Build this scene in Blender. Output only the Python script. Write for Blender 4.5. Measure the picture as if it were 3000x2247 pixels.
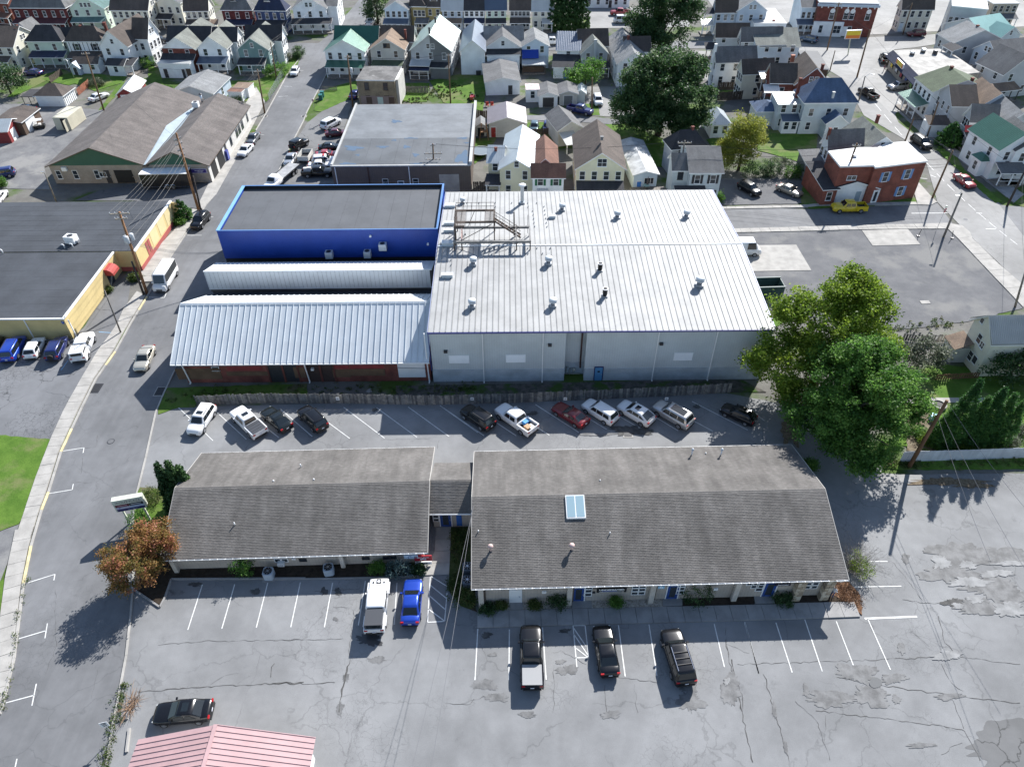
import bpy, math, random
import numpy as np
from mathutils import Vector, Matrix
R = math.radians
rnd = random.Random(7)
for _o in list(bpy.data.objects): bpy.data.objects.remove(_o)
SC = bpy.context.scene
COL = SC.collection

# ------------------------------------------------------------------ camera
CAM_H, FOC, PITCH, ROLL = 61.0, 2130.0, R(41.76), -0.0089
_fw = Vector((0, math.cos(PITCH), -math.sin(PITCH)))
_r0 = Vector((1, 0, 0)); _u0 = _r0.cross(_fw)
_rt = (_r0*math.cos(ROLL) + _u0*math.sin(ROLL)).normalized()
_up = _rt.cross(_fw)
cam = bpy.data.cameras.new('camera')
cam.sensor_fit = 'HORIZONTAL'; cam.sensor_width = 36.0
cam.lens = FOC/3000*36.0; cam.clip_start = .5; cam.clip_end = 3000
camo = bpy.data.objects.new('camera', cam); COL.objects.link(camo)
m = Matrix((_rt, _up, -_fw)).transposed().to_4x4(); m.translation = (0, 0, CAM_H)
camo.matrix_world = m
SC.camera = camo

# ------------------------------------------------------------------ light
SUN_AZ, SUN_EL = R(31.0), R(37.0)        # azimuth from +y towards +x
wd = bpy.data.worlds.new('World'); SC.world = wd; wd.use_nodes = True
wn = wd.node_tree; bg = wn.nodes['Background']
sk = wn.nodes.new('ShaderNodeTexSky'); sk.sky_type = 'NISHITA'; sk.sun_disc = False
sk.sun_elevation = SUN_EL; sk.sun_rotation = SUN_AZ; sk.altitude = 150
sk.air_density = 1.0; sk.dust_density = .6; sk.ozone_density = 1.0
wn.links.new(sk.outputs[0], bg.inputs[0]); bg.inputs[1].default_value = .10
sl = bpy.data.lights.new('sun', 'SUN'); sl.energy = 5.0; sl.angle = R(.55); sl.color = (1, .98, .95)
so = bpy.data.objects.new('sun', sl); COL.objects.link(so)
_sd = Vector((math.sin(SUN_AZ)*math.cos(SUN_EL), math.cos(SUN_AZ)*math.cos(SUN_EL), math.sin(SUN_EL)))
so.rotation_euler = _sd.to_track_quat('Z', 'Y').to_euler(); so.location = (60, 60, 120)
SC.view_settings.view_transform = 'Standard'; SC.view_settings.look = 'None'
SC.view_settings.gamma = 1; SC.view_settings.use_curve_mapping = False
SC.view_settings.exposure = .86
SC.render.engine = 'CYCLES'

# ------------------------------------------------------------------ measuring: photo pixel -> point of the place
ZO = {'a1': (0, 0, .339), 'a2': (750, 0, .339), 'a3': (1500, 0, .339), 'a4': (2250, 0, .339),
      'b1': (0, 400, .3621), 'b2': (600, 400, .3621), 'b3': (1300, 300, .4295), 'b4': (2100, 300, .4225),
      'c1': (0, 950, .4069), 'c2': (500, 950, .4069), 'c3': (1250, 950, .4521), 'c4': (2100, 850, .4527),
      'd1': (0, 1550, .4206), 'd2': (800, 1500, .3621), 'd3': (1350, 1400, .4225), 'd4': (2100, 1550, .4206),
      'f': (0, 0, 1.0)}
def ray(zn, x, y):
    a, b, s = ZO[zn]
    u, v = a+x*s, b+y*s
    return _fw + _rt*((u-1500)/FOC) - _up*((v-1123.5)/FOC)
def P(zn, x, y, z=0.0):
    d = ray(zn, x, y); t = (z-CAM_H)/d.z
    return Vector((d.x*t, d.y*t, z))
def PY(zn, x, y, Y):
    d = ray(zn, x, y); t = Y/d.y
    return Vector((d.x*t, Y, CAM_H+d.z*t))

# ------------------------------------------------------------------ mesh collecting
class MB:
    def __init__(s): s.v = []; s.f = []; s.m = []
    def quad(s, a, b, c, d, m=0):
        n = len(s.v); s.v += [tuple(a), tuple(b), tuple(c), tuple(d)]; s.f.append((n, n+1, n+2, n+3)); s.m.append(m); return s
    def poly(s, pts, m=0):
        n = len(s.v); s.v += [tuple(p) for p in pts]; s.f.append(tuple(range(n, n+len(pts)))); s.m.append(m); return s
    def box(s, x0, x1, y0, y1, z0, z1, m=0, mt=None):
        if x1 < x0: x0, x1 = x1, x0
        if y1 < y0: y0, y1 = y1, y0
        n = len(s.v)
        s.v += [(x0,y0,z0),(x1,y0,z0),(x1,y1,z0),(x0,y1,z0),(x0,y0,z1),(x1,y0,z1),(x1,y1,z1),(x0,y1,z1)]
        for f in ((0,3,2,1),(4,5,6,7),(0,1,5,4),(1,2,6,5),(2,3,7,6),(3,0,4,7)):
            s.f.append(tuple(n+i for i in f)); s.m.append(m)
        if mt is not None: s.m[-5] = mt
        return s
    def prism(s, pts, z0, z1, m=0, mt=None):           # pts ccw from above
        n = len(s.v); k = len(pts)
        s.v += [(p[0], p[1], z0) for p in pts] + [(p[0], p[1], z1) for p in pts]
        s.f.append(tuple(n+i for i in reversed(range(k)))); s.m.append(m)
        s.f.append(tuple(n+k+i for i in range(k))); s.m.append(m if mt is None else mt)
        for i in range(k):
            j = (i+1) % k; s.f.append((n+i, n+j, n+k+j, n+k+i)); s.m.append(m)
        return s
    def slab(s, top, th, m=0, ms=None):                # top: ccw pts in 3d, extruded down by th
        n = len(s.v); k = len(top)
        s.v += [tuple(p) for p in top] + [(p[0], p[1], p[2]-th) for p in top]
        ms = m if ms is None else ms
        s.f.append(tuple(n+i for i in range(k))); s.m.append(m)
        s.f.append(tuple(n+k+i for i in reversed(range(k)))); s.m.append(ms)
        for i in range(k):
            j = (i+1) % k; s.f.append((n+i, n+k+i, n+k+j, n+j)); s.m.append(ms)
        return s
    def bar(s, a, b, w, h=None, m=0):                  # rectangular bar from a to b
        a = Vector(a); b = Vector(b); h = w if h is None else h
        d = (b-a).normalized(); u = Vector((0,0,1)) if abs(d.z) < .95 else Vector((1,0,0))
        x = d.cross(u).normalized()*(w/2); y = x.cross(d).normalized()*(h/2)
        n = len(s.v)
        for p in (a, b):
            for q in (-x-y, x-y, x+y, -x+y): s.v.append(tuple(p+q))
        for f in ((0,1,2,3),(7,6,5,4),(0,4,5,1),(1,5,6,2),(2,6,7,3),(3,7,4,0)):
            s.f.append(tuple(n+i for i in f)); s.m.append(m)
        return s
    def tube(s, pts, rs, k=8, m=0, cap=True):
        pts = [Vector(p) for p in pts]
        if not hasattr(rs, '__len__'): rs = [rs]*len(pts)
        n = len(s.v)
        for i, p in enumerate(pts):
            d = (pts[min(i+1, len(pts)-1)]-pts[max(i-1, 0)])
            d = d.normalized() if d.length > 1e-9 else Vector((0,0,1))
            u = Vector((0,0,1)) if abs(d.z) < .9 else Vector((1,0,0))
            x = d.cross(u).normalized(); y = d.cross(x)
            for j in range(k):
                t = 2*math.pi*j/k; s.v.append(tuple(p + (x*math.cos(t)+y*math.sin(t))*rs[i]))
        for i in range(len(pts)-1):
            for j in range(k):
                a = n+i*k+j; b = n+i*k+(j+1) % k; s.f.append((a, a+k, b+k, b)); s.m.append(m)
        if cap:
            s.f.append(tuple(n+j for j in range(k))); s.m.append(m)
            s.f.append(tuple(n+(len(pts)-1)*k+j for j in reversed(range(k)))); s.m.append(m)
        return s
    def lathe(s, prof, c=(0,0,0), k=12, m=0):          # prof: (r,z) upwards
        n = len(s.v)
        for r, z in prof:
            for j in range(k):
                t = 2*math.pi*j/k; s.v.append((c[0]+r*math.cos(t), c[1]+r*math.sin(t), c[2]+z))
        for i in range(len(prof)-1):
            for j in range(k):
                a = n+i*k+j; b = n+i*k+(j+1) % k; s.f.append((a, b, b+k, a+k)); s.m.append(m)
        s.f.append(tuple(n+j for j in reversed(range(k)))); s.m.append(m)
        s.f.append(tuple(n+(len(prof)-1)*k+j for j in range(k))); s.m.append(m)
        return s
    def mesh(s, name, mats, smooth=False):
        me = bpy.data.meshes.new(name); me.from_pydata(s.v, [], s.f)
        for q in (mats if isinstance(mats, (list, tuple)) else [mats]): me.materials.append(q)
        if any(s.m): me.polygons.foreach_set('material_index', s.m)
        if smooth: me.polygons.foreach_set('use_smooth', [True]*len(s.f))
        metric_uv(me); me.update(); return me
    def build(s, name, mats, parent=None, smooth=False, **k):
        return put(s.mesh(name, mats, smooth), name, parent, **k)

def metric_uv(me):
    np_ = len(me.polygons)
    if not np_: return
    nl = len(me.loops)
    nr = np.empty(np_*3, 'f'); me.polygons.foreach_get('normal', nr); nr = nr.reshape(-1, 3)
    lt = np.empty(np_, 'i'); me.polygons.foreach_get('loop_total', lt)
    vi = np.empty(nl, 'i'); me.loops.foreach_get('vertex_index', vi)
    co = np.empty(len(me.vertices)*3, 'f'); me.vertices.foreach_get('co', co); co = co.reshape(-1, 3)
    t = np.stack([-nr[:, 1], nr[:, 0], np.zeros(np_)], 1)
    ln = np.linalg.norm(t, axis=1); flat = ln < .02
    t[flat] = (1, 0, 0); ln[flat] = 1; t /= ln[:, None]
    b = np.cross(nr, t)
    pi = np.repeat(np.arange(np_), lt); p = co[vi]
    uv = np.stack([(p*t[pi]).sum(1), (p*b[pi]).sum(1)], 1).astype('f')
    me.uv_layers.new(name='m').data.foreach_set('uv', uv.ravel())

def put(me, name, parent=None, loc=None, rot=None, scale=None, mat=None):
    o = bpy.data.objects.new(name, me); COL.objects.link(o)
    if parent is not None: o.parent = parent
    if loc is not None: o.location = loc
    if rot is not None: o.rotation_euler = rot if hasattr(rot, '__len__') else (0, 0, rot)
    if scale is not None: o.scale = scale if hasattr(scale, '__len__') else (scale,)*3
    if mat is not None:
        for i, q in enumerate(mat if isinstance(mat, (list, tuple)) else [mat]):
            if q is not None: o.material_slots[i].link = 'OBJECT'; o.material_slots[i].material = q
    return o
def thing(name, label, cat, loc=(0,0,0), rz=0.0, group=None):
    o = bpy.data.objects.new(name, None); COL.objects.link(o); o.empty_display_size = .3
    o.location = loc; o.rotation_euler = (0, 0, rz)
    return tag(o, label, cat, group)
def tag(o, label, cat, group=None):
    o['label'] = label; o['category'] = cat
    if group: o['group'] = group
    return o
def struct(o, kind='structure', label=None):
    o['kind'] = kind
    if label: o['label'] = label
    return o

# ------------------------------------------------------------------ materials
_M = {}
def _nodes(name):
    q = bpy.data.materials.new(name); q.use_nodes = True
    nt = q.node_tree; b = nt.nodes['Principled BSDF']; return q, nt, b
def N(nt, typ, ins=None, **props):
    n = nt.nodes.new('ShaderNode'+typ)
    for k, v in props.items(): setattr(n, k, v)
    for k, v in (ins or {}).items():
        if isinstance(v, bpy.types.NodeSocket): nt.links.new(v, n.inputs[k])
        else: n.inputs[k].default_value = v
    return n
def c4(c): return (c[0], c[1], c[2], 1)
def noise(nt, vec, scale, det=3, rough=.55):
    return N(nt, 'TexNoise', {'Vector': vec, 'Scale': scale, 'Detail': det, 'Roughness': rough}).outputs['Fac']
def ramp(nt, fac, p0, p1, v0=0.0, v1=1.0):
    n = N(nt, 'MapRange', {0: fac, 1: p0, 2: p1, 3: v0, 4: v1}, interpolation_type='SMOOTHSTEP'); return n.outputs[0]
def mth(nt, op, a, b=0.0):
    return N(nt, 'Math', {0: a, 1: b}, operation=op).outputs[0]
def mixc(nt, fac, a, b, mode='MIX'):
    n = N(nt, 'Mix', {0: fac}, data_type='RGBA', blend_type=mode)
    for i, v in ((6, a), (7, b)):
        if isinstance(v, bpy.types.NodeSocket): nt.links.new(v, n.inputs[i])
        else: n.inputs[i].default_value = v if len(v) == 4 else c4(v)
    return n.outputs[2]
def mat(name, col, rough=.8, var=.14, ns=.5, fine=.08, fs=9.0, pat=None, metal=0.0, coat=0.0, per=.15, w=.3, dark=.6, bump=.5, spec=None, stain=0.0, stainc=(.05,.045,.04), streak=0.0):
    if name in _M: return _M[name]
    q, nt, b = _nodes(name); _M[name] = q
    pos = N(nt, 'NewGeometry').outputs['Position']; uv = N(nt, 'TexCoord').outputs['UV']
    c = None
    n1 = noise(nt, pos, ns, 4); n2 = noise(nt, pos, fs, 3)
    f = mth(nt, 'ADD', ramp(nt, n1, .3, .7, 1-var, 1+var), mth(nt, 'MULTIPLY', mth(nt, 'SUBTRACT', n2, .5), fine*2))
    col_ = N(nt, 'VectorMath', {0: col[:3], 'Scale': f}, operation='SCALE').outputs[0]
    h = None
    if streak:
        sv = N(nt, 'Mapping', {'Vector': uv, 'Scale': (.9, .13, 1)}).outputs[0]
        col_ = N(nt, 'VectorMath', {0: col_, 'Scale': ramp(nt, noise(nt, sv, 1.0, 5, .65), .3, .7, 1-streak, 1+streak)}, operation='SCALE').outputs[0]
    if pat in ('siding', 'course'):
        y = N(nt, 'SeparateXYZ', {0: uv}).outputs[1]
        fr = mth(nt, 'FRACT', mth(nt, 'DIVIDE', y, per))
        d = ramp(nt, fr, .0, .16, dark, 1.0)
        col_ = N(nt, 'VectorMath', {0: col_, 'Scale': d}, operation='SCALE').outputs[0]; h = mth(nt, 'SUBTRACT', 1.0, fr)
    elif pat in ('rib', 'vboard'):
        x = N(nt, 'SeparateXYZ', {0: uv}).outputs[0]
        fr = mth(nt, 'ABSOLUTE', mth(nt, 'SUBTRACT', mth(nt, 'FRACT', mth(nt, 'DIVIDE', x, per)), .5))
        h = ramp(nt, fr, .38, .46, 0, 1) if pat == 'rib' else ramp(nt, fr, .44, .49, 1, 0)
        d = ramp(nt, fr, .43, .5, 1.0, dark)
        col_ = N(nt, 'VectorMath', {0: col_, 'Scale': d}, operation='SCALE').outputs[0]
    elif pat in ('brick', 'shingle', 'block'):
        bt = N(nt, 'TexBrick', {'Vector': uv, 'Color1': (1,1,1,1), 'Color2': (.78,.78,.8,1) if pat != 'block' else (.92,.92,.92,1), 'Mortar': (dark,)*3+(1,),
               'Scale': 1.0, 'Mortar Size': .012 if pat != 'shingle' else .016, 'Mortar Smooth': .2, 'Brick Width': w, 'Row Height': per}, offset=.5)
        col_ = N(nt, 'VectorMath', {0: col_, 1: bt.outputs[0]}, operation='MULTIPLY').outputs[0]
        h = mth(nt, 'SUBTRACT', 1.0, bt.outputs[1])
    if stain:
        st = ramp(nt, noise(nt, pos, .9, 6, .7), .56, .72, 0, stain)
        col_ = mixc(nt, st, col_, stainc)
    nt.links.new(col_, b.inputs['Base Color'])
    b.inputs['Roughness'].default_value = rough; b.inputs['Metallic'].default_value = metal
    if coat: b.inputs['Coat Weight'].default_value = coat; b.inputs['Coat Roughness'].default_value = .10
    if spec is not None: b.inputs['Specular IOR Level'].default_value = spec
    if h is not None and bump:
        bp = N(nt, 'Bump', {'Strength': bump, 'Distance': .02, 'Height': h}); nt.links.new(bp.outputs[0], b.inputs['Normal'])
    elif bump and fine > .1:
        bp = N(nt, 'Bump', {'Strength': bump*.5, 'Distance': .02, 'Height': n2}); nt.links.new(bp.outputs[0], b.inputs['Normal'])
    return q
def asphalt(name, col, cracks=.6, patch=.5, stain=.4, gran=.1, streak=0.0):
    if name in _M: return _M[name]
    q, nt, b = _nodes(name); _M[name] = q
    pos = N(nt, 'NewGeometry').outputs['Position']
    big = ramp(nt, noise(nt, pos, .09, 5, .6), .3, .7, .80, 1.18)
    mid = ramp(nt, noise(nt, pos, .7, 4, .6), .25, .75, .93, 1.07)
    fin = mth(nt, 'ADD', 1.0, mth(nt, 'MULTIPLY', mth(nt, 'SUBTRACT', noise(nt, pos, 14, 3), .5), gran*2))
    v = mth(nt, 'MULTIPLY', mth(nt, 'MULTIPLY', big, mid), fin)
    wv = N(nt, 'VectorMath', {0: pos, 1: N(nt, 'VectorMath', {0: N(nt, 'TexNoise', {'Vector': pos, 'Scale': .8, 'Detail': 4}).outputs['Color'], 'Scale': 1.6}, operation='SCALE').outputs[0]}, operation='ADD').outputs[0]
    ck = 1.0
    for sc, wid, lo, hi in ((.13, .011, .40, .52), (1.5, .05, .53, .60)):
        vo = N(nt, 'TexVoronoi', {'Vector': wv, 'Scale': sc}, feature='DISTANCE_TO_EDGE').outputs['Distance']
        line = ramp(nt, vo, 0, wid, 1, 0)
        msk = ramp(nt, noise(nt, pos, .12 if sc < .5 else .1, 3), lo, hi)
        ck = mth(nt, 'SUBTRACT', ck, mth(nt, 'MULTIPLY', mth(nt, 'MULTIPLY', line, msk), cracks))
    ck = mth(nt, 'MAXIMUM', ck, .35)
    v = mth(nt, 'MULTIPLY', v, ck)
    st = ramp(nt, noise(nt, pos, .33, 8, .75), .58, .74, 1, 1-stain)
    v = mth(nt, 'MULTIPLY', v, st)
    if streak:
        sv = N(nt, 'Mapping', {'Vector': pos, 'Scale': (1.3, .03, 1), 'Rotation': (0, 0, R(22))}).outputs[0]
        v = mth(nt, 'MULTIPLY', v, ramp(nt, noise(nt, sv, 1.0, 3), .3, .7, 1-streak, 1+streak*.6))
    nt.links.new(N(nt, 'VectorMath', {0: col, 'Scale': v}, operation='SCALE').outputs[0], b.inputs['Base Color'])
    b.inputs['Roughness'].default_value = .82; b.inputs['Specular IOR Level'].default_value = .35
    bp = N(nt, 'Bump', {'Strength': .25, 'Distance': .01, 'Height': noise(nt, pos, 22, 2)}); nt.links.new(bp.outputs[0], b.inputs['Normal'])
    return q
def ground_mat(name, c1, c2, scale=.5, lo=.4, hi=.6, c3=None, fine=.3, fs=11):
    if name in _M: return _M[name]
    q, nt, b = _nodes(name); _M[name] = q
    pos = N(nt, 'NewGeometry').outputs['Position']
    c = mixc(nt, ramp(nt, noise(nt, pos, scale, 6, .65), lo, hi), c1, c2)
    if c3: c = mixc(nt, ramp(nt, noise(nt, pos, scale*.33, 5, .6), .5, .62), c, c3)
    f = mth(nt, 'ADD', 1.0, mth(nt, 'MULTIPLY', mth(nt, 'SUBTRACT', noise(nt, pos, fs, 4, .7), .5), fine*2))
    nt.links.new(N(nt, 'VectorMath', {0: c, 'Scale': f}, operation='SCALE').outputs[0], b.inputs['Base Color'])
    b.inputs['Roughness'].default_value = .95; b.inputs['Specular IOR Level'].default_value = .2
    bp = N(nt, 'Bump', {'Strength': .6, 'Distance': .04, 'Height': noise(nt, pos, fs, 3)}); nt.links.new(bp.outputs[0], b.inputs['Normal'])
    return q
def flat(name, col, rough=.5, metal=0, coat=0, emit=0, spec=None):
    if name in _M: return _M[name]
    q, nt, b = _nodes(name); _M[name] = q
    b.inputs['Base Color'].default_value = c4(col); b.inputs['Roughness'].default_value = rough; b.inputs['Metallic'].default_value = metal
    if coat: b.inputs['Coat Weight'].default_value = coat; b.inputs['Coat Roughness'].default_value = .05
    if spec is not None: b.inputs['Specular IOR Level'].default_value = spec
    return q
def leafmat(name, c1, c2, c3=None, trans=.35):
    if name in _M: return _M[name]
    q, nt, b = _nodes(name); _M[name] = q
    a = N(nt, 'Attribute', attribute_name='tint').outputs['Fac']
    c = mixc(nt, ramp(nt, a, .0, .8), c1, c2)
    if c3: c = mixc(nt, ramp(nt, a, .6, .95), c, c3)
    nt.links.new(c, b.inputs['Base Color']); b.inputs['Roughness'].default_value = .55; b.inputs['Specular IOR Level'].default_value = .3
    tr = N(nt, 'BsdfTranslucent', {'Color': N(nt, 'VectorMath', {0: c, 'Scale': 1.3}, operation='SCALE').outputs[0]})
    mx = N(nt, 'MixShader', {0: trans}); nt.links.new(b.outputs[0], mx.inputs[1]); nt.links.new(tr.outputs[0], mx.inputs[2])
    nt.links.new(mx.outputs[0], nt.nodes['Material Output'].inputs['Surface'])
    return q
GLASS = flat('window_glass', (.035, .042, .05), .07, spec=.7)
CGLASS = flat('car_glass', (.012, .016, .018), .04, spec=.8)
WHITE = mat('white_trim', (.80, .80, .79), .5, .05)
BLACK = flat('black_rubber', (.012, .012, .013), .7)
STEEL = flat('galvanised', (.55, .57, .6), .35, .8)
DARKM = flat('dark_metal', (.05, .05, .055), .5, .3)
CHROME = flat('chrome', (.7, .7, .72), .15, 1)
WOODP = mat('pole_wood', (.17, .105, .06), .9, .25, 1.5, .2)
WOODG = mat('grey_wood', (.19, .17, .15), .9, .35, 2.5, .25)
CONC = mat('concrete', (.35, .335, .31), .9, .14, .7, .12, 12, stain=.25, stainc=(.25,.23,.2))
CONCG = mat('concrete_grey', (.27, .265, .26), .9, .14, .7, .12, 12, stain=.2, stainc=(.15,.14,.13))
LINE = mat('line_paint', (.62, .62, .60), .7, .12, 1.2, .25, 6, stain=.45, stainc=(.2,.2,.2))
YELP = mat('yellow_kerb_paint', (.60, .52, .30), .7, .2, 1.2, .2, 6, stain=.4, stainc=(.35,.33,.28))
GRASS = ground_mat('lawn', (.06, .125, .016), (.095, .17, .026), .45, .35, .65, (.14, .16, .06), .4, 7)
DIRT = ground_mat('packed_dirt', (.13, .125, .115), (.17, .165, .15), .25, .35, .65, (.065, .11, .022), .35, 9)
GRAVEL = ground_mat('gravel', (.14, .14, .145), (.19, .19, .19), .35, .35, .65, (.24, .235, .225), .35, 16)
GRAVELD = ground_mat('dark_gravel', (.125, .126, .132), (.165, .165, .168), .3, .35, .7, (.20, .197, .19), .35, 16)
MULCH = ground_mat('mulch', (.03, .022, .016), (.05, .038, .028), 2, .35, .65, None, .5, 20)
STONES = ground_mat('river_stones', (.24, .215, .18), (.46, .42, .37), 6, .35, .65, None, .6, 30)
A_LOT = asphalt('asphalt_lot', (.205, .207, .209), .22, .5, .3, .2)
A_ROAD = asphalt('asphalt_road', (.155, .157, .162), .15, .5, .12, .08, .06)
A_DARK = asphalt('asphalt_dark', (.105, .108, .115), .4, .5, .15)
# ------------------------------------------------------------------ ground, roads, pavements
def pts(zn, L, z=0.0): return [P(zn, x, y, z) for x, y in L]
def ccw(p):
    a = sum(p[i][0]*p[(i+1) % len(p)][1]-p[(i+1) % len(p)][0]*p[i][1] for i in range(len(p)))
    return p if a > 0 else list(reversed(p))
_sheetn = [0]
def sheet(name, p, z, m, kind='structure', parent=None, th=.03):
    p = ccw(p); _sheetn[0] += 1; z += .0004*_sheetn[0]
    if th <= .001: b = MB().poly([(q[0], q[1], z) for q in p])
    else: b = MB().prism([(q[0], q[1]) for q in p], z-th, z)
    o = b.build(name, m, parent)
    if parent is None: o['kind'] = kind
    return o
def rough_edge(p, step=.6, amp=.12, seed=1):
    r = random.Random(seed); out = []
    for i in range(len(p)):
        a = Vector(p[i][:2]); b = Vector(p[(i+1) % len(p)][:2]); n = max(1, int((b-a).length/step))
        d = (b-a); nr = Vector((-d.y, d.x)); nr = nr.normalized() if nr.length else nr
        for k in range(n):
            q = a+d*(k/n)+nr*(r.uniform(-amp, amp) if k else 0); out.append((q.x, q.y))
    return out
sheet('ground', [(-700,-60),(700,-60),(700,1500),(-700,1500)], -.05, DIRT, th=.5)
# front parking lot, rear lot
sheet('parking_lot', [P('f', *q) for q in ((311,2247),(328,2139),(349,2034),(370,1920),(383,1802),(389,1731),(391,1520),(401,1446),(427,1341),(456,1210),(470,1185),(580,1192),(2130,1152),(2330,1190),(2480,1300),(2560,1390),(3200,1385),(3600,2600),(300,2600))], 0, A_LOT, th=.04)
# left street
LK = [('f',-260,3000),('f',0,2093),('d1',30,1190),('d1',100,900),('d1',165,380),('c1',225,1598),('c1',300,1340),('c1',350,1210),('c1',440,920),('c1',590,600),('c1',690,400),('c1',830,200),('c1',940,0),('b1',1190,1300),('b1',1360,1010),('b1',1500,800),('b1',1640,600),('b1',1700,500),('b1',1900,200),('a2',0,1130),('a2',90,980),('a2',270,650),('a2',400,480),('a2',600,330),('a2',720,200),('a2',830,75),('f',1062,-12)]
RK = [('f',250,2600),('f',311,2247),('f',328,2139),('f',349,2034),('f',370,1920),('f',383,1802),('f',389,1731),('f',391,1520),('f',401,1446),('f',427,1341),('f',456,1210),('f',480,1153),('f',513,1084),('f',560,985),('f',660,800),('f',745,640),('a2',200,1475),('a2',290,1280),('a2',410,1050),('a2',440,970),('a2',610,640),('a2',730,430),('a2',960,200),('a2',990,75),('f',1096,-12)]
lk = [P(*q) for q in LK]; rk = [P(*q) for q in RK]
sheet('road', lk+list(reversed(rk)), .006, A_ROAD, th=.03)
# back cross street, alley, right streets
sheet('road', [P('f',*q) for q in ((-300,118),(1000,128),(1720,124),(2400,118),(2400,140),(1720,145),(1000,166),(860,166),(-300,158))], .010, A_ROAD, th=.02)
sheet('alley', [P('f',*q) for q in ((1541,338),(1700,341),(1830,352),(2230,360),(2230,385),(1830,368),(1700,358),(1541,352))], .010, A_ROAD, th=.02)
A_PALE = asphalt('asphalt_pale', (.235,.232,.225), .2, .5, .1)
sheet('road', [P('f',*q) for q in ((3000,900),(3000,841),(2848,697),(2746,592),(2715,482),(2658,414),(2531,339),(2508,298),(2467,230),(2400,190),(2330,150),(2250,118),(2100,40),(2060,-20),(2160,-20),(2250,60),(2390,105),(2480,112),(2700,105),(2800,95),(2800,122),(2680,140),(2580,150),(2560,190),(2632,359),(2725,431),(2810,507),(2928,596),(3040,672),(3150,760),(3150,1010))], .010, A_PALE, th=.02)
sheet('side_street', [P('b4',*q) for q in ((-100,722),(700,745),(1390,712),(1530,700),(1640,850),(1500,842),(600,865),(0,885),(-200,890))], .014, A_ROAD, th=.02)
sheet('store_forecourt', [P('a4',*q) for q in ((760,430),(1100,420),(1060,470),(1000,600),(1260,760),(1180,800),(1130,960),(1080,1000),(940,860),(760,640),(560,460))], .012, asphalt('forecourt', (.27,.265,.255), .2,.5,.08), th=.02)
sheet('street_end', [P('b4',*q) for q in ((1960,712),(2300,742),(2400,860),(2130,930))], .012, A_ROAD, th=.02)
for L in (((2175,-14),(3150,-14),(3150,70),(2800,90),(2480,106),(2395,98),(2255,54)), ((1712,22),(2015,24),(2020,80),(1712,84)), ((1440,100),(1700,100),(1710,124),(1440,124)), ((2030,150),(2240,150),(2300,200),(2040,240)), ((1720,255),(1830,255),(1850,345),(1700,338)), ((2380,205),(2460,240),(2500,300),(2440,300))):
    sheet('yard_paving', [P('f',*q) for q in L], .004, A_PALE, th=.02)
# gravel lots
sheet('gravel_lot', rough_edge([P('b4',*q) for q in ((-40,910),(110,908),(1000,886),(1600,882),(1660,935),(2125,1425),(1740,1520),(1250,1580),(600,1500),(300,1420))]), .012, GRAVELD, th=.04)
sheet('gravel_yard', [P('a1',*q) for q in ((-300,900),(350,900),(600,930),(900,955),(640,1230),(380,1440),(430,1640),(-400,1620))], .002, GRAVEL, th=.04)
sheet('shop_apron', [P('b1',*q) for q in ((800,440),(1160,370),(1690,380),(1750,470),(1640,590),(1400,560),(1080,520),(600,520))], .006, A_DARK, th=.04)
sheet('side_lot', [P('b2',*q) for q in ((640,390),(720,60),(830,-110),(1010,-250),(1200,-300),(1075,100),(1010,240),(1050,395))], .004, asphalt('asphalt_side',(.15,.15,.15),.5,.5,.3), th=.04)
sheet('left_lot', [P('c1',*q) for q in ((-400,60),(540,66),(600,30),(700,-120),(960,-420),(900,-40),(845,0),(700,200),(600,370),(470,600),(365,830),(0,800),(-400,790))], .004, asphalt('asphalt_left',(.15,.153,.16),.5,.5,.12), th=.04)
sheet('gravel_verge', [P('c1',*q) for q in ((-100,1495),(0,1490),(135,1440),(95,1600),(60,1700),(0,1850),(-200,1850))], .004, GRAVEL, th=.04)
sheet('parking_yard', rough_edge([P('b4',*q) for q in ((-20,530),(600,530),(615,690),(560,705),(0,715))], 1, .2), .01, GRAVELD, th=.04)
# lawns
def lawn(zn, L, z=.05, m=GRASS): return sheet('lawn', rough_edge(pts(zn, L), .7, .1, len(L)), z, m, th=.1)
lawn('c1', ((-300,795),(0,800),(365,830),(260,1100),(160,1400),(130,1440),(0,1490),(-300,1530)))
lawn('d1', ((-200,450),(45,345),(25,480),(0,640),(-90,860),(-200,900)))
GRASSD = ground_mat('brownish_lawn', (.06,.12,.015), (.10,.15,.03), .6, .35, .65, (.12,.11,.06))  # second lawn mix, slightly browner than the main one
lawn('c1', ((1150,560),(1200,460),(1360,455),(1860,440),(2212,430),(2212,520),(1420,560),(1400,600),(1290,600),(1140,650)), .04, GRASSD)
sheet('rear_verge', [P('c3',*q) for q in ((-200,400),(860,380),(1050,375),(2050,365),(2200,440),(2000,440),(0,470),(-200,480))], .03, ground_mat('weedy_gravel',(.06,.06,.05),(.11,.1,.09),1.2,.4,.6,(.05,.09,.02)), th=.1)
for L in (((1290,560),(1420,620),(1400,700),(1420,760),(1300,740),(1280,650)), ((850,960),(1000,760),(1090,690),(1000,830),(900,940)), ((60,840),(250,690),(540,600),(760,690),(600,740),(400,700),(120,838)), ((1960,830),(2000,700),(2212,700),(2212,880),(2140,880)), ((560,700),(760,640),(1100,660),(1050,720),(820,790),(640,720))):
    lawn('a1', L, .03)
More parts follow.
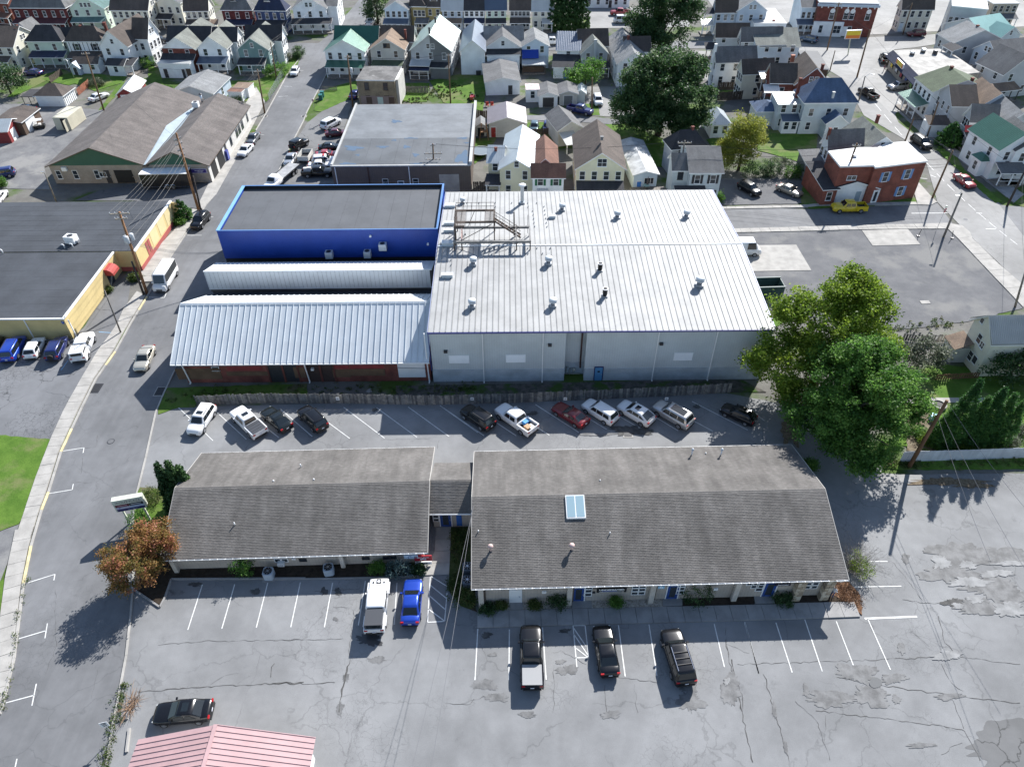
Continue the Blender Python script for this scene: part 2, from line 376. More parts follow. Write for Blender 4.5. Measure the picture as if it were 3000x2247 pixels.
for L in (((500,960),(570,800),(640,760),(870,700),(870,830),(560,970)), ((0,700),(240,600),(270,640),(90,880),(0,900)), ((210,620),(300,540),(330,470),(400,470),(340,600),(230,660)), ((1230,870),(1250,720),(1500,720),(1480,880),(1330,890)), ((1500,700),(1780,640),(2000,660),(1960,960),(1900,950),(1620,890)), ((1880,1200),(2080,1190),(2000,1330),(1890,1420)), ((1690,480),(1760,470),(1740,520),(1700,520))):
    lawn('a2', L, .03)
for L in (((130,1060),(390,1060),(400,1180),(320,1200),(130,1130)), ((630,900),(740,900),(760,1000),(640,1000)), ((800,1080),(1000,1070),(1400,1250),(1400,1450),(1250,1440),(900,1200)), ((1680,1210),(1900,1130),(1900,1300),(1750,1300)), ((620,170),(650,170),(650,240),(620,230)), ((1760,790),(1940,780),(1930,800),(1760,805))):
    lawn('a3', L, .03)
lawn('a4', ((-60,1120),(430,1130),(420,1330),(270,1400),(-100,1300)), .03)
lawn('a4', ((1450,1290),(1620,1450),(1660,1475),(1700,1475),(1640,1370),(1520,1290)), .03); lawn('a4', ((1620,1310),(1880,1340),(1850,1480),(1720,1400)), .03)
lawn('b4', ((580,690),(600,540),(660,620),(760,680),(1380,665),(1385,700),(720,735),(640,735)), .03)
lawn('b4', ((1550,320),(1660,420),(1980,690),(1930,700),(1700,500)), .03)
lawn('b4', ((1640,340),(1870,350),(1900,480),(2130,660),(2130,730),(2060,700)), .03)
lawn('b4', ((380,1400),(460,1420),(520,1500),(400,1560)), .03)
lawn('c4', ((1100,560),(1480,480),(1900,560),(2100,700),(2100,1020),(1400,1040),(1150,1000)), .03)
lawn('c4', ((1060,1120),(1280,1090),(2100,1090),(2300,1140),(2300,1160),(1240,1160),(1080,1155)), .03)
sheet('garden_soil', rough_edge([P('c4',*q) for q in ((1200,790),(1400,800),(1440,1030),(1230,1040))],.5,.2), .065, ground_mat('garden_soil',(.13,.1,.07),(.2,.17,.12),1.5,.4,.6), th=.1)
sheet('garden_path', [P('c4',*q) for q in ((1060,705),(1290,700),(1800,698),(1800,725),(1300,735),(1060,735))], .07, CONC, th=.1)
# concrete pads in the gravel lot
for L in (((-60,998),(550,990),(655,1167),(-20,1178)), ((1005,890),(1325,882),(1410,988),(1080,997)), ((1405,1378),(1468,1376),(1482,1397),(1420,1400))):
    sheet('concrete_pad', [P('b4',*q) for q in L], .05, CONC, th=.08)
sheet('shop_pavement', [P('b1',*q) for q in ((1640,590),(1750,470),(1900,200),(2212*.97,-280),(2071,-400),(1900,-120),(1690,300),(1690,380),(1600,560))], .05, CONC, th=.09)
# pavement slabs
def slabs(name, A, B, step=1.5, z=.12, m=CONC, gap=.035, seed=3):
    """strip between the polylines A and B, cut crosswise into single slabs"""
    root = bpy.data.objects.new(name, None); COL.objects.link(root); root['kind'] = 'structure'
    def samp(Q, n):
        Q = [Vector(q[:2]) for q in Q]; L = [0]
        for i in range(1, len(Q)): L.append(L[-1]+(Q[i]-Q[i-1]).length)
        out = []
        for k in range(n+1):
            t = L[-1]*k/n
            for i in range(1, len(Q)):
                if t <= L[i]+1e-6: break
            out.append(Q[i-1].lerp(Q[i], (t-L[i-1])/max(1e-6, L[i]-L[i-1])))
        return out
    ln = sum((Vector(A[i][:2])-Vector(A[i-1][:2])).length for i in range(1, len(A)))
    n = max(1, int(round(ln/step))); r = random.Random(seed)
    a = samp(A, n); Bq = [Vector(q[:2]) for q in B]; b = []
    for k, p in enumerate(a):            # joints square to the strip
        best = None
        for i in range(len(Bq)-1):
            d = Bq[i+1]-Bq[i]; t = max(0, min(1, (p-Bq[i]).dot(d)/max(1e-6, d.length_squared))); q = Bq[i]+d*t
            if best is None or (q-p).length < (best-p).length: best = q
        b.append(best)
    for k in range(n):
        g = gap/max(.2, (a[k+1]-a[k]).length)/2
        q = [a[k].lerp(a[k+1], g), a[k].lerp(a[k+1], 1-g), b[k].lerp(b[k+1], 1-g), b[k].lerp(b[k+1], g)]
        zz = z+r.uniform(-.012, .012)
        MB().prism(ccw(q), -.05, zz).build('slab', m, root)
    return root
OUT = [('f',-150,2300),('d1',0,640),('d1',40,330),('d1',110,0),('c1',95,1598),('c1',160,1400),('c1',260,1100),('c1',365,830),('c1',470,600),('c1',600,370),('c1',700,200),('c1',790,80),('c1',845,0),('b1',1000,1400),('b1',1110,1255)]
INN = [('f',-230,2700),('f',-10,2093),('d1',20,1190),('d1',90,900),('d1',148,380),('c1',205,1598),('c1',280,1340),('c1',330,1210),('c1',420,920),('c1',570,600),('c1',670,400),('c1',810,200),('c1',922,0),('b1',1180,1290)]
slabs('pavement', [P(*q) for q in OUT], [P(*q) for q in INN])
slabs('pavement', [P('b1',*q) for q in ((1130,1180),(1150,1060),(1240,940),(1440,730),(1560,590))], [P('b1',*q) for q in ((1185,1285),(1355,1005),(1490,800),(1525,740),(1630,600))], 1.5)
slabs('pavement', [P('b4',*q) for q in ((-100,910),(0,908),(110,906),(600,896),(1000,885),(1325,881),(1600,880))], [P('b4',*q) for q in ((-110,890),(0,885),(110,880),(600,866),(1000,856),(1325,849),(1500,843))], 1.6)
slabs('pavement', [P('b4',*q) for q in ((1600,880),(1660,935),(1900,1190),(2125,1425))], [P('b4',*q) for q in ((1640,850),(1770,945),(1960,1130),(2140,1285))], 1.6)
MB().prism(ccw([P('b4',*q) for q in ((1500,843),(1600,840),(1700,858),(1755,905),(1768,945),(1640,850),(1600,879))][:5]+[P('b4',1600,879)]), -.05, .115).build('pavement_corner', CONC)['kind'] = 'structure'
slabs('pavement', [P('b4',*q) for q in ((0,728),(600,716),(700,705),(1380,694))], [P('b4',*q) for q in ((0,740),(600,728),(700,718),(1390,708))], 1.6)
MB().prism(ccw([P('b4',*q) for q in ((1370,640),(1400,560),(1480,650),(1520,690),(1480,712),(1390,708))]), -.05, .11).build('pavement_corner', CONC)['kind'] = 'structure'
slabs('pavement', [P('b4',*q) for q in ((1250,60),(1480,270),(1560,300),(2060,700))], [P('b4',*q) for q in ((1350,60),(1540,240),(1660,330),(2130,640))], 1.8, .1, CONCG)
# kerbs
def kerb(name, Q, w=.22, h=.14, m=CONC, paint=()):
    root = bpy.data.objects.new(name, None); COL.objects.link(root); root['kind'] = 'structure'
    k = 0
    for i in range(len(Q)-1):
        a = Vector((Q[i][0], Q[i][1], 0)); b = Vector((Q[i+1][0], Q[i+1][1], 0)); n = max(1, int((b-a).length/2.6))
        d = (b-a).normalized(); nr = Vector((-d.y, d.x, 0))*w/2
        for j in range(n):
            p = a.lerp(b, j/n); q = a.lerp(b, (j+1)/n)-d*.02
            t = j/n
            yl = any(i == s and t0 <= t < t1 for s, t0, t1 in paint)
            MB().prism(ccw([p-nr, q-nr, q+nr, p+nr]), -.05, h).build('kerb_stone', YELP if yl else m, root)
    return root
kerb('kerb', lk[1:19], paint=((3,0,.35),(5,0,1),(7,0,.5),(9,.1,.95),(11,.2,.9)))
kerb('kerb', rk[1:13], w=.18, h=.10, paint=((2,.2,.9),))
kerb('kerb', rk[15:21], w=.2, h=.1, m=CONC)
kerb('kerb', lk[19:23], w=.22, h=.12)
kerb('kerb', [P('b4',*q) for q in ((0,742),(600,730),(700,720),(1390,711),(1480,714),(1525,692))], .2, .12)
kerb('planter_kerb', [P('d1',*q) for q in ((930,420),(1115,545),(1150,480),(1195,350),(2130,345))], .16, .16, CONCG)
kerb('planter_kerb', [P('d2',*q) for q in ((-10,545),(480,540),(900,530),(1180,520))], .14, .12, CONCG)
sheet('planting_bed', [P('d1',*q) for q in ((940,415),(1115,530),(1190,345),(2130,340),(2130,250),(1180,250),(1150,100),(960,-40),(950,200))], .06, MULCH, th=.1)
sheet('planting_bed', [P('c1',*q) for q in ((985,1220),(1010,1175),(1180,1190),(1260,1250),(1200,1598),(960,1500))], .06, GRASSD, th=.1)
sheet('planting_bed', [P('d2',*q) for q in ((-10,400),(1230,380),(1215,515),(900,528),(480,536),(-10,540))], .06, MULCH, th=.1)
sheet('planting_bed', [P('d2',*q) for q in ((1440,125),(1620,120),(1640,790),(1655,810),(1520,760),(1425,640),(1425,510))], .06, ground_mat('ground_cover',(.04,.06,.015),(.07,.08,.03),2,.4,.6,(.06,.05,.035)), th=.1)
slabs('walkway', [P('d2',*q) for q in ((1318,125),(1308,330),(1212,515))], [P('d2',*q) for q in ((1440,120),(1433,330),(1424,508))], 1.5, .1, CONC)
slabs('walkway', [P('d3',*q) for q in ((113,1040),(2130,985),(2220,983))]+[P('d4',*q) for q in ((600,626),(998,612))], [P('d3',*q) for q in ((113,925),(2130,880),(2210,878))]+[P('d4',*q) for q in ((560,516),(955,510))], 1.45, .12, CONCG)
for L in (((113,925),(430,915),(340,915),(345,850),(130,880)),): pass
STB = [((125,890),(340,862),(340,918),(118,925)), ((430,858),(720,850),(768,905),(430,915)), ((905,850),(1395,835),(1400,895),(905,905)), ((1535,832),(2030,815),(2035,875),(1535,888))]
for i, L in enumerate(STB): sheet('stone_bed', pts('d3', L), .07, STONES if i < 3 else MULCH, th=.1)
for L in (((340,860),(430,858),(430,915),(340,918)), ((770,850),(905,848),(908,905),(772,908)), ((1398,835),(1535,830),(1535,888),(1400,893)), ((2030,815),(2160,812),(2175,870),(2040,875))):
    sheet('door_pad', pts('d3', L), .10, CONCG, th=.12)
sheet('planting_bed', [P('d4',*q) for q in ((400,465),(960,440),(955,508),(405,520))], .06, MULCH, th=.1)
sheet('leaf_bed', rough_edge([P('d4',*q) for q in ((800,460),(830,370),(920,370),(1000,470),(1010,600),(930,520))],.4,.15), .075, ground_mat('dead_leaves',(.14,.07,.035),(.22,.13,.08),5,.35,.65,(.1,.05,.03),.5,25), th=.1)
sheet('driveway_pad', [P('c4',*q) for q in ((870,1235),(1000,1130),(1075,1130),(1060,1185),(1330,1200),(1330,1240),(900,1255))], .02, CONCG, th=.05)
# painted markings
MK = MB()
def line(zn, x0, y0, x1, y1, w=.095, z=.02):
    a = P(zn, x0, y0, z); b = P(zn, x1, y1, z); d = (b-a).normalized(); n = Vector((-d.y, d.x, 0))*w/2
    k = max(1, int((b-a).length/1.2))
    for i in range(k):
        MK.poly(ccw([a.lerp(b, i/k)-n, a.lerp(b, (i+1)/k)-n, a.lerp(b, (i+1)/k)+n, a.lerp(b, i/k)+n]))
def lines_done(name, m=None):
    global MK
    o = MK.build(name, m or LINE); o['kind'] = 'structure'; MK = MB()
for zn, L in (('d1', ((1410,385,1308,700),(1635,383,1545,692),(1865,372,1785,685),(2092,370,2025,682))),
              ('d2', ((482,570,415,930),(747,555,690,915),(1003,570,980,910),(1272,520,1250,890),(1250,890,1388,882),(1388,882,1408,650),(1280,520,1408,600),(1272,590,1400,695),(1262,672,1390,785),(1255,782,1388,880)))):
    for l in L: line(zn, *l)
    lines_done('stall_lines')
for l in ((118,1045,98,1400),(337,1050,333,1400),(567,1035,592,1398),(778,1022,805,1310),(862,1022,887,1245),(778,1022,862,1022),(783,1080,880,1225),(795,1245,887,1245),(783,1040,868,1165),(800,1180,885,1245),(1093,1020,1140,1375),(1305,1015,1360,1370),(1757,1010,1828,1310),(1968,1005,2067,1355)): line('d3', *l)
for l in ((195,645,293,1005),(412,650,525,997),(613,628,735,990),(832,640,968,990),(1050,620,1210,978)): line('d4', *l)
line('d4',1030,622,1395,608,.2); line('d4',960,402,1285,396); line('d4',1070,224,1190,224)
lines_done('stall_lines')
for l in ((55,598,305,838),(310,612,545,828),(690,745,778,815),(790,610,1020,808),(1110,690,1290,822),(1245,597,1540,820),(1482,600,1772,812),(1710,595,2005,808),(1940,587,2212,780)): line('c2', *l)
for l in ((85,525,372,722),(440,630,580,722),(705,520,985,700),(720,672,795,718),(1050,610,1165,680),(1240,590,1410,690),(1480,600,1630,690),(1720,620,1855,693),(1720,500,2080,685),(2100,560,2190,625)): line('c3', *l)
lines_done('stall_lines')
for l in ((455,912,605,888),(605,888,598,925),(350,1218,520,1190),(520,1190,528,1148)): line('c1', *l)
for l in ((195,372,383,313),(383,313,375,355),(130,762,322,705),(330,655,313,758),(40,1208,238,1155),(253,1075,222,1228),(118,1597,105,1657)): line('d1', *l)
for l in ((1205,1300,1330,1305),(1330,1305,1345,1270),(1515,800,1632,800),(1680,652,1725,652)): line('b1', *l)
for l in ((195,838,275,832),(240,748,310,750),(380,612,410,612),(0,1165,70,1168)): line('a2', *l)
lines_done('street_markings')
for l in ((1350,770,1600,768),(1405,527,1460,530),(1480,505,1520,520),(1800,768,1840,770),(1865,878,1935,878)): line('b4', *l, w=.15, z=.03)
for i in range(14):
    t = i/14; line('f', 2560+t*430, 300+t*420+30*math.sin(t*3), 2560+(t+.05)*430, 300+(t+.05)*420+30*math.sin((t+.05)*3), .1, .03)
lines_done('street_markings')
line('b1',800,1582,910,1588); line('c1',440,330,490,260)
lines_done('blue_stall_line', mat('blue_line_paint',(.22,.42,.62),.7,.1))
# cracks and stains with a shape of their own
TAR = mat('crack_tar', (.075,.073,.07), .9, .3, 2, .2)
WET = mat('damp_stain', (.135,.135,.135), .75, .3, 1.1, .25, 7)
PALE = mat('worn_pale_patch', (.25,.25,.248), .9, .2, 1, .15)
def crack(zn, L, w=.05, seed=0, z=.016):
    r = random.Random(seed+len(L)*7+int(L[0][0])); b = MB()
    Q = [P(zn, x, y, z) for x, y in L]; path = []
    for i in range(len(Q)-1):
        n = max(2, int((Q[i+1]-Q[i]).length/.35))
        for k in range(n):
            p = Q[i].lerp(Q[i+1], k/n); path.append((p.x+r.uniform(-.09,.09), p.y+r.uniform(-.09,.09), w*r.uniform(.1,.85)))
    for i in range(len(path)-1):
        x0,y0,w0 = path[i]; x1,y1,w1 = path[i+1]; d = Vector((x1-x0,y1-y0)); 
        if d.length < 1e-4: continue
        n = Vector((-d.y,d.x)).normalized()
        b.poly(ccw([(x0-n.x*w0/2,y0-n.y*w0/2,z),(x1-n.x*w1/2,y1-n.y*w1/2,z),(x1+n.x*w1/2,y1+n.y*w1/2,z),(x0+n.x*w0/2,y0+n.y*w0/2,z)]))
    return b
CK = MB()
def addcrack(zn, L, w=.05):
    b = crack(zn, L, w, len(CK.f)); n = len(CK.v); CK.v += b.v; CK.f += [tuple(i+n for i in f) for f in b.f]; CK.m += b.m
for L, w in ((((620,1180),(600,1290),(570,1400),(545,1530),(520,1657)),.22), (((0,1380),(250,1385),(540,1372)),.12), (((0,1035),(300,1030),(600,1022)),.06), (((610,1180),(640,900),(665,760)),.08),
             (((1390,1545),(1600,1550),(1660,1480)),.05), (((700,620),(300,640)),.05), (((920,1200),(1000,1205)),.04), (((480,770),(650,765)),.04)): addcrack('d2', L, w)
for L, w in (((( 950,1130),(1500,1095),(1880,1075),(2140,1065)),.12), (((1100,805),(1400,780),(2140,770)),.05), (((1880,1030),(1895,960),(1935,900)),.10), (((640,1170),(665,1040),(690,950)),.03),
             (((310,1010),(390,830),(385,400)),.03), (((1470,1080),(1560,1020),(1700,1000)),.04), (((1650,1080),(1770,1000)),.04)): addcrack('d1', L, w)
for L, w in ((((0,1560),(100,1540),(240,1490)),.05), (((640,1290),(650,1500),(640,1657)),.05), (((1000,1440),(1010,1657)),.06), (((1840,1120),(1860,1280),(1950,1500),(1960,1657)),.08), (((1090,1380),(1400,1420)),.06), (((1500,1180),(1560,1400),(1600,1657)),.03),
             (((870,1290),(700,1200),(600,1220)),.04), (((1200,1430),(1230,1657)),.03)): addcrack('d3', L, w)
for L, w in ((((100,900),(130,1080),(180,1300),(260,1657)),.16), (((330,1010),(390,1230),(470,1480),(520,1657)),.09), (((540,1200),(690,1320),(800,1640)),.05), (((840,1030),(1060,1070),(1300,1110),(1660,1160),(2140,1215)),.09), (((690,1260),(1100,1310),(1700,1390),(1740,1420),(1800,1530),(1850,1657)),.07),
             (((150,940),(700,925),(1350,900),(1660,880),(1750,895),(2140,945)),.07), (((1560,940),(1640,1080),(1760,1150)),.05), (((1640,1190),(1700,1320),(1740,1420)),.05), (((1300,490),(1440,512),(1640,520)),.07), (((1540,600),(1590,790),(1700,885)),.08), (((1200,200),(1350,380),(1450,520)),.04),
             (((60,650),(70,800),(100,920)),.05), (((70,800),(250,880)),.03), (((1700,1480),(1540,1580)),.04), (((760,1290),(750,1500)),.03), (((1350,700),(1500,830)),.04)): addcrack('d4', L, w)
for L, w in ((((860,780),(980,730),(1000,760)),.05), (((610,890),(690,880),(700,780)),.05), (((850,880),(950,870)),.04), (((700,350),(0,335)),.05), (((210,640),(380,640)),.05), (((540,1140),(690,1135)),.04), (((800,1300),(960,1280)),.04), (((600,960),(580,1100)),.04)): addcrack('c1', L, w)
for L, w in ((((350,905),(345,880)),.03), (((1410,890),(1425,830)),.04), (((1510,830),(1900,820)),.04), (((1920,900),(1935,820)),.05), (((620,400),(870,395)),.03)): addcrack('c2', L, w)
o = CK.build('asphalt_cracks', TAR); o['kind'] = 'stuff'; o['label'] = 'network of dark cracks in the grey asphalt'
def blot(zn, c, rx, ry, seed, m=WET, name='damp_stain', z=.012, spiky=.35, n=110):
    r = random.Random(seed); a = P(zn, c[0], c[1]); b = P(zn, c[0]+rx, c[1]); d = P(zn, c[0], c[1]-ry)
    ex, ey = b-a, d-a; ph = [r.uniform(0, 6.28) for _ in range(30)]
    q = []
    for i in range(n):
        t = 2*math.pi*i/n; k = max(.12, 1+spiky*sum(math.sin((j+2)*t+ph[j])/(j+1.5)**.75 for j in range(30))*.62)
        p = a+ex*math.cos(t)*k+ey*math.sin(t)*k; q.append((p.x, p.y, z))
    MB().poly(ccw(q)).build(name, m)['kind'] = 'structure'
for i, (zn, c, rx, ry, m) in enumerate((('d2',(840,1195),75,25,WET),('d2',(590,1340),24,34,WET),('d2',(540,1590),30,50,WET),('d2',(1710,1400),85,38,WET),('d2',(1790,1500),55,28,WET),('d2',(780,1030),105,45,flat('wet',(.05,.05,.052),.35)),
     ('d1',(1780,435),40,18,TAR),('d1',(1230,440),45,22,WET),('d1',(1360,385),40,18,TAR),('d2',(415,640),28,30,TAR),('d2',(525,645),28,30,TAR),('d2',(505,865),20,16,WET),
     ('d3',(170,1430),75,35,WET),('d3',(250,1520),70,32,WET),('d3',(740,1330),70,35,WET),('d3',(690,1275),35,15,WET),('d3',(1590,1550),85,65,WET),('d3',(1580,1450),60,50,WET),('d3',(1870,1480),55,100,WET),('d3',(460,1640),60,20,WET),('d3',(1040,1640),70,25,WET),('d3',(220,1225),28,14,WET),('d3',(180,1090),35,22,TAR),('d3',(720,1060),40,14,TAR),
     ('d4',(100,1090),60,80,WET),('d4',(980,1000),130,65,WET),('d4',(800,1180),190,48,WET),('d4',(1080,1160),130,70,WET),('d4',(1230,1040),80,35,WET),('d4',(620,1120),20,45,WET),('d4',(1250,1185),30,28,WET),('d4',(1620,1165),95,22,WET),('d4',(1420,1505),90,18,WET),('d4',(1285,830),28,35,WET),('d4',(400,1260),15,50,WET),('d4',(480,1520),14,40,WET),('d4',(1315,205),22,38,WET),
     ('d4',(1700,180),260,75,WET),('d4',(2050,190),220,50,WET),('d4',(1600,310),170,60,WET),('d4',(1900,400),170,80,WET),('d4',(1850,540),200,60,WET),('d4',(2050,470),120,60,WET),('d4',(1640,510),70,25,TAR),
     ('d4',(1750,250),55,28,PALE),('d4',(1760,370),120,38,PALE),('d4',(1950,310),130,22,PALE),('d4',(2050,560),110,55,PALE),('d4',(1680,535),40,20,PALE),('d4',(1600,880),90,35,PALE),('d4',(1560,230),60,45,PALE),('d4',(2060,240),110,18,PALE),('d4',(70,1060),22,25,PALE),('d4',(1800,490),60,22,PALE),
     ('c2',(1470,617),22,12,TAR),('c2',(620,480),35,25,WET),('c2',(1430,480),20,14,CONCG),('c3',(690,578),30,14,TAR),('c3',(1330,690),140,28,TAR),('c3',(1100,715),100,10,WET),('c3',(1750,535),20,14,TAR),
     ('b3',(2090,1030),35,14,CONCG))):
    blot(zn, c, rx, ry, i, m, z=.012+.0006*i if m is not PALE else .05)
blot('d4', (1105,1070), 45, 35, 77, flat('puddle',(.16,.16,.155),.12), 'puddle', z=.056, spiky=.06)
blot('d4', (2150,1500), 420, 170, 78, asphalt('asphalt_seal',(.135,.135,.135),.6,.5,.3), 'seal_patch', z=.0095, spiky=.2, n=120)
LEAFL = ground_mat('leaf_litter', (.12,.09,.06), (.2,.16,.11), 4, .4, .6, None, .5, 22)
blot('c4', (1480,1240), 200, 25, 79, LEAFL, 'leaf_litter', z=.058); blot('c4', (480,900), 55, 110, 80, LEAFL, 'leaf_litter', z=.058); blot('c4', (1650,1260), 120, 22, 81, LEAFL, 'leaf_litter', z=.0585)
# drains, manholes
def drain(zn, c, w, d, frame=True):
    p = P(zn, *c, .02); t = thing('storm_drain', 'cast iron storm drain grate', 'drain', p)
    MB().box(-w/2-.12, w/2+.12, -d/2-.12, d/2+.12, -.04, .012).build('frame', CONC if frame else DARKM, t)
    MB().box(-w/2, w/2, -d/2, d/2, -.02, .016).build('pit', BLACK, t)
    n = int(w/.12)
    for i in range(n): MB().box(-w/2+(i+.3)*w/n, -w/2+(i+.7)*w/n, -d/2, d/2, .016, .03).build('bar', DARKM, t)
    return t
drain('c1', (695,460), .9, 1.5, False)['label'] = 'black storm drain grate by the yellow painted kerb of the curving street'
drain('c1', (1155,483), 1.1, 1.5)['label'] = 'storm drain grate with pale frame beside the red brick building'
drain('c3', (1303,712), .9, .9)['label'] = 'square drain grate in concrete among the angled parking stalls'
drain('a2', (75,1008), .9, .9)['label'] = 'drain grate at the corner of the street by the brown shop'
drain('a2', (415,1008), .9, .9)['label'] = 'drain grate at the kerb by the side parking lot'
for zn, c, lb in (('c1',(798,843),'round iron manhole cover in the curving street'), ('b4',(1725,812),'pale round manhole cover at the street corner'), ('b1',(1485,750),'small manhole cover in the pavement beside the dark parked suv')):
    t = thing('manhole_cover', lb, 'manhole cover', P(zn, *c, .014))
    MB().lathe([(.42,0),(.42,.012)], k=20).build('ring', CONCG if zn == 'b4' else DARKM, t); MB().lathe([(.34,.01),(.34,.018)], k=20).build('lid', A_ROAD, t)
# ------------------------------------------------------------------ helpers for buildings
def part(mb, name, m, root, smooth=False):            # mesh given in world coordinates under an unrotated root
    return mb.build(name, m, root, smooth, loc=-root.location)
def PL(zn, x, y, p0, n):
    d = ray(zn, x, y); o = Vector((0, 0, CAM_H)); t = (Vector(p0)-o).dot(n)/d.dot(n); return o+d*t
_txt = {}
def lettering(parent, body, size, loc, rot=(R(90),0,0), m=None, name='lettering', w=None, bold=0.0):
    cu = bpy.data.curves.new('txt', 'FONT'); cu.body = body; cu.size = size; cu.align_x = 'CENTER'; cu.align_y = 'CENTER'; cu.extrude = .004; cu.offset = bold
    o = bpy.data.objects.new('txt', cu); COL.objects.link(o)
    dg = bpy.context.evaluated_depsgraph_get(); me = bpy.data.meshes.new_from_object(o.evaluated_get(dg))
    bpy.data.objects.remove(o); bpy.data.curves.remove(cu)
    me.materials.clear(); me.materials.append(m or WHITE)
    if w:
        xs = [v.co.x for v in me.vertices]; k = w/(max(xs)-min(xs))
        for v in me.vertices: v.co.x *= k
    return put(me, name, parent, loc, rot)
_wm = {}
def window(parent, loc, rz, w, h, frame=None, cols=1, rows=2, name='window', sill=True, glass=None):
    """window with frame ring, muntins and pane; faces local -y; loc = centre of the sill line on the wall plane"""
    key = (round(w,2), round(h,2), cols, rows, sill)
    if key not in _wm:
        f = .07; b = MB()
        b.box(-w/2-f, w/2+f, -.05, .02, -f, 0).box(-w/2-f, w/2+f, -.05, .02, h, h+f).box(-w/2-f, -w/2, -.05, .02, 0, h).box(w/2, w/2+f, -.05, .02, 0, h)
        if sill: b.box(-w/2-.12, w/2+.12, -.10, .01, -f-.05, -f)
        for i in range(1, cols): b.box(-w/2+w*i/cols-.03, -w/2+w*i/cols+.03, -.045, .0, 0, h)
        for i in range(1, rows): b.box(-w/2, w/2, -.042, .0, h*i/rows-.025, h*i/rows+.025)
        g = MB(); g.quad((-w/2,-.02,0),(w/2,-.02,0),(w/2,-.02,h),(-w/2,-.02,h))
        _wm[key] = (b.mesh('window', WHITE), g.mesh('pane', GLASS))
    a, g = _wm[key]
    o = put(a, name, parent, loc, rz, mat=frame)
    put(g, 'pane', o, mat=glass); return o
_dm = {}
def door(parent, loc, rz, w, h, m, frame=None, glass=False, name='door'):
    key = (round(w,2), round(h,2), glass)
    if key not in _dm:
        d = MB().box(-w/2, w/2, -.03, .03, 0, h).mesh('door', WHITE)
        f = MB().box(-w/2-.1, -w/2, -.06, .03, 0, h+.1).box(w/2, w/2+.1, -.06, .03, 0, h+.1).box(-w/2, w/2, -.06, .03, h, h+.1).mesh('door_frame', WHITE)
        k = MB().box(w/2-.16, w/2-.08, -.08, -.03, h*.45, h*.52).mesh('handle', STEEL)
        g = MB().box(-w*.27, w*.27, -.036, -.03, h*.12, h*.9).mesh('pane', GLASS) if glass else None
        _dm[key] = (d, f, k, g)
    d, f, k, g = _dm[key]
    o = put(d, name, parent, loc, rz, mat=m); put(f, 'door_frame', o, mat=frame); put(k, 'handle', o)
    if g: put(g, 'pane', o)
    return o
def seam_roof(root, A, B, D, n, m, name='roof_panel', rib=.06, th=.04, jit=.0, ribw=.05, gap=.012):
    """roof plane of n single sheet-metal panels; A-B eave line, D vector up the slope (local to root)"""
    A, B, D = Vector(A), Vector(B), Vector(D); u = (B-A)/n; nr = u.cross(D).normalized()
    if nr.z < 0: nr = -nr
    ux = u.normalized(); w = u.length; b = MB()
    def bx(x0, x1, z0, z1):
        q = [ux*x0, ux*x1, ux*x1+D, ux*x0+D]
        lo = [p+nr*z0 for p in q]; hi = [p+nr*z1 for p in q]
        if (q[1]-q[0]).cross(q[2]-q[0]).dot(nr) < 0: lo.reverse(); hi.reverse()
        b.poly(hi); b.poly(list(reversed(lo)))
        for i in range(4): b.quad(lo[i], lo[(i+1)%4], hi[(i+1)%4], hi[i])
    bx(gap, w-gap*.6, -th, 0); bx(-ribw/2, ribw/2, -th*.5, rib)
    me = b.mesh(name, m)
    for i in range(n):
        put(me, name, root, A+u*i+nr*rnd.uniform(-jit, jit))
def shingle_plane(A, B, D, mats, per=.155, tw=.32, seed=1):
    """real courses of overlapping tabs; returned as one collected mesh"""
    A, B, D = Vector(A), Vector(B), Vector(D); r = random.Random(seed); b = MB()
    ux = (B-A).normalized(); W = (B-A).length; L = D.length; uy = D.normalized(); nr = ux.cross(uy)
    if nr.z < 0: nr = -nr
    nc = int(L/per); nt = int(W/tw)
    for j in range(nc):
        off = (j % 2)*.5*tw; y0 = L*j/nc; y1 = L*(j+1.25)/nc if j < nc-1 else L
        x = -off
        while x < W:
            x0 = max(0, x); x1 = min(W, x+tw-.012); x += tw
            if x1-x0 < .03: continue
            h = .032+r.uniform(-.005, .005); dy = r.uniform(-.008, .008); mi = r.choice((0,0,0,1,1,2))
            p = [A+ux*x0+uy*(y0+dy)+nr*h, A+ux*x1+uy*(y0+dy)+nr*h, A+ux*x1+uy*y1+nr*.002, A+ux*x0+uy*y1+nr*.002]
            lo = [A+ux*x0+uy*(y0+dy), A+ux*x1+uy*(y0+dy)]
            if (p[1]-p[0]).cross(p[2]-p[0]).z > 0: b.poly(p, mi); b.quad(lo[0], lo[1], p[1], p[0], mi)
            else: b.poly(p[::-1], mi); b.quad(lo[1], lo[0], p[0], p[1], mi)
    return b
def down(root, x, y, z0, z1, m=None, s=.1):
    MB().box(x-s/2, x+s/2, y-s, y, z0, z1).box(x-s/2, x+s/2, y-s-.2, y-s*.2, z0, z0+.1).build('downspout', m or WHITE, root)
RIBW = mat('ribbed_wall_metal', (.52,.56,.57), .45, .06, .4, .05, 7, 'rib', per=.3, dark=.8, bump=.5)
ROOFW = mat('white_roof_metal', (.335,.335,.33), .68, .10, .35, .10, 2.2, metal=.15, stain=.14, stainc=(.42,.4,.37))
ROOFS = mat('silver_roof_metal', (.60,.63,.65), .5, .05, .5, .06, 3)
BLUEM = mat('blue_ribbed_metal', (.013,.055,.32), .42, .06, .5, .05, 6, 'rib', per=.3, dark=.75, bump=.5)
BLUE_SHEEN = mat('blue_cap_sheen', (.20,.40,.62), .4, .05)  # left parapet cap only: its light blue reflection is painted into the colour
BLUED = mat('dark_blue_trim', (.05,.06,.22), .5, .05)
MEMB = mat('black_membrane', (.048,.053,.062), .75, .18, .25, .10, 2.0)
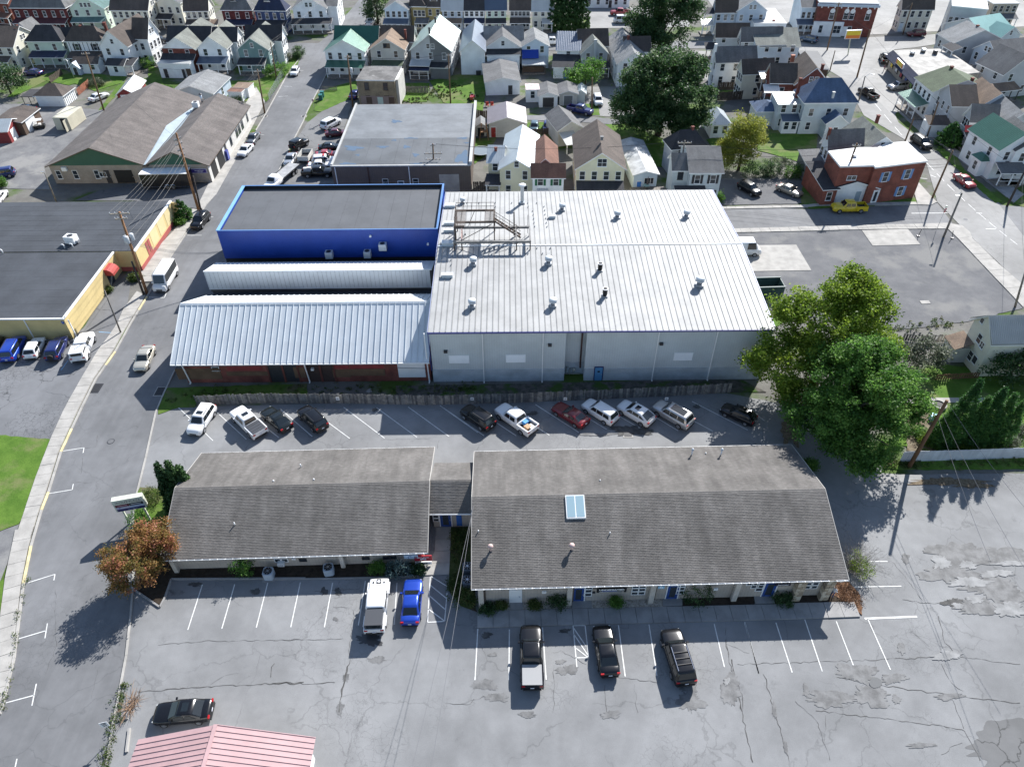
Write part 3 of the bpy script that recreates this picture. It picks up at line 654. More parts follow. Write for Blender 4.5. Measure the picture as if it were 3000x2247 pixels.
BLOCK = mat('painted_block', (.42,.46,.49), .85, .14, .5, .08, 6, 'block', per=.2, w=.4, dark=.85, bump=.3)
BRICKR = mat('red_brick', (.17,.052,.038), .9, .25, .8, .15, 5, 'brick', per=.075, w=.22, dark=1.3)
BRICKW = mat('worn_red_brick', (.19,.06,.045), .9, .35, .45, .2, 4, 'brick', per=.075, w=.22, dark=1.2, stain=.6, stainc=(.22,.12,.08))
BEIGEB = mat('beige_board', (.43,.375,.32), .8, .10, .6, .06, 8, 'vboard', per=.3, dark=.72)
SHA = mat('grey_shingle_a', (.135,.126,.117), .95, .16, .35, .1, 14, streak=.17)
SHB = mat('grey_shingle_b', (.125,.116,.107), .95, .16, .35, .1, 14, streak=.17)
SHC = mat('grey_shingle_c', (.15,.14,.13), .95, .16, .35, .1, 14, streak=.17)
BLUEDOOR = flat('blue_door_paint', (.025,.07,.26), .4)

# ------------------------------------------------------------------ the big white metal warehouse
x0, x1, y0, y1, ze, zr = -9.97, 31.4, 68.62, 104.12, 8.0, 9.05; ym = (y0+y1)/2
wh = thing('metal_warehouse', 'big warehouse with white ribbed metal roof and blue eave trim behind the fence', 'warehouse', ((x0+x1)/2, y0, 0))
L0 = -wh.location
XA, XB = 6.55, 9.05                     # recessed service bay
zb = 1.95
b = MB()
for a, c in ((x0+.12, XA), (XB, x1-.12)): b.box(a, c, y0+.2, y0+.5, zb, ze-.02)
b.box(XA-.2, XB+.2, y0+1.5, y0+1.7, zb, ze-.02).box(XA-.2, XA, y0+.5, y0+1.5, zb, ze-.02).box(XB, XB+.2, y0+.5, y0+1.5, zb, ze-.02)
b.box(x0+.12, x0+.4, y0+.5, y1-.2, zb, ze).box(x1-.4, x1-.12, y0+.5, y1-.2, zb, ze).box(x0+.4, x1-.4, y1-.5, y1-.2, zb, ze)
b.poly([(x0+.15,y0+.5,ze-.05),(x0+.15,ym,zr-.05),(x0+.15,y1-.2,ze-.05)]).poly([(x1-.15,y0+.5,ze-.05),(x1-.15,y1-.2,ze-.05),(x1-.15,ym,zr-.05)])
part(b, 'wall', RIBW, wh)
b = MB()
for a, c in ((x0+.08, XA), (XB, x1-.08)): b.box(a, c, y0+.12, y0+.5, 0, zb)
b.box(XA, XB, y0+1.45, y0+1.7, 0, zb).box(XA-.2, XA, y0+.5, y0+1.5, 0, zb).box(XB, XB+.2, y0+.5, y0+1.5, 0, zb).box(x0+.08, x0+.4, y0+.5, y1, 0, zb).box(x1-.4, x1-.08, y0+.5, y1, 0, zb)
part(b, 'block_base', BLOCK, wh)
np_ = 59
seam_roof(wh, Vector((x0,y0,ze))+L0, Vector((x1,y0,ze))+L0, (0, ym-y0-.03, zr-ze), np_, ROOFW, ribw=.05, rib=.06, gap=.055)
seam_roof(wh, Vector((x0,y1,ze))+L0, Vector((x1,y1,ze))+L0, (0, ym-y1+.03, zr-ze), np_, ROOFW, ribw=.05, rib=.06, gap=.055)
part(MB().box(x0, x1, ym-.12, ym+.12, zr-.01, zr+.07), 'ridge_cap', ROOFS, wh)
part(MB().box(x0-.05, x1+.05, y0-.10, y0+.02, ze-.22, ze-.02).box(x0-.06, x0+.03, y0+.02, y0+.12, zb, ze-.2), 'eave_trim', BLUED, wh)
part(MB().slab([(x0-.1,y0,ze+.02),(x0-.01,y0,ze+.02),(x0-.01,ym,zr+.04),(x0-.1,ym,zr+.04)],.2).slab([(x1+.01,y0,ze+.02),(x1+.1,y0,ze+.02),(x1+.1,ym,zr+.04),(x1+.01,ym,zr+.04)],.2).slab([(x0-.1,ym,zr+.04),(x0-.01,ym,zr+.04),(x0-.01,y1,ze+.02),(x0-.1,y1,ze+.02)],.2).slab([(x1+.01,ym,zr+.04),(x1+.1,ym,zr+.04),(x1+.1,y1,ze+.02),(x1+.01,y1,ze+.02)],.2), 'rake_trim', mat('lilac_trim',(.30,.33,.52),.5,.05), wh)
for px in (18, 373, 747, 1455, 1812):
    q = PY('c3', px, 378, y0+.1); part(MB().box(q.x-.06, q.x+.06, y0-.02, y0+.12, .02, ze-.2).box(q.x-.07, q.x+.07, y0-.2, y0+.1, .0, .12), 'downspout', WHITE, wh)
for xa, xb, ya, yb in ((145,275,205,255), (513,642,200,250), (1597,1730,187,237)):
    p = PY('c3', xa, yb, y0+.1); q = PY('c3', xb, ya, y0+.1)
    lv = MB().box(p.x, q.x, y0+.14, y0+.2, p.z, q.z).build('louvre', WHITE, wh, loc=L0)
    for k in range(8):
        z = p.z+.06+(q.z-p.z-.12)*k/8; MB().quad((p.x+.05,y0+.09,z),(q.x-.05,y0+.09,z),(q.x-.05,y0+.14,z+.1),(p.x+.05,y0+.14,z+.1)).build('slat', WHITE, lv)
for px, py in ((123,175), (798,133), (1520,125)):
    p = PY('c3', px, py, y0+.1); part(MB().box(p.x-.22, p.x+.22, y0-.15, y0+.2, p.z-.14, p.z+.14), 'wall_lamp', DARKM, wh)
p = PY('c3', 1108, 375, y0+.1)
dd = door(wh, (p.x+L0.x, .1, .05), 0, .95, 2.15, flat('light_blue_door',(.10,.27,.48),.5), flat('navy_frame',(.02,.03,.12),.5)); MB().box(-.15,.15,-.04,-.03,1.35,1.6).build('pane', GLASS, dd)
part(MB().tube([(XB-.45,y0+1.3,7.3),(XB-.45,y0+1.15,7.1),(XB-.45,y0+1.2,2.3),(XB-.45,y0+1.0,1.4)], .11), 'drain_pipe', mat('rust_pipe',(.06,.025,.02),.7,.3), wh, True)
gm = MB()
for k in range(3): gm.tube([(XA+.35+k*.45,y0+1.3,.05),(XA+.35+k*.45,y0+1.3,1.3-.2*k),(XA+.7+k*.45,y0+1.3,1.3-.2*k)], .045)
gm.tube([(XA+.3,y0+1.2,.25),(XB-.4,y0+1.2,.25)], .06).box(XA+1.15,XA+1.45,y0+1.05,y0+1.3,.8,1.15)
part(gm, 'gas_pipes', mat('pale_pipe',(.42,.42,.36),.6,.2), wh, True)

# things standing on the warehouse roof
NF = Vector((0, -(zr-ze), ym-y0)).normalized(); NB = Vector((0, (zr-ze), y1-ym)).normalized()
def onroof(zn, x, y):
    p = PL(zn, x, y, (0, y0, ze), NF)
    return p if p.y < ym else PL(zn, x, y, (0, y1, ze), NB)
def vent(zn, x, y, s, label, m=STEEL, kind=0):
    p = onroof(zn, x, y); t = thing('roof_vent', label, 'roof vent', p-Vector((0,0,.02)), 0, 'ventilators on the warehouse roof')
    if kind == 0:
        MB().box(-.42*s, .42*s, -.42*s, .42*s, -.05, .3*s).build('curb', m, t)
        MB().lathe([(.36*s,.3*s),(.36*s,.62*s),(.5*s,.68*s),(.5*s,.9*s)], k=16).build('throat', m, t, True)
        MB().lathe([(.5*s,.98*s),(.52*s,1.0*s),(.5*s,1.12*s),(.34*s,1.22*s),(.05*s,1.26*s)], k=18).build('cap', ROOFS, t, True)
        MB().lathe([(.44*s,.88*s),(.44*s,1.0*s)], k=14).build('gap_ring', DARKM, t)
    elif kind == 1:
        MB().box(-.4*s, .4*s, -.4*s, .4*s, -.05, .22*s).build('curb', STEEL, t)
        MB().lathe([(.36*s,.22*s),(.36*s,1.25*s),(.44*s,1.3*s)], k=16).build('drum', flat('black_drum',(.02,.02,.022),.5), t, True)
        MB().lathe([(.44*s,1.3*s),(.44*s,1.38*s)], k=16).build('rim', STEEL, t); MB().lathe([(.3*s,1.39*s),(.3*s,1.41*s)], k=16).build('fan_hole', BLACK, t)
    return t
for (x, y, s, l) in ((203,1108,.95,'round steel roof vent just below the ridge near the steel frame'), (195,1395,.95,'round steel roof vent at the lower left of the white warehouse roof'), (715,1103,.95,'round steel roof vent below the ridge, second from left on the white roof'), (745,1390,.95,'round steel roof vent low on the white roof, left of the black drums'),
                  (808,738,.95,'largest round steel vent on the far slope right of the tall pipe'), (1183,790,.95,'round steel vent in the middle of the far slope of the white roof'), (1653,785,.95,'round steel vent at the right of the far slope near the roof edge'), (1742,1252,1.1,'round steel vent alone at the right of the near white slope'), (130,690,.8,'round steel vent behind the railing at the far left roof corner')): vent('b3', x, y, s, l)
vent('b3', 1065, 1148, .85, 'black drum vent standing higher on the white warehouse roof', kind=1); vent('b3', 1098, 1322, .85, 'black drum vent standing lower on the white warehouse roof', kind=1)
p = onroof('b3', 535, 690); t = thing('flue_pipe', 'tall white flue pipe with wide cap on the far white roof slope', 'flue', p)
MB().box(-.4,.4,-.4,.4,-.05,.3).build('curb', STEEL, t); MB().lathe([(.26,.3),(.26,2.7),(.3,2.75)], k=14).build('pipe', ROOFS, t, True); MB().lathe([(.2,2.75),(.52,2.9),(.55,3.02),(.3,3.12)], k=16).build('cap', WHITE, t, True)
for i, (x, y, w, d, lb) in enumerate(((740,790,.9,.5,'flat white hatch on the far slope beside the round vent'), (45,715,1.5,.7,'long low white vent box at the far left roof corner'), (40,835,1.5,.45,'long low vent box left of the rusty platform'), (38,885,1.5,.35,'thin low vent box left of the rusty frame posts'), (32,970,1.7,.8,'wide white vent box just beyond the ridge by the blue building'), (25,1190,1.4,.55,'white vent box on the near slope beside the blue building'))):
    p = onroof('b3', x, y); t = thing('vent_box', lb, 'roof vent', p); MB().box(-w/2,w/2,-d/2,d/2,-.05,.4).build('box', ROOFS, t); MB().slab([(-w/2-.06,-d/2-.06,.46),(w/2+.06,-d/2-.06,.46),(w/2+.06,d/2+.06,.46),(-w/2-.06,d/2+.06,.46)],.06).build('lid', ROOFS, t)
# steel frame on the roof
fr = thing('steel_roof_frame', 'rusty steel platform frame with railing and stair on the white roof', 'steel frame', onroof('b3', 330, 900))
RUST = mat('rusty_steel', (.075,.055,.045), .8, .4, 1.5, .2, 5, stain=.5, stainc=(.16,.07,.03)); GREYST = mat('grey_steel', (.17,.165,.16), .6, .25, 1.2)
F0 = -fr.location; zA = 10.25
def bm(p, q, w=.28, h=.3, m=GREYST, name='beam'): MB().bar(Vector(p)+F0, Vector(q)+F0, w, h).build(name, m, fr)
q = [P('b3', x, y, zA) for x, y in ((72,855),(585,852),(590,950),(70,955))]
bm(q[0], q[1]); bm(q[3], q[2]); bm(q[0], q[3], .2); bm(q[1], q[2], .2); bm(q[0]+(q[1]-q[0])*.1, q[3]+(q[2]-q[3])*.1, .18, m=mat('pink_primer',(.35,.24,.22),.8,.2)); bm(q[0]+(q[1]-q[0])*.82, q[3]+(q[2]-q[3])*.82, .18)
for k in (0, .1, .82, 1):
    for a, c in ((q[0],q[1]), (q[3],q[2])):
        e = a.lerp(c, k); g = 9.05-abs(e.y-ym)*(zr-ze)/(ym-y0); bm(e-Vector((0,0,.1)), (e.x, e.y, g-.05), .16, .16, RUST, 'post')
zP = 12.1
g = [P('b3', x, y, zP) for x, y in ((85,735),(345,730),(345,800),(80,850))]
xl, xr, yf, yn = g[0].x, g[1].x, g[0].y, P('b3', 80, 845, zP).y
for a in (yf, yn+1.2): bm((xl,a,zP-.1), (xr,a,zP-.1), .2, .25, RUST)
bm((xl,yn,zP-.1), (xl,yf,zP-.1), .2, .25, RUST); bm((xr,yn+1.2,zP-.1), (xr,yf,zP-.1), .2, .25, RUST); bm((xl,yn,zP-.1),(xl+1.3,yn,zP-.1), .2,.25,RUST)
for k in range(13): bm((xl+.08+k*.105,yn,zP+.05), (xl+.08+k*.105,yf,zP+.05), .05, .06, RUST, 'grating_bar')
for k in range(12): bm((xr-.1-k*.105,yn+1.2,zP+.05), (xr-.1-k*.105,yf,zP+.05), .05, .06, RUST, 'grating_bar')
for a in (xl, xr):
    for c in (yf, yn+1.2, yn):
        if a == xr and c == yn: continue
        bm((a,c,zP-.1), (a,c,9.05-abs(c-ym)*(zr-ze)/(ym-y0)), .14, .14, RUST, 'post')
bm((xl,yn+.1,9.4),(xr-.3,yn+1,zP-.3), .07,.07,RUST,'brace'); bm((xl+1.5,yf,9.4),(xl+2.5,yf,zP-.2),.07,.07,RUST,'brace')
for a, c in (((xl,yf),(xr,yf)), ((xl,yf),(xl,yn)), ((xr,yf),(xr,yn+1.2))):
    for h in (.55, 1.1): bm((a[0],a[1],zP+h), (c[0],c[1],zP+h), .05, .05, RUST, 'rail')
    n = 5
    for k in range(n+1): e = Vector((a[0],a[1],0)).lerp(Vector((c[0],c[1],0)), k/n); bm((e.x,e.y,zP), (e.x,e.y,zP+1.1), .05, .05, RUST, 'rail_post')
xs, zs = xr+3.6, 9.5
for c in (yn+1.3, yn+2.1):
    bm((xr,c,zP), (xs,c,zs), .12, .2, RUST, 'stringer'); bm((xr,c,zP+1), (xs,c,zs+1), .05, .05, RUST, 'rail')
    for k in range(4): bm((xr+.9*k+.3,c,zP-.72*k*.8-.2), (xr+.9*k+.3,c,zP-.72*k*.8+.8), .05, .05, RUST, 'rail_post')
for k in range(9): bm((xr+.4*k+.2,yn+1.3,zP-.29*k-.1), (xr+.4*k+.2,yn+2.1,zP-.29*k-.1), .25, .04, RUST, 'tread')
bm((xs-.9,yn+2.6,zs-.4), (xs-.9,yn+2.6,zs+3.2), .16, .16, flat('black_post',(.015,.015,.016),.6), 'stack'); bm((xs+1,yn+3.2,zs-.4), (xs+1,yn+3.2,zs+2.4), .06, .06, flat('black_post',(.015,.015,.016),.6), 'mast')
# snow guards: small pipe brackets
gd = MB()
for (x, y) in [(a, c) for a, c in ((607,745),(612,770),(615,798),(618,825),(622,852),(685,715),(690,740),(692,768),(697,795),(701,825),(706,852),(575,690),(577,717),(635,690),(160,690),(242,690),(352,690),(354,717),(465,690),(50,1080),(52,1112),(150,970),(208,998),(330,998),(452,998),(575,998),(637,998),(728,998),(82,1040),(330,1040),(452,1040),(577,1035),(675,1035),(80,905),(150,905))]:
    p = onroof('b3', x, y); gd.bar(p-Vector((.0,0,.02)), p+Vector((0,0,.28)), .07).bar(p+Vector((-.12,0,.04)), p+Vector((.02,0,.14)), .07)
part(gd, 'snow_guards', STEEL, wh)['kind'] = 'stuff'

# ------------------------------------------------------------------ red brick building with silver standing seam roof
bx0, bx1, by0, by1, be, br = -41.85, -10.12, 68.25, 82.8, 3.7, 7.55; bym = (by0+by1)/2
rb = thing('red_brick_building', 'long red brick building under a silver standing seam gable roof', 'building', ((bx0+bx1)/2, by0, 0)); L1 = -rb.location
b = MB().box(bx0+.9, bx1-.05, by0+.75, by0+1, 0, be+.2).box(bx0+.9, bx0+1.15, by0+1, by1-.6, 0, be+.2).box(bx1-.3, bx1-.05, by0+1, by1-.6, 0, be+.2).box(bx0+1.15, bx1-.3, by1-.85, by1-.6, 0, be+.2)
b.poly([(bx0+.9,by0+.8,be),(bx0+.9,bym,br-.35),(bx0+.9,by1-.6,be)][::-1]).poly([(bx1-.06,by0+.8,be),(bx1-.06,bym,br-.35),(bx1-.06,by1-.6,be)])
part(b, 'wall', BRICKW, rb)
nr_ = 42
seam_roof(rb, Vector((bx0,by0,be))+L1, Vector((bx1,by0,be))+L1, (0, bym-by0-.02, br-be), nr_, ROOFS, rib=.09, ribw=.05)
seam_roof(rb, Vector((bx0,by1,be))+L1, Vector((bx1,by1,be))+L1, (0, bym-by1+.02, br-be), nr_, ROOFS, rib=.09, ribw=.05)
part(MB().slab([(bx0,bym-.25,br-.06),(bx1,bym-.25,br-.06),(bx1,bym,br+.1),(bx0,bym,br+.1)],.04).slab([(bx0,bym,br+.1),(bx1,bym,br+.1),(bx1,bym+.25,br-.06),(bx0,bym+.25,br-.06)],.04), 'ridge_cap', ROOFS, rb)
part(MB().box(bx0-.02, bx1+.02, by0-.14, by0-.02, be-.17, be-.03), 'gutter', WHITE, rb)
for px in (100, 985, 1850):
    p = P('c2', px+35, 440, .1) if px == 100 else P('c2', px+12, 430, .1)
    part(MB().bar((p.x,by0+.66,.1), (p.x-.05,by0+.3,be-.2), .13).bar((p.x-.05,by0+.35,be-.2), (p.x-.05,by0-.02,be-.08), .11).box(p.x-.07,p.x+.07,by0+.4,by0+.72,.02,.14), 'downspout', WHITE, rb)
REDP = mat('red_painted_panel', (.24,.035,.035), .8, .15, .8); PLYB = mat('brown_boarding', (.14,.085,.05), .9, .2, .8, .15)
yw = by0+.75
def wallrect(zn, xa, ya, xb, yb, Y, m, name, d=.06):
    p = PY(zn, xa, yb, Y); q = PY(zn, xb, ya, Y); return p, q
for (xa, ya, xb, yb, m) in ((60,318,350,395,PLYB),(410,340,700,370,PLYB),(410,300,650,330,REDP),(1175,325,1290,380,PLYB),(1300,320,1540,370,PLYB),(1180,293,1280,318,REDP),(1295,288,1530,318,REDP),(900,310,960,385,PLYB)):
    p, q = wallrect('c2', xa, ya, xb, yb, yw, m, ''); part(MB().box(p.x, q.x, yw-.05, yw+.02, p.z, min(q.z, 3.7)), 'wall_panel', m, rb)
for (xa, xb, name, m) in ((735,905,'recessed_doorway',DARKM),(1010,1165,'barn_door',mat('dark_door',(.05,.03,.025),.8,.2))):
    p = PY('c2', xa, 425, yw); q = PY('c2', xb, 305, yw); o = part(MB().box(p.x, q.x, yw-.03, yw+.02, .05, 3.2), name, m, rb)
    MB().box(p.x-.2, p.x, yw-.12, yw, .05, 3.3).box(q.x, q.x+.2, yw-.12, yw, .05, 3.3).box((p.x+q.x)/2-.12, (p.x+q.x)/2+.12, yw-.12, yw, .05, 3.2).box(p.x-.2, q.x+.2, yw-.12, yw, 3.2, 3.45).build('door_frame', mat('brown_frame',(.13,.04,.03),.8,.2), o)
p = PY('c2', 1645, 380, yw); q = PY('c2', 1828, 285, yw); o = part(MB().box(p.x, q.x, yw-.08, yw, p.z, 3.6), 'boarded_window', WHITE, rb); MB().bar((p.x,yw-.12,2.3), (q.x,yw-.12,2.15), .08).build('batten', STEEL, o)
p = PY('c2', 327, 330, yw); window(rb, Vector((p.x, yw, p.z))+L1, 0, .8, .5, rows=1)
part(MB().box(*(lambda a: (a.x-.15, a.x+.2))(PY('c2',1030,350,yw)), yw-.35, yw, 2.1, 2.4), 'wall_lamp', WHITE, rb)

# middle strip building
m2 = thing('ribbed_strip_building', 'narrow building of ribbed silver sheeting between brick building and blue building', 'building', (-26.8, 85.3, 0)); L2 = -m2.location
mx0, mx1, my0, my1, mt = -42.45, -10.95, 85.3, 90.2, 5.9
part(MB().box(mx0+.25, mx1, my0+.3, my1-.25, 0, 4.3).box(mx0+.1, mx1, my0+.25, my0+.4, 2.5, mt-.06), 'wall', mat('dark_wall',(.06,.058,.06),.8,.2), m2)
fm = MB().box(.05, .58, 0, .05, 0, mt-3.02).box(-.03, .03, -.05, .0, 0, mt-3.02).mesh('cladding_panel', ROOFS)
n = int((mx1-mx0)/.6)
for i in range(n): put(fm, 'cladding_panel', m2, Vector((mx0+i*.6, my0+.18, 3.0))+L2)
seam_roof(m2, Vector((mx0,my1,4.35))+L2, Vector((mx1,my1,4.35))+L2, (0, my0-my1+.2, mt-4.35), 52, ROOFS, rib=.07)
part(MB().box(mx0-.05, mx1, my0+.05, my0+.3, mt-.02, mt+.08).box(mx0-.03, mx1, my0+.12, my0+.22, 2.94, 3.04), 'flashing', ROOFS, m2)
part(MB().box(mx0+.4, mx1, by1-.5, my0+.3, 2.2, 2.3), 'valley_roof', MEMB, m2)
p = P('b2', 1707, 1075, 5.3); t = thing('vent_stub', 'little dark vent stub on the narrow ribbed roof', 'roof vent', p); MB().tube([(0,0,-.1),(0,0,.35)], .06).build('stub', DARKM, t)
# blue building
bb = thing('blue_metal_building', 'bright blue ribbed metal building with black flat roof behind a blue parapet', 'building', (-26.5, 92.9, 0)); L3 = -bb.location
ux0, ux1, uy0, uy1, ut = -42.4, -10.42, 92.75, 107.0, 8.0
part(MB().box(ux0+.1, ux1-.1, uy0+.1, uy0+.3, 3.4, ut).box(ux0+.1, ux0+.3, uy0+.3, uy1-.3, 3.4, ut).box(ux1-.3, ux1-.1, uy0+.3, uy1-.3, 3.4, ut).box(ux0+.1, ux1-.1, uy1-.3, uy1-.1, 3.4, ut), 'wall', BLUEM, bb)
part(MB().box(ux0+.16, ux1-.16, uy0+.16, uy1-.16, 0, 3.4), 'base_wall', mat('black_base',(.018,.018,.02),.8,.15), bb)
part(MB().box(ux0, ux1, uy0+.06, uy0+.24, ut, ut+.05).box(ux1-.3, ux1, uy0+.24, uy1-.3, ut, ut+.05).box(ux0, ux1, uy1-.3, uy1-.1, ut, ut+.05), 'parapet_cap', mat('blue_cap',(.10,.22,.46),.45,.05), bb); part(MB().box(ux0, ux0+.5, uy0+.24, uy1-.3, ut, ut+.05), 'parapet_cap', BLUE_SHEEN, bb)
for a in ((ux0+.3,ux1-.3,uy1-.36,uy1-.3),(ux0+.3,ux1-.3,uy0+.3,uy0+.36),(ux1-.36,ux1-.3,uy0+.36,uy1-.36)): part(MB().box(a[0],a[1],a[2],a[3],ut-.56,ut-.01), 'parapet_lining', flat('lining_black',(.015,.016,.02),.8), bb)
for i in range(13):
    a = ux0+.35+(ux1-ux0-.7)*i/13; c = ux0+.35+(ux1-ux0-.7)*(i+1)/13-.02; part(MB().box(a, c, uy0+.35, uy1-.35, ut-.75, ut-.55+rnd.uniform(-.004,.004)), 'roof_sheet', mat('grey_membrane',(.085,.09,.099),.8,.10,.35,.10,2.5,stain=.1), bb)
for (x, y, w, lb) in ((1006,955,1.05,'white air conditioner box on the shelf of the blue wall, leftmost'), (1316,950,1.0,'white air conditioner box on the blue wall, middle one'), (1440,890,1.1,'white condenser unit mounted higher on the blue wall')):
    p = PY('b2', x, y, uy0-.4); t = thing('air_conditioner', lb, 'air conditioner', p-Vector((0,0,.5)), 0, 'air conditioners on the blue wall')
    b = MB().box(-w/2,w/2,-.45,.45,0,1).build('case', ROOFS, t); MB().lathe([(.36,1.0),(.36,1.03)], k=16).build('fan', DARKM, t)
    MB().box(-w/2,w/2,-.4,.5,-.1,0).bar((-w*.4,.5,-.6),(-w*.4,-.4,-.05),.06).bar((w*.4,.5,-.6),(w*.4,-.4,-.05),.06).build('bracket', DARKM, t)
for (x, y) in ((1340,803), (1805,868)): p = PY('b2', x, y, uy0); part(MB().box(p.x-.13,p.x+.13,uy0-.25,uy0+.12,p.z-.15,p.z+.12), 'wall_lamp', WHITE, bb)

# ------------------------------------------------------------------ the two shingled office buildings in front and the link between
def office(name, label, org, rz, W, Dp, ze, zr, seed, over=.55):
    t = thing(name, label, 'office building', (org[0], org[1], 0), rz)
    hy = Dp/2
    b = MB().box(.5, W-.5, over, over+.2, 0, ze+.15).box(.5, .7, over+.2, Dp-over, 0, ze+.15).box(W-.7, W-.5, over+.2, Dp-over, 0, ze+.15).box(.7, W-.7, Dp-over-.2, Dp-over, 0, ze+.15)
    b.poly([(.5,over,ze),(.5,Dp-over,ze),(.5,hy,zr-.2)]).poly([(W-.5,over,ze),(W-.5,hy,zr-.2),(W-.5,Dp-over,ze)][::1])
    b.build('wall', BEIGEB, t)
    MB().slab([(0,0,ze),(W,0,ze),(W,hy,zr),(0,hy,zr)],.08).slab([(0,hy,zr),(W,hy,zr),(W,Dp,ze),(0,Dp,ze)],.08).build('roof', SHB, t)
    for k, (A, B, D) in enumerate((((0,0,ze+.005),(W,0,ze+.005),(0,hy-.1,zr-ze)), ((W,Dp,ze+.005),(0,Dp,ze+.005),(0,-(hy-.1),zr-ze)))):
        o = shingle_plane(A, B, D, None, seed=seed+k).build('shingles', [SHA, SHB, SHC], t); o['kind'] = 'stuff'
    n = int(W/.32)
    cm = MB().slab([(0,-.2,-.045),(.30,-.2,-.045),(.30,0,.045),(0,0,.045)],.03).slab([(0,0,.045),(.30,0,.045),(.30,.2,-.045),(0,.2,-.045)],.03).mesh('ridge_shingle', SHC)
    for i in range(n): put(cm, 'ridge_shingle', t, (i*W/n, hy, zr+.012+rnd.uniform(-.004,.004)))
    MB().box(-.04, W+.04, -.09, -.01, ze-.09, ze-.01).build('gutter', WHITE, t); MB().box(-.04, W+.04, Dp+.01, Dp+.08, ze-.08, ze-.01).build('gutter', WHITE, t)
    hk = MB().box(-.03,.03,-.14,.02,-.005,.02).mesh('gutter_hook', WHITE); n = int(W/.72)
    for i in range(n): put(hk, 'gutter_hook', t, ((i+.5)*W/n, 0, ze-.005))
    for xa in (-.06, W):
        MB().slab([(xa,-.05,ze+.03),(xa+.06,-.05,ze+.03),(xa+.06,hy,zr+.05),(xa,hy,zr+.05)],.2).build('rake_board', mat('beige_rake',(.40,.38,.35),.8,.1), t)
        MB().slab([(xa,hy,zr+.05),(xa+.06,hy,zr+.05),(xa+.06,Dp+.05,ze+.03),(xa,Dp+.05,ze+.03)],.2).build('rake_board', mat('beige_rake',(.40,.38,.35),.8,.1), t)
    return t
LO, LRZ = (-33.76, 40.76), R(1.39); RO, RRZ = (-3.81, 36.69), R(1.03)
offl = office('office_building', 'left shingle roofed office with beige boards beside the red leaved maple', LO, LRZ, 25.49, 13.85, 2.4, 4.75, 5)
offr = office('office_building', 'right and longer shingle roofed office with skylight, posts and blue doors', RO, RRZ, 34.3, 16.85, 3.4, 6.05, 9)
def loc_in(org, rz, p):
    d = Vector((p[0]-org[0], p[1]-org[1])); c, s = math.cos(-rz), math.sin(-rz); return Vector((d.x*c-d.y*s, d.x*s+d.y*c, p[2] if len(p) > 2 else 0))
WYR = 36.69+.55+.25     # rough y of right wall
def wr(zn, x, y, o=.55):        # point on the near wall of the right office, local
    p = PY(zn, x, y, WYR); p = PY(zn, x, y, RO[1]+o+math.tan(RRZ)*(p.x-RO[0])); return loc_in(RO, RRZ, p)
def wl(zn, x, y, o=.55):
    p = PY(zn, x, y, LO[1]+.6); p = PY(zn, x, y, LO[1]+o+math.tan(LRZ)*(p.x-LO[0])); return loc_in(LO, LRZ, p)
POST = mat('pale_post', (.52,.47,.41), .8, .1, 1, pat='vboard', per=.25, dark=.85)
for (x, y) in ((145,888),(748,873),(1312,860),(1885,845)):
    p = loc_in(RO, RRZ, P('d3', x, y)); MB().box(p.x-.24, p.x+.24, .08, .42, 0, 3.28).build('post', POST, offr)
    MB().box(p.x-.05, p.x+.42, .42, .55, 0, 3.3).build('post_return', mat('brown_board',(.13,.10,.08),.8,.15), offr)
STN = [mat('field_stone_%d' % i, c, .9, .2, 2.5, .15, 6) for i, c in enumerate(((.40,.33,.24),(.30,.24,.17),(.46,.40,.31),(.22,.18,.14)))]
for (x, y) in ((540,490),(735,490)):
    p = loc_in(RO, RRZ, P('d4', x, y)); col = MB().box(p.x-.36, p.x+.36, .0, .5, 0, 3.3).build('stone_column', STN[3], offr)
    z = 0.02; k = 0
    while z < 3.2:
        h = rnd.uniform(.22,.38)
        for side in range(2):
            if side == 0:
                c = rnd.uniform(-.12,.12); segs = [(-.38,c-.015),(c+.015,.38)]
                for a, e in segs: MB().box(p.x+a, p.x+e, -.05-rnd.uniform(0,.04), .02, z, z+h-.02).build('stone', rnd.choice(STN[:3]), col)
            else:
                for sx in (-1, 1): MB().box(p.x+sx*.35, p.x+sx*(.39+rnd.uniform(0,.04)), -.03, .48, z, z+h-.02).build('stone', rnd.choice(STN), col)
        z += h
def winR(zn, x, y, w, h, **k):
    p = wr(zn, x, y); return window(offr, (p.x, .55, p.z), 0, w, h, frame=k.pop('frame', mat('beige_frame',(.45,.41,.36),.7,.05)), **k)
door(offr, (wr('d3',380,860).x, .55, .1), 0, 1.0, 2.1, WHITE)
for x in (813, 1455): door(offr, (wr('d3',x,845).x, .55, .1), 0, 1.05, 2.2, BLUEDOOR, WHITE, True)
door(offr, (wr('d4',352,455).x, .55, .1), 0, 1.1, 2.3, BLUEDOOR, WHITE, True)
GL = GLASS
for zn, x, zs in (('d3',880,(.95,1.55,2.15)),('d3',1515,(.95,1.55,2.15))):
    p = wr(zn, x, 810)
    for z in zs: window(offr, (p.x, .55, z), 0, .62, .42, frame=WHITE, rows=1, sill=False)
for zn, x, zs in (('d3',1208,(1.0,1.55,2.1)),('d3',1252,(1.0,1.55,2.1)),('d4',635,(1.3,1.85)),('d4',675,(1.3,1.85)),('d4',262,(1.6,2.1)),('d4',300,(1.1,1.6,2.1)),('d4',225,(2.1,))):
    p = wr(zn, x, 790 if zn == 'd3' else 400)
    for z in zs: window(offr, (p.x, .55, z), 0, .58, .40, frame=WHITE, rows=1, sill=False)
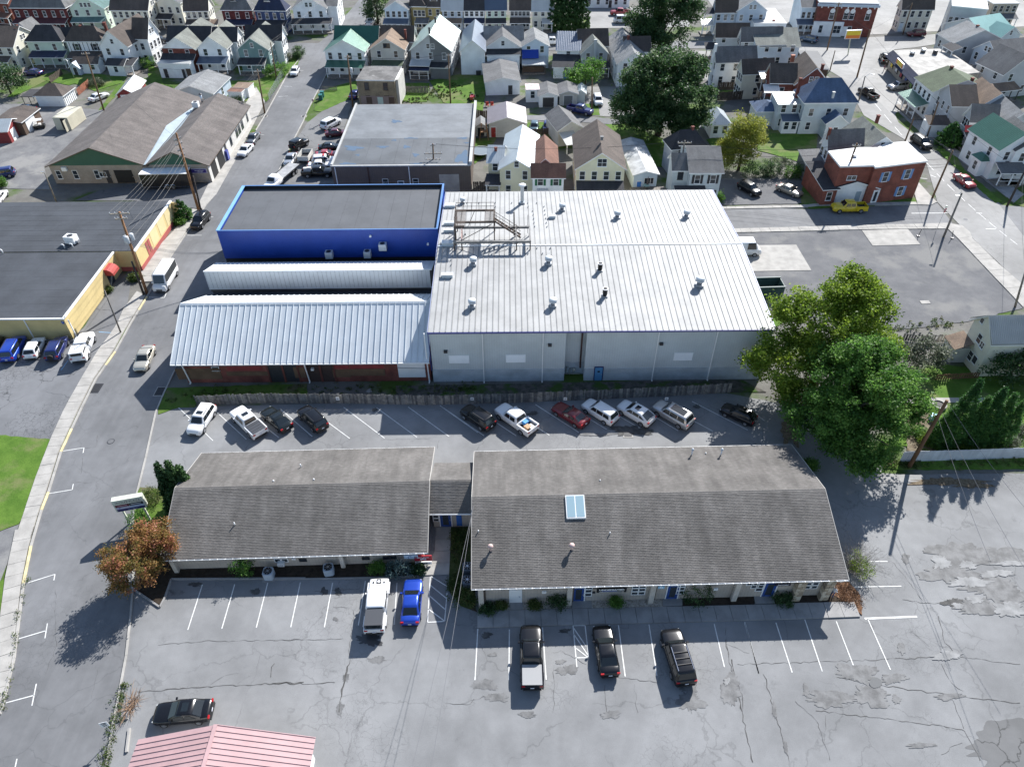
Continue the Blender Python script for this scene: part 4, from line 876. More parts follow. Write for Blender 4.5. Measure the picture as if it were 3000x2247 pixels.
def sign_box(zn, fn, root, x, y, w, h, m, lb, name='wall_sign', Y=.16, lift=0):
    p = fn(zn, x, y, Y); q = root.matrix_basis @ Vector((p.x, Y, p.z+lift))
    t = thing(name, lb, 'sign', q, root.rotation_euler.z); MB().box(-w/2, w/2, -.06, .04, -h/2, h/2).build('board', m, t); return t
BLK = flat('black_sign', (.01,.01,.012), .4)
t = sign_box('d3', wr, offr, 1047, 768, 2.75, .62, BLK, 'long black and white sign reading UNDEFEATED between the blue door and windows', lift=-.2)
lettering(t, 'UNDEFEATED', .30, (0,-.065,.12), w=2.3, bold=.012); MB().box(-.9,.5,-.066,-.06,-.10,-.02).build('print', flat('blue_ink',(.12,.16,.4),.5), t); MB().box(-1.15,1.15,-.066,-.06,-.22,-.17).build('print', WHITE, t)
t = sign_box('d4', wr, offr, 462, 378, 1.45, .34, flat('navy_sign',(.015,.012,.03),.4), 'small dark sign reading Janney beside the last blue door', lift=-.14); lettering(t, 'Janney', .28, (.05,-.065,.01), w=1.05)
t = sign_box('d3', wr, offr, 1390, 755, .55, .42, flat('sky_sign',(.25,.5,.7),.5), 'small square light blue sign with a round emblem by the middle blue door'); MB().tube([(0,-.07,-.0),(0,-.06,0)], .15, 18).build('emblem', WHITE, t); MB().tube([(0,-.075,-.0),(0,-.07,0)], .08, 18).build('emblem_core', flat('sky_sign',(.25,.5,.7),.5), t)
for x, lb in ((578,'white notice sheet on the beige wall beside the white door'), (1768,'white notice sheet on the beige wall right of the dark shrub')):
    t = sign_box('d3', wr, offr, x, 770 if x > 1000 else 790, .38, .32, WHITE, lb, 'notice'); MB().box(-.12,.12,-.068,-.06,-.02,.08).build('print', flat('grey_print',(.4,.4,.4),.6), t)
t = sign_box('d3', wr, offr, 922, 792, .28, .26, DARKM, 'small black mailbox on the wall right of the first blue door', 'mailbox'); t['category'] = 'mailbox'; MB().box(-.12,.12,-.09,-.06,-.08,.02).build('flap', flat('mailbox_flap',(.06,.06,.065),.4), t)
# skylight
p = [loc_in(RO, RRZ, P('d3', x, y, z)) for x, y, z in ((722,148,5.6),(853,145,5.6),(867,312,4.7),(732,316,4.7))]
sx0, sx1 = p[0].x, p[1].x; sy0, sy1 = (p[2].y+p[3].y)/2, (p[0].y+p[1].y)/2; sl_ = (6.05-3.4)/8.425
sz = lambda y: 3.4+y*sl_
sy = MB().slab([(sx0,sy0,sz(sy0)+.22),(sx1,sy0,sz(sy0)+.22),(sx1,sy1,sz(sy1)+.22),(sx0,sy1,sz(sy1)+.22)],.3).build('skylight', WHITE, offr)
SKYG = flat('skylight_glass', (.30,.42,.47), .12, spec=.7)
xm = (sx0+sx1)/2
for a, c in ((sx0+.1,xm-.06),(xm+.06,sx1-.1)): MB().slab([(a,sy0+.1,sz(sy0+.1)+.24),(c,sy0+.1,sz(sy0+.1)+.24),(c,sy1-.1,sz(sy1-.1)+.24),(a,sy1-.1,sz(sy1-.1)+.24)],.03).build('pane', SKYG, sy)
# roof pipes
def roof_pipe(root, org, rz, zn, x, y, h, r, lb, cap=None, ze=3.4, hy=8.425, Dp=16.85, sl=.3145, m=None):
    p = P(zn, x, y, ze+1)
    for _ in range(8):
        q = loc_in(org, rz, p); zz = ze+min(q.y, Dp-q.y)*sl; p = P(zn, x, y, zz)
    t = thing('roof_pipe', lb, 'roof vent', p, 0, 'vent pipes on the office roofs')
    MB().tube([(0,0,-.1),(0,0,h)], r, 8).build('pipe', m or WHITE, t, True); MB().lathe([(r*2.2,0),(r*1.3,.06)], k=8).build('flashing', DARKM, t)
    if cap: MB().lathe([(r*1.2,h-.02),(cap,h+.06),(cap,h+.2),(r,h+.32)], k=12).build('cap', mat('pink_cap',(.5,.36,.33),.7,.2) if cap > .2 else ROOFS, t, True)
rp = lambda zn,x,y,h,r,lb,cap=None,m=None: roof_pipe(offr,RO,RRZ,zn,x,y,h,r,lb,cap,m=m)
rp('d3',207,505,.55,.1,'pink capped vent pipe at the left end of the right office roof',.26,mat('pink_cap',(.5,.36,.33),.7,.2)); rp('d3',768,498,.55,.1,'pink capped vent pipe below the skylight of the right office',.26,mat('pink_cap',(.5,.36,.33),.7,.2))
rp('d3',122,375,.3,.05,'small white vent pipe near the left edge of the right office roof'); rp('d3',1033,388,.3,.05,'small white vent pipe right of and below the skylight'); rp('d3',965,22,.2,.06,'stubby white vent above the skylight past the ridge')
rp('c3',1716,850,.75,.07,'tall white capped pipe on the far office slope, left of the pair',.14); rp('c3',1905,850,.75,.07,'tall white capped pipe on the far office slope, right of the pair',.14); rp('c3',1808,840,.2,.06,'stubby white vent between two tall capped pipes')
lp = lambda zn,x,y,h,r,lb: roof_pipe(offl,LO,LRZ,zn,x,y,h,r,lb,None,2.4,6.925,13.85,.3394)
lp('c2',463,1445,.4,.06,'white vent pipe low on the near slope of the left office roof'); lp('c2',940,1030,.5,.06,'slim white vent pipe high on the far slope of the left office'); lp('c2',742,1132,.2,.08,'stubby white vent just beyond the ridge, left of two'); lp('c2',1032,1122,.2,.08,'stubby white vent just beyond the ridge, right of two')
# left office near wall
for (x, y, w, h) in ((50,410,.62,.5),(98,408,.62,.5),(245,395,.62,.38),(752,380,.62,.38),(922,378,.6,.38),(970,376,.6,.38)):
    p = wl('d2', x, y); window(offl, (p.x, .55, max(.8,p.z-.1)), 0, w, h, frame=WHITE if y > 400 else DARKM, rows=1, sill=False)
for (zn, x) in (('d1',1240),('d2',572)):
    p = loc_in(LO, LRZ, P(zn, x, 290 if zn == 'd1' else 450)); MB().box(p.x-.2, p.x+.2, .1, .55, 0, 2.32).build('post', POST, offl)
p = wl('d2', 82, 432); t = thing('window_air_conditioner', 'white window air conditioner under the double window', 'air conditioner', offl.matrix_basis @ Vector((p.x,.45,.6))); MB().box(-.32,.32,-.35,.1,0,.4).build('case', WHITE, t); MB().box(-.26,.26,-.36,-.35,.06,.34).build('grille', flat('grille_grey',(.35,.36,.37),.5), t)
t = sign_box('d2', wl, offl, 1115, 353, 1.35, .55, mat('pale_blue_sign',(.5,.6,.7),.5,.03), 'pale blue sign with a dark swoosh next to the red sign', lift=-.12)
MB().tube([(-.25,-.07,-.1),(-.3,-.07,.02),(-.22,-.07,.12),(-.08,-.07,.14),(.05,-.07,.08)], .035, 6).build('swoosh', flat('navy_ink',(.05,.1,.25),.5), t); MB().box(-.12,.42,-.066,-.06,-.1,-.02).build('print', flat('grey_ink',(.3,.38,.45),.5), t)
t = sign_box('d2', wl, offl, 1213, 362, 1.7, .78, flat('red_sign',(.42,.015,.03),.5), 'red sign with white lettering at the corner of the left office', lift=-.16)
lettering(t, 'State Farm', .22, (0,-.065,.14), w=1.1, bold=.006)
for q in (-.2, 0, .2): MB().tube([(q,-.075,-.16+(.09 if q == 0 else 0)),(q,-.06,-.16+(.09 if q == 0 else 0))], .11, 14).build('emblem', WHITE, t)
t = sign_box('d2', wl, offl, 1215, 395, 1.62, .42, WHITE, 'white name board hanging below the red sign', lift=-.3); MB().box(-.48,-.08,-.066,-.06,.04,.13).box(.06,.46,-.066,-.06,.04,.13).box(-.6,-.3,-.066,-.06,-.13,-.06).box(-.2,.1,-.066,-.06,-.13,-.06).box(.2,.62,-.066,-.06,-.13,-.06).build('print', BLK, t)
t = sign_box('d2', wl, offl, 168, 378, .32, .22, WHITE, 'small white number plate under the gutter of the left office', 'notice'); MB().box(-.1,.1,-.066,-.06,-.05,.04).build('print', flat('grey_print',(.4,.4,.4),.6), t)
# link between
lk_ = thing('link_building', 'low shingled link with blue door joining the two offices', 'building', (-8.25, 45.5, 0)); 
MB().box(.1, 4.15, .7, .9, 0, 3.1).box(.1, 4.15, 5.9, 6.1, 0, 3).build('wall', BEIGEB, lk_)
MB().slab([(-.1,0,3.1),(4.25,0,3.1),(4.25,2.9,4.75),(-.1,2.9,4.75)],.14).slab([(-.1,2.9,4.75),(4.25,2.9,4.75),(4.25,6.8,3.0),(-.1,6.8,3.0)],.14).build('roof', SHB, lk_)
for A, B, D, s in (((-.1,0,3.11),(4.25,0,3.11),(0,2.85,1.62),3), ((4.25,6.8,3.01),(-.1,6.8,3.01),(0,-3.85,1.73),4)): shingle_plane(A,B,D,None,seed=s).build('shingles', [SHA,SHB,SHC], lk_)['kind'] = 'stuff'
MB().box(-.1, 4.2, -.12, -.01, 2.95, 3.08).build('gutter', WHITE, lk_)
door(lk_, (1.35,.7,.1), 0, 1.1, 2.2, BLUEDOOR, WHITE, True)
for z in (1.0,1.55,2.1): window(lk_, (.38,.7,z), 0, .5, .4, frame=WHITE, rows=1, sill=False)
gb = MB().box(2.45,3.0,.66,.7,.2,2.6).build('glass_block_panel', flat('blue_block',(.03,.10,.36),.35), lk_)
for i in range(3):
    for j in range(9): MB().box(2.48+i*.175,2.63+i*.175,.63,.66,.24+j*.26,.46+j*.26).build('glass_block', flat('blue_block_pale',(.06,.17,.5),.25), gb)  # blocks in a paler blue than the panel behind them
lettering(lk_, '108', .2, (2.05,.66,2.3), m=BLK)
# ------------------------------------------------------------------ houses
def sid(n, c, **k): return mat('siding_'+n, c, .75, .08, .5, .05, 6, 'siding', per=.14, dark=.85, bump=.35, **k)
WL = dict(w=sid('white',(.82,.83,.83)), ww=sid('worn_white',(.55,.53,.49), stain=.5, stainc=(.3,.27,.23)), c=sid('cream',(.70,.67,.57)), y=sid('yellow',(.74,.69,.49)), g=sid('grey',(.48,.49,.50)), dg=sid('dark_grey',(.17,.175,.18)), lb=sid('light_blue',(.58,.67,.74)), bg=sid('blue_grey',(.52,.57,.58)),
          mi=sid('mint',(.56,.66,.56)), gr=sid('green',(.13,.20,.17)), nv=sid('navy',(.035,.06,.15)), tn=sid('tan',(.42,.36,.28)), te=sid('teal',(.16,.25,.25)), oc=sid('ochre',(.42,.33,.14)), bl=sid('shed_blue',(.45,.52,.60)), rd=sid('barn_red',(.22,.03,.03)), bn=sid('brown',(.10,.065,.045)), pk=sid('dusty',(.30,.22,.19)),
          br=BRICKR, bd=mat('dark_red_brick',(.11,.025,.025),.9,.2,.8,.12,5,'brick',per=.075,w=.22,dark=1.3), bo=mat('orange_brick',(.23,.075,.05),.9,.22,.7,.15,5,'brick',per=.075,w=.22,dark=1.25), ty=mat('tan_brick',(.33,.26,.17),.9,.25,.6,.15,5,'brick',per=.1,w=.3,dark=.6,stain=.3))
def shg(n, c, **k): return mat('shingle_'+n, c, .92, .16, .35, .14, 8, 'shingle', streak=.14, per=.16, w=.33, dark=.7, bump=.4, **k)
def mtl(n, c, r=.35, me=.2): return mat('seam_'+n, c, r, .06, .5, .05, 4, 'rib', per=.42, dark=.78, metal=me, bump=.6)
RL = dict(b=shg('brown',(.10,.08,.068)), k=shg('black',(.045,.045,.05)), g=shg('grey',(.15,.15,.15)), lg=shg('light_grey',(.24,.245,.245)), gg=shg('green_grey',(.20,.21,.185)), t=shg('tan',(.24,.17,.12)), r=shg('rust',(.20,.10,.07)), s=shg('slate_blue',(.08,.125,.21)), pu=mtl('purple',(.24,.21,.22),.45), nv=shg('navy',(.025,.035,.075)), o=shg('olive',(.085,.115,.065)), te=mtl('teal',(.14,.32,.30)),
          G=mtl('green',(.04,.13,.09)), W=mtl('white',(.5,.51,.5)), L=mtl('silver',(.42,.46,.48)), B=mtl('blue',(.09,.12,.17)), M=mat('flat_white',(.46,.45,.43),.8,.1,.3,.1,3,stain=.3,stainc=(.4,.38,.35)), D=MEMB, P=mtl('pink',(.45,.16,.17),.5,.1), Pg=mtl('pale_green',(.36,.46,.42)), mr=shg('maroon',(.10,.03,.035)), tl=shg('teal_slate',(.11,.19,.18)))
class Hs: pass
def vol(h, x0, x1, y0, y1, he, roof, rise, wall, rm, nw=None, lw=None, rw=None, attic=0, z0=0.0, ov=.35, frame=None, win=(.85,1.45), trim=None, fw=None, shut=None):
    t = h.root; wall = WL.get(wall, wall) if isinstance(wall, str) else wall; rm = RL[rm] if isinstance(rm, str) else rm; trim = trim or WHITE
    b = MB(); xm, ym = (x0+x1)/2, (y0+y1)/2
    hn = he+.02
    def side(p, q, ext=None):
        pts_ = [(p[0],p[1],z0),(q[0],q[1],z0),(q[0],q[1],hn)]+([ext] if ext else [])+[(p[0],p[1],hn)]; b.poly(pts_)
    gy = (xm, he+rise-.12); 
    side((x0,y0),(x1,y0), (xm,y0,he+rise-.1) if roof == 'G' else None)
    side((x1,y0),(x1,y1), (x1,ym,he+rise-.1) if roof == 'E' else None)
    side((x1,y1),(x0,y1), (xm,y1,he+rise-.1) if roof == 'G' else None)
    side((x0,y1),(x0,y0), (x0,ym,he+rise-.1) if roof == 'E' else None)
    if roof in 'SR':                   # shed: fill the ends
        hi = he+rise-.1
        if roof == 'S': b.poly([(x0,y0,he),(x0,y1,hi),(x0,y1,he)]).poly([(x1,y0,he),(x1,y1,he),(x1,y1,hi)]).poly([(x1,y1,he),(x0,y1,he),(x0,y1,hi),(x1,y1,hi)])
        else: b.poly([(x0,y1,he),(x0,y0,he),(x0,y0,hi)]).poly([(x1,y1,he),(x1,y0,hi),(x1,y0,he)]).poly([(x0,y0,he),(x1,y0,he),(x1,y0,hi),(x0,y0,hi)])
    b.build('wall', wall, t)
    r = MB(); th = .16; o = ov
    if roof == 'G':
        s = rise/((x1-x0)/2); d = s*o; z = he+rise+.06
        r.slab([(x0-o,y0-o,he-d+.06),(xm,y0-o,z),(xm,y1+o,z),(x0-o,y1+o,he-d+.06)],th,0,1).slab([(xm,y0-o,z),(x1+o,y0-o,he-d+.06),(x1+o,y1+o,he-d+.06),(xm,y1+o,z)],th,0,1)
    elif roof == 'E':
        s = rise/((y1-y0)/2); d = s*o; z = he+rise+.06
        r.slab([(x0-o,y0-o,he-d+.06),(x1+o,y0-o,he-d+.06),(x1+o,ym,z),(x0-o,ym,z)],th,0,1).slab([(x0-o,ym,z),(x1+o,ym,z),(x1+o,y1+o,he-d+.06),(x0-o,y1+o,he-d+.06)],th,0,1)
    elif roof == 'H':
        w, dpt = x1-x0, y1-y0; z = he+rise; k = min(w, dpt)/2*.92
        if w >= dpt: p, q = (x0+k, ym), (x1-k, ym)
        else: p, q = (xm, y0+k), (xm, y1-k)
        e = [(x0-o,y0-o,he),(x1+o,y0-o,he),(x1+o,y1+o,he),(x0-o,y1+o,he)]; P0, Q0 = (p[0],p[1],z), (q[0],q[1],z)
        if w >= dpt: r.poly([e[0],e[1],Q0,P0]).poly([e[1],e[2],Q0]).poly([e[2],e[3],P0,Q0]).poly([e[3],e[0],P0])
        else: r.poly([e[0],e[1],P0]).poly([e[1],e[2],Q0,P0]).poly([e[2],e[3],Q0]).poly([e[3],e[0],P0,Q0])
        for i in range(4):
            a, c = e[i], e[(i+1)%4]; r.quad((a[0],a[1],he-.18),(c[0],c[1],he-.18),c,a,1)
        r.poly([(q_[0],q_[1],he-.18) for q_ in e][::-1],1)
    elif roof == 'F':
        r.box(x0-.1,x1+.1,y0-.1,y1+.1,he,he+.22,1,0)
    elif roof in 'SR':
        za, zc = (he, he+rise) if roof == 'S' else (he+rise, he)
        r.slab([(x0-o,y0-o,za+.05),(x1+o,y0-o,za+.05),(x1+o,y1+o*.3,zc+.05),(x0-o,y1+o*.3,zc+.05)],.14,0,1)
    ro = r.build('roof', [rm, trim], t)
    def wins(cols, fl, f):
        for k in range(fl):
            z = z0+.95+2.75*k
            if z+win[1] > he+.3: continue
            for i in range(cols): f((i+.5)/cols, z)
    if nw: wins(*nw, lambda u, z: (window(t, (x0+(x1-x0)*u, y0, z), 0, win[0], win[1], frame=frame), shutters(t, x0+(x1-x0)*u, y0, z, win, shut) if shut else None))
    if rw: wins(*rw, lambda u, z: window(t, (x1, y0+(y1-y0)*u, z), R(90), win[0], win[1], frame=frame))
    if lw: wins(*lw, lambda u, z: window(t, (x0, y0+(y1-y0)*u, z), R(-90), win[0], win[1], frame=frame))
    if attic:
        for k in range(attic):
            dx = (k-(attic-1)/2)*1.1
            if roof == 'G': window(t, (xm+dx, y0, he+.3), 0, .7, 1.0, frame=frame)
            elif roof == 'E':
                window(t, (x1, ym+dx, he+.3), R(90), .7, 1.0, frame=frame); window(t, (x0, ym+dx, he+.3), R(-90), .7, 1.0, frame=frame)
    return ro
def shutters(t, x, y, z, win, m):
    for s in (-1, 1): MB().box(x+s*(win[0]/2+.3)-.2, x+s*(win[0]/2+.3)+.2, y-.05, y+.01, z-.05, z+win[1]+.05).build('shutter', m, t)
def locl(h, p): return loc_in((h.A.x, h.A.y), h.rz, p)
def hs(label, zn, a, b, he, roof, wall, rm, rise=2.6, rg=None, fa=None, D=None, name='house', cat='house', maxr=4.2, **k):
    h = Hs(); A = P(zn, *a, he); B = P(zn, *b, he); h.A = A; h.W = (B-A).xy.length; h.rz = math.atan2(B.y-A.y, B.x-A.x); h.he = he
    h.root = thing(name, label, cat, (A.x, A.y, 0), h.rz)
    if roof == 'G' and rg:
        rise = 2.0
        for _ in range(30):
            q = locl(h, P(zn, *rg, he+rise)); rise += q.y*.35*1  # apex has to stand above the near wall
            rise = max(.6, min(maxr, rise))
        if fa: D = max(3.0, locl(h, P(zn, *fa, he+rise)).y)
    elif roof in 'EH' and rg:
        D = max(3.0, 2*locl(h, P(zn, *rg, he+rise)).y) if roof == 'E' else max(4, locl(h, P(zn, *rg, he+rise)).y*1.9)
    h.D = D or 8.0; h.rise = rise
    h.roof = vol(h, 0, h.W, 0, h.D, he, roof, rise, wall, rm, **k)
    return h
def wing(h, fx0, fx1, y0, y1, he, roof, wall, rm, rise=2.2, **k): return vol(h, h.W*fx0, h.W*fx1, y0, y1, he, roof, rise, wall, rm, **k)
def porch(h, fx0, fx1, d, z, rm, n=3, y=0.0, rise=.8, wall=None, deck=True, m=None):
    x0, x1 = h.W*fx0, h.W*fx1; rm = RL[rm] if isinstance(rm, str) else rm
    MB().slab([(x0-.15,y-d-.2,z),(x1+.15,y-d-.2,z),(x1+.15,y-.01,z+rise),(x0-.15,y-.01,z+rise)],.14,0,1).build('porch_roof', [rm, WHITE], h.root)
    if wall: MB().box(x0+.05,x1-.05,y-d,y-.02,0,z).build('porch_wall', WL[wall], h.root); return
    for i in range(n):
        x = x0+.12+(x1-x0-.24)*i/max(1,n-1); MB().box(x-.08,x+.08,y-d+.05,y-d+.21,.3,z-.05).build('porch_post', m or WHITE, h.root)
    if deck:
        MB().box(x0,x1,y-d,y-.02,0,.3).build('porch_floor', WOODG, h.root)
        MB().box(x0+.1,x1-.1,y-d+.1,y-d+.16,1.05,1.12).build('porch_rail', m or WHITE, h.root)
def chim(h, x, y, z0, z1, s=.6, m=None):
    z1 -= .95; s *= .85; MB().box(x-s/2,x+s/2,y-s/2,y+s/2,z0,z1-.15).box(x-s/2-.06,x+s/2+.06,y-s/2-.06,y+s/2+.06,z1-.15,z1).build('chimney', m or WL['br'], h.roof)
def dormer(h, fx, y, z, w, hh, wall, rm):
    x = h.W*fx; d = MB().box(x-w/2,x+w/2,y,y+2.2,z,z+hh).build('dormer', WL[wall], h.roof)
    MB().slab([(x-w/2-.2,y-.25,z+hh),(x,y-.25,z+hh+.6),(x,y+2.4,z+hh+.6),(x-w/2-.2,y+2.4,z+hh)],.1).slab([(x,y-.25,z+hh+.6),(x+w/2+.2,y-.25,z+hh),(x+w/2+.2,y+2.4,z+hh),(x,y+2.4,z+hh+.6)],.1).build('dormer_roof', RL[rm], d)
    MB().box(x-w/2+.15,x+w/2-.15,y-.04,y,z+.2,z+hh-.15).build('dormer_window', GLASS, d)
def ndoor(h, fx, m=None, w=.95, hh=2.05, y=0.0, z=.05, glass=False, name='door'): door(h.root, (h.W*fx, y, z), 0, w, hh, m or WHITE, glass=glass, name=name)

# --- far row across the back street (left)
h = hs('red brick house at the top left corner of the picture', 'a1', (-160,10), (60,25), 6.2, 'E', 'bo', 'g', D=9, nw=(3,2), rw=(2,2)); porch(h,0,1,2,2.7,'r')
h = hs('wide dark red brick house with two white dormers in its hip roof', 'a1', (90,68), (560,70), 6.0, 'H', 'bd', 'g', rise=3.2, rg=(330,-60), nw=(6,2), rw=(2,2)); porch(h,.02,.98,2.4,2.6,'mr',5); dormer(h,.3,1.2,6.9,1.6,1.2,'w','g'); dormer(h,.66,1.2,6.9,1.6,1.2,'w','g')
h = hs('sea green house with steep teal slate roof and gable windows', 'a1', (600,75), (890,72), 5.6, 'G', 'mi', 'tl', rg=(745,-40), D=11, maxr=5, nw=(3,2), rw=(3,2), attic=3); porch(h,.0,1,2,2.6,'tl',4)
h = hs('cream house with brown roof and rows of tall windows at the back street', 'a1', (950,82), (1270,86), 5.8, 'E', 'c', 'b', rise=3.4, rg=(970,-70), nw=(6,2), rw=(3,2), attic=2); porch(h,.3,.95,2,2.6,'t',4)
h = hs('cream gabled house with black porch roof at the back street', 'a1', (1350,20), (1550,24), 6.4, 'G', 'c', 'g', rg=(1440,-40), D=11, nw=(3,2), rw=(4,2)); porch(h,-.15,.6,2.4,2.7,'k',3)
h = hs('narrow house with brown roof and three joined white framed windows', 'a1', (1592,88), (1792,84), 5.8, 'E', 'c', 'b', rise=3, rg=(1600,-40), nw=(4,2), rw=(3,2)); porch(h,0,1,2,2.6,'b',3); porch(h,.75,1.35,2,2.5,'t',2)
h = hs('dark red house with grey hip roof and one broad white dormer', 'a1', (1912,88), (2170,88), 5.8, 'H', 'bd', 'g', rise=3, rg=(2040,-20), nw=(3,2), rw=(2,2)); porch(h,.05,.98,2.2,2.6,'nv',4); dormer(h,.42,1.0,6.6,1.8,1.0,'w','g')
h = hs('navy blue house with white dormer and porch by the street corner', 'a2', (-12,92), (250,95), 5.8, 'H', 'nv', 'nv', rise=3.2, rg=(110,-20), nw=(4,2), rw=(3,2)); porch(h,0,1,2.4,2.6,'k',4); dormer(h,.42,1,6.7,1.7,1.2,'w','nv')
h = hs('white gabled corner house with long dark porch beside the street', 'a2', (315,75), (600,70), 6, 'G', 'w', 'g', rg=(440,-25), D=12, nw=(3,2), rw=(4,2), attic=2); porch(h,-.05,1.15,2.6,2.7,'k',5); wing(h,1.0,1.3,2,12,6,'E','w','g',rw=(3,2))
h = hs('pale gabled house with striped upper windows and blue porch roof', 'a2', (1110,78), (1310,80), 5.8, 'G', 'lb', 'g', rg=(1215,12), D=10, nw=(4,2), rw=(2,2)); porch(h,-.05,1,2.2,2.6,'B',4)
h = hs('ochre yellow house with bay windows and a white gable', 'a2', (1335,45), (1600,50), 6.2, 'E', 'oc', 'b', rise=3, rg=(1340,-80), nw=(4,2), rw=(2,2)); wing(h,.1,.5,-1.2,1,6.2,'H','oc','b',rise=1.4,nw=(3,2)); dormer(h,.75,.6,6.8,2.0,1.3,'w','k'); porch(h,.2,.6,2.4,2.6,'g',3,y=-1.2)
h = hs('blue grey row house with white seam roof, third from the yellow house', 'a2', (1606,78), (1782,80), 5.6, 'E', 'bl', 'W', rise=2.4, rg=(1610,-20), nw=(3,2), rw=(3,2)); porch(h,.02,.95,2,2.5,'t',3)
h = hs('white row house with black roof and navy porch', 'a2', (1796,78), (1972,78), 5.6, 'E', 'w', 'k', rise=2.4, rg=(1800,-20), nw=(4,2), rw=(3,2)); porch(h,.02,.98,2,2.5,'nv',3)
h = hs('pale green row house with grey blue seam roof', 'a2', (1987,80), (2160,78), 5.6, 'E', 'mi', 'B', rise=2.4, rg=(1990,-20), nw=(3,2), rw=(3,2)); porch(h,.0,.98,2,2.5,'k',3)
h = hs('narrow dark row house with brown roof left of the cream one', 'a3', (-15,82), (155,82), 5.4, 'E', 'dg', 'b', rise=2.4, rg=(-10,-20), nw=(5,2), rw=(3,2)); porch(h,0,1,2,2.4,'bn' if False else 'b',3)
h = hs('narrow cream house with pale seam roof beside the tall evergreens', 'a3', (177,82), (357,84), 5.4, 'E', 'c', 'W', rise=2.4, rg=(180,-10), nw=(3,2), rw=(3,2)); porch(h,.5,.98,2,2.4,'M',2)
h = hs('long white building at the top edge behind the red pickup', 'a3', (632,-30), (1020,-30), 3.2, 'F', 'w', 'M', D=8, name='building', cat='building', nw=(5,1)); ndoor(h,.57,DARKM)

# --- second row, left of the street
h = hs('brown roofed cream house at the left picture edge', 'a1', (-140,402), (106,405), 5.6, 'E', 'c', 'b', rise=3.2, rg=(-100,225), nw=(3,2), rw=(3,2), attic=2); wing(h,.4,1.0,h.D-1,h.D+4,5.6,'G','w','g',rise=2.8,rw=(2,2)); porch(h,.1,.8,2.2,2.6,'b',3); chim(h,h.W*.93,h.D*.45,8,9.4,.5)
h = hs('mint green house with dark hip roof and navy porch roof', 'a1', (222,358), (528,358), 5.8, 'H', 'mi', 'k', rise=3.0, rg=(370,215), nw=(2,2), rw=(3,2)); porch(h,.08,1.05,2.6,2.8,'nv',4); wing(h,.85,1.3,2,6,5.8,'E','mi','k',rise=2,rw=(2,2),attic=1)
TB = flat('black_timber',(.02,.02,.022),.6)
h = hs('white house with black timber lines, shutters and brown hip roof', 'a1', (568,358), (882,358), 5.8, 'H', 'w', 'b', rise=3.0, rg=(720,230), nw=(2,2), rw=(2,2), shut=TB); chim(h,h.W*.42,h.D*.5,8.5,9.8,.55); chim(h,h.W*1.05,h.D*.75,5,10.2,.7)
for k in range(8): MB().box(h.W*(k+.5)/8-.05,h.W*(k+.5)/8+.05,-.03,.01,3.2,5.7).build('timber', TB, h.root)
porch(h,.05,1.0,2.8,2.7,'b',3); wing(h,.35,1.0,-5.6,-2.8,2.5,'E','w','b',rise=1.0,nw=(2,1))
h = hs('tall white house with brown cross gables and a little rear annex', 'a1', (858,388), (1095,396), 6.0, 'G', 'w', 'b', rg=(955,268), fa=(1120,120), nw=(2,2), rw=(2,2), attic=1); wing(h,.9,1.42,4.5,10,6.6,'E','w','b',rise=3.6,nw=(1,2),rw=(3,2),attic=2); wing(h,.35,.95,-3.6,0,2.6,'E','w','k',rise=.9,nw=(1,1)); porch(h,.95,1.25,3.4,2.5,'k',2)
h = hs('house with white gable over red brick and white rear garage', 'a1', (1396,420), (1682,424), 5.4, 'G', 'br', 'gg', rg=(1520,325), fa=(1720,155), nw=(2,2), rw=(3,2), attic=1); wing(h,-.08,1.2,5,11,5.6,'E','w','k',rise=2.6); MB().poly([(.02,-.04,5.4),(h.W-.02,-.04,5.4),(h.W/2,-.04,5.4+h.rise-.1)]).build('gable_panel', WL['w'], h.root); porch(h,.0,.98,2.2,3.3,'k',0,rise=1.0,deck=False); wing(h,.02,.98,-4.4,-2.2,3.2,'F','w','W'); ndoor(h,.2,DARKM,y=-4.4); ndoor(h,.75,DARKM,y=-4.4); ndoor(h,.88,WL['bn'],1.4,2.2,y=-4.4)
h = hs('white gabled house with blue grey porch roof, right of the brick gable', 'a1', (1706,418), (1950,418), 5.4, 'G', 'w', 'gg', rg=(1835,318), fa=(1950,180), nw=(2,2), rw=(3,2)); wing(h,-.1,1.15,5,10,5.6,'E','w','k',rise=2.4,rw=(3,2)); porch(h,0,1.02,2.6,2.7,'B',4)
h = hs('white and green gabled house near the street corner with dark porch', 'a1', (2054,425), (2310,425), 5.4, 'G', 'te', 'gg', rg=(2185,330), fa=(2230,190), nw=(2,2), rw=(4,2), attic=1); wing(h,.05,1.25,6,10.5,5.8,'E','w','k',rise=2.6,rw=(3,2)); porch(h,.0,.9,2.6,2.6,'k',3)
# --- garages and sheds left
h = hs('small garage with brown hip roof and open carport', 'a1', (300,828), (535,830), 2.4, 'H', 'w', 'b', rise=1.8, rg=(440,720), name='garage', cat='garage', frame=TB); ndoor(h,.62,WHITE,2.6,2.0,name='garage_door')
for k in range(7): MB().box(h.W+.005,h.W+.04,h.D*(k+.3)/7,h.D*(k+.3)/7+.1,0,2.3).build('batten', TB, h.root)
MB().slab([(-3.2,-.3,2.25),(0,-.3,2.25),(0,h.D*.8,2.35),(-3.2,h.D*.8,2.35)],.12).build('carport_roof', RL['k'], h.root)
for q in ((-3.0,-.1),(-3.0,h.D*.7),(-1.5,-.1)): MB().box(q[0]-.05,q[0]+.05,q[1]-.05,q[1]+.05,0,2.2).build('carport_post', DARKM, h.root)
h = hs('red and white shed with patched silver roof behind the brown shop', 'a1', (1008,815), (1160,808), 2.6, 'G', 'rd', 'W', rg=(1075,765), fa=(1230,650), maxr=1.2, name='shed', cat='shed'); ndoor(h,.5,WHITE,2.2,2.2)
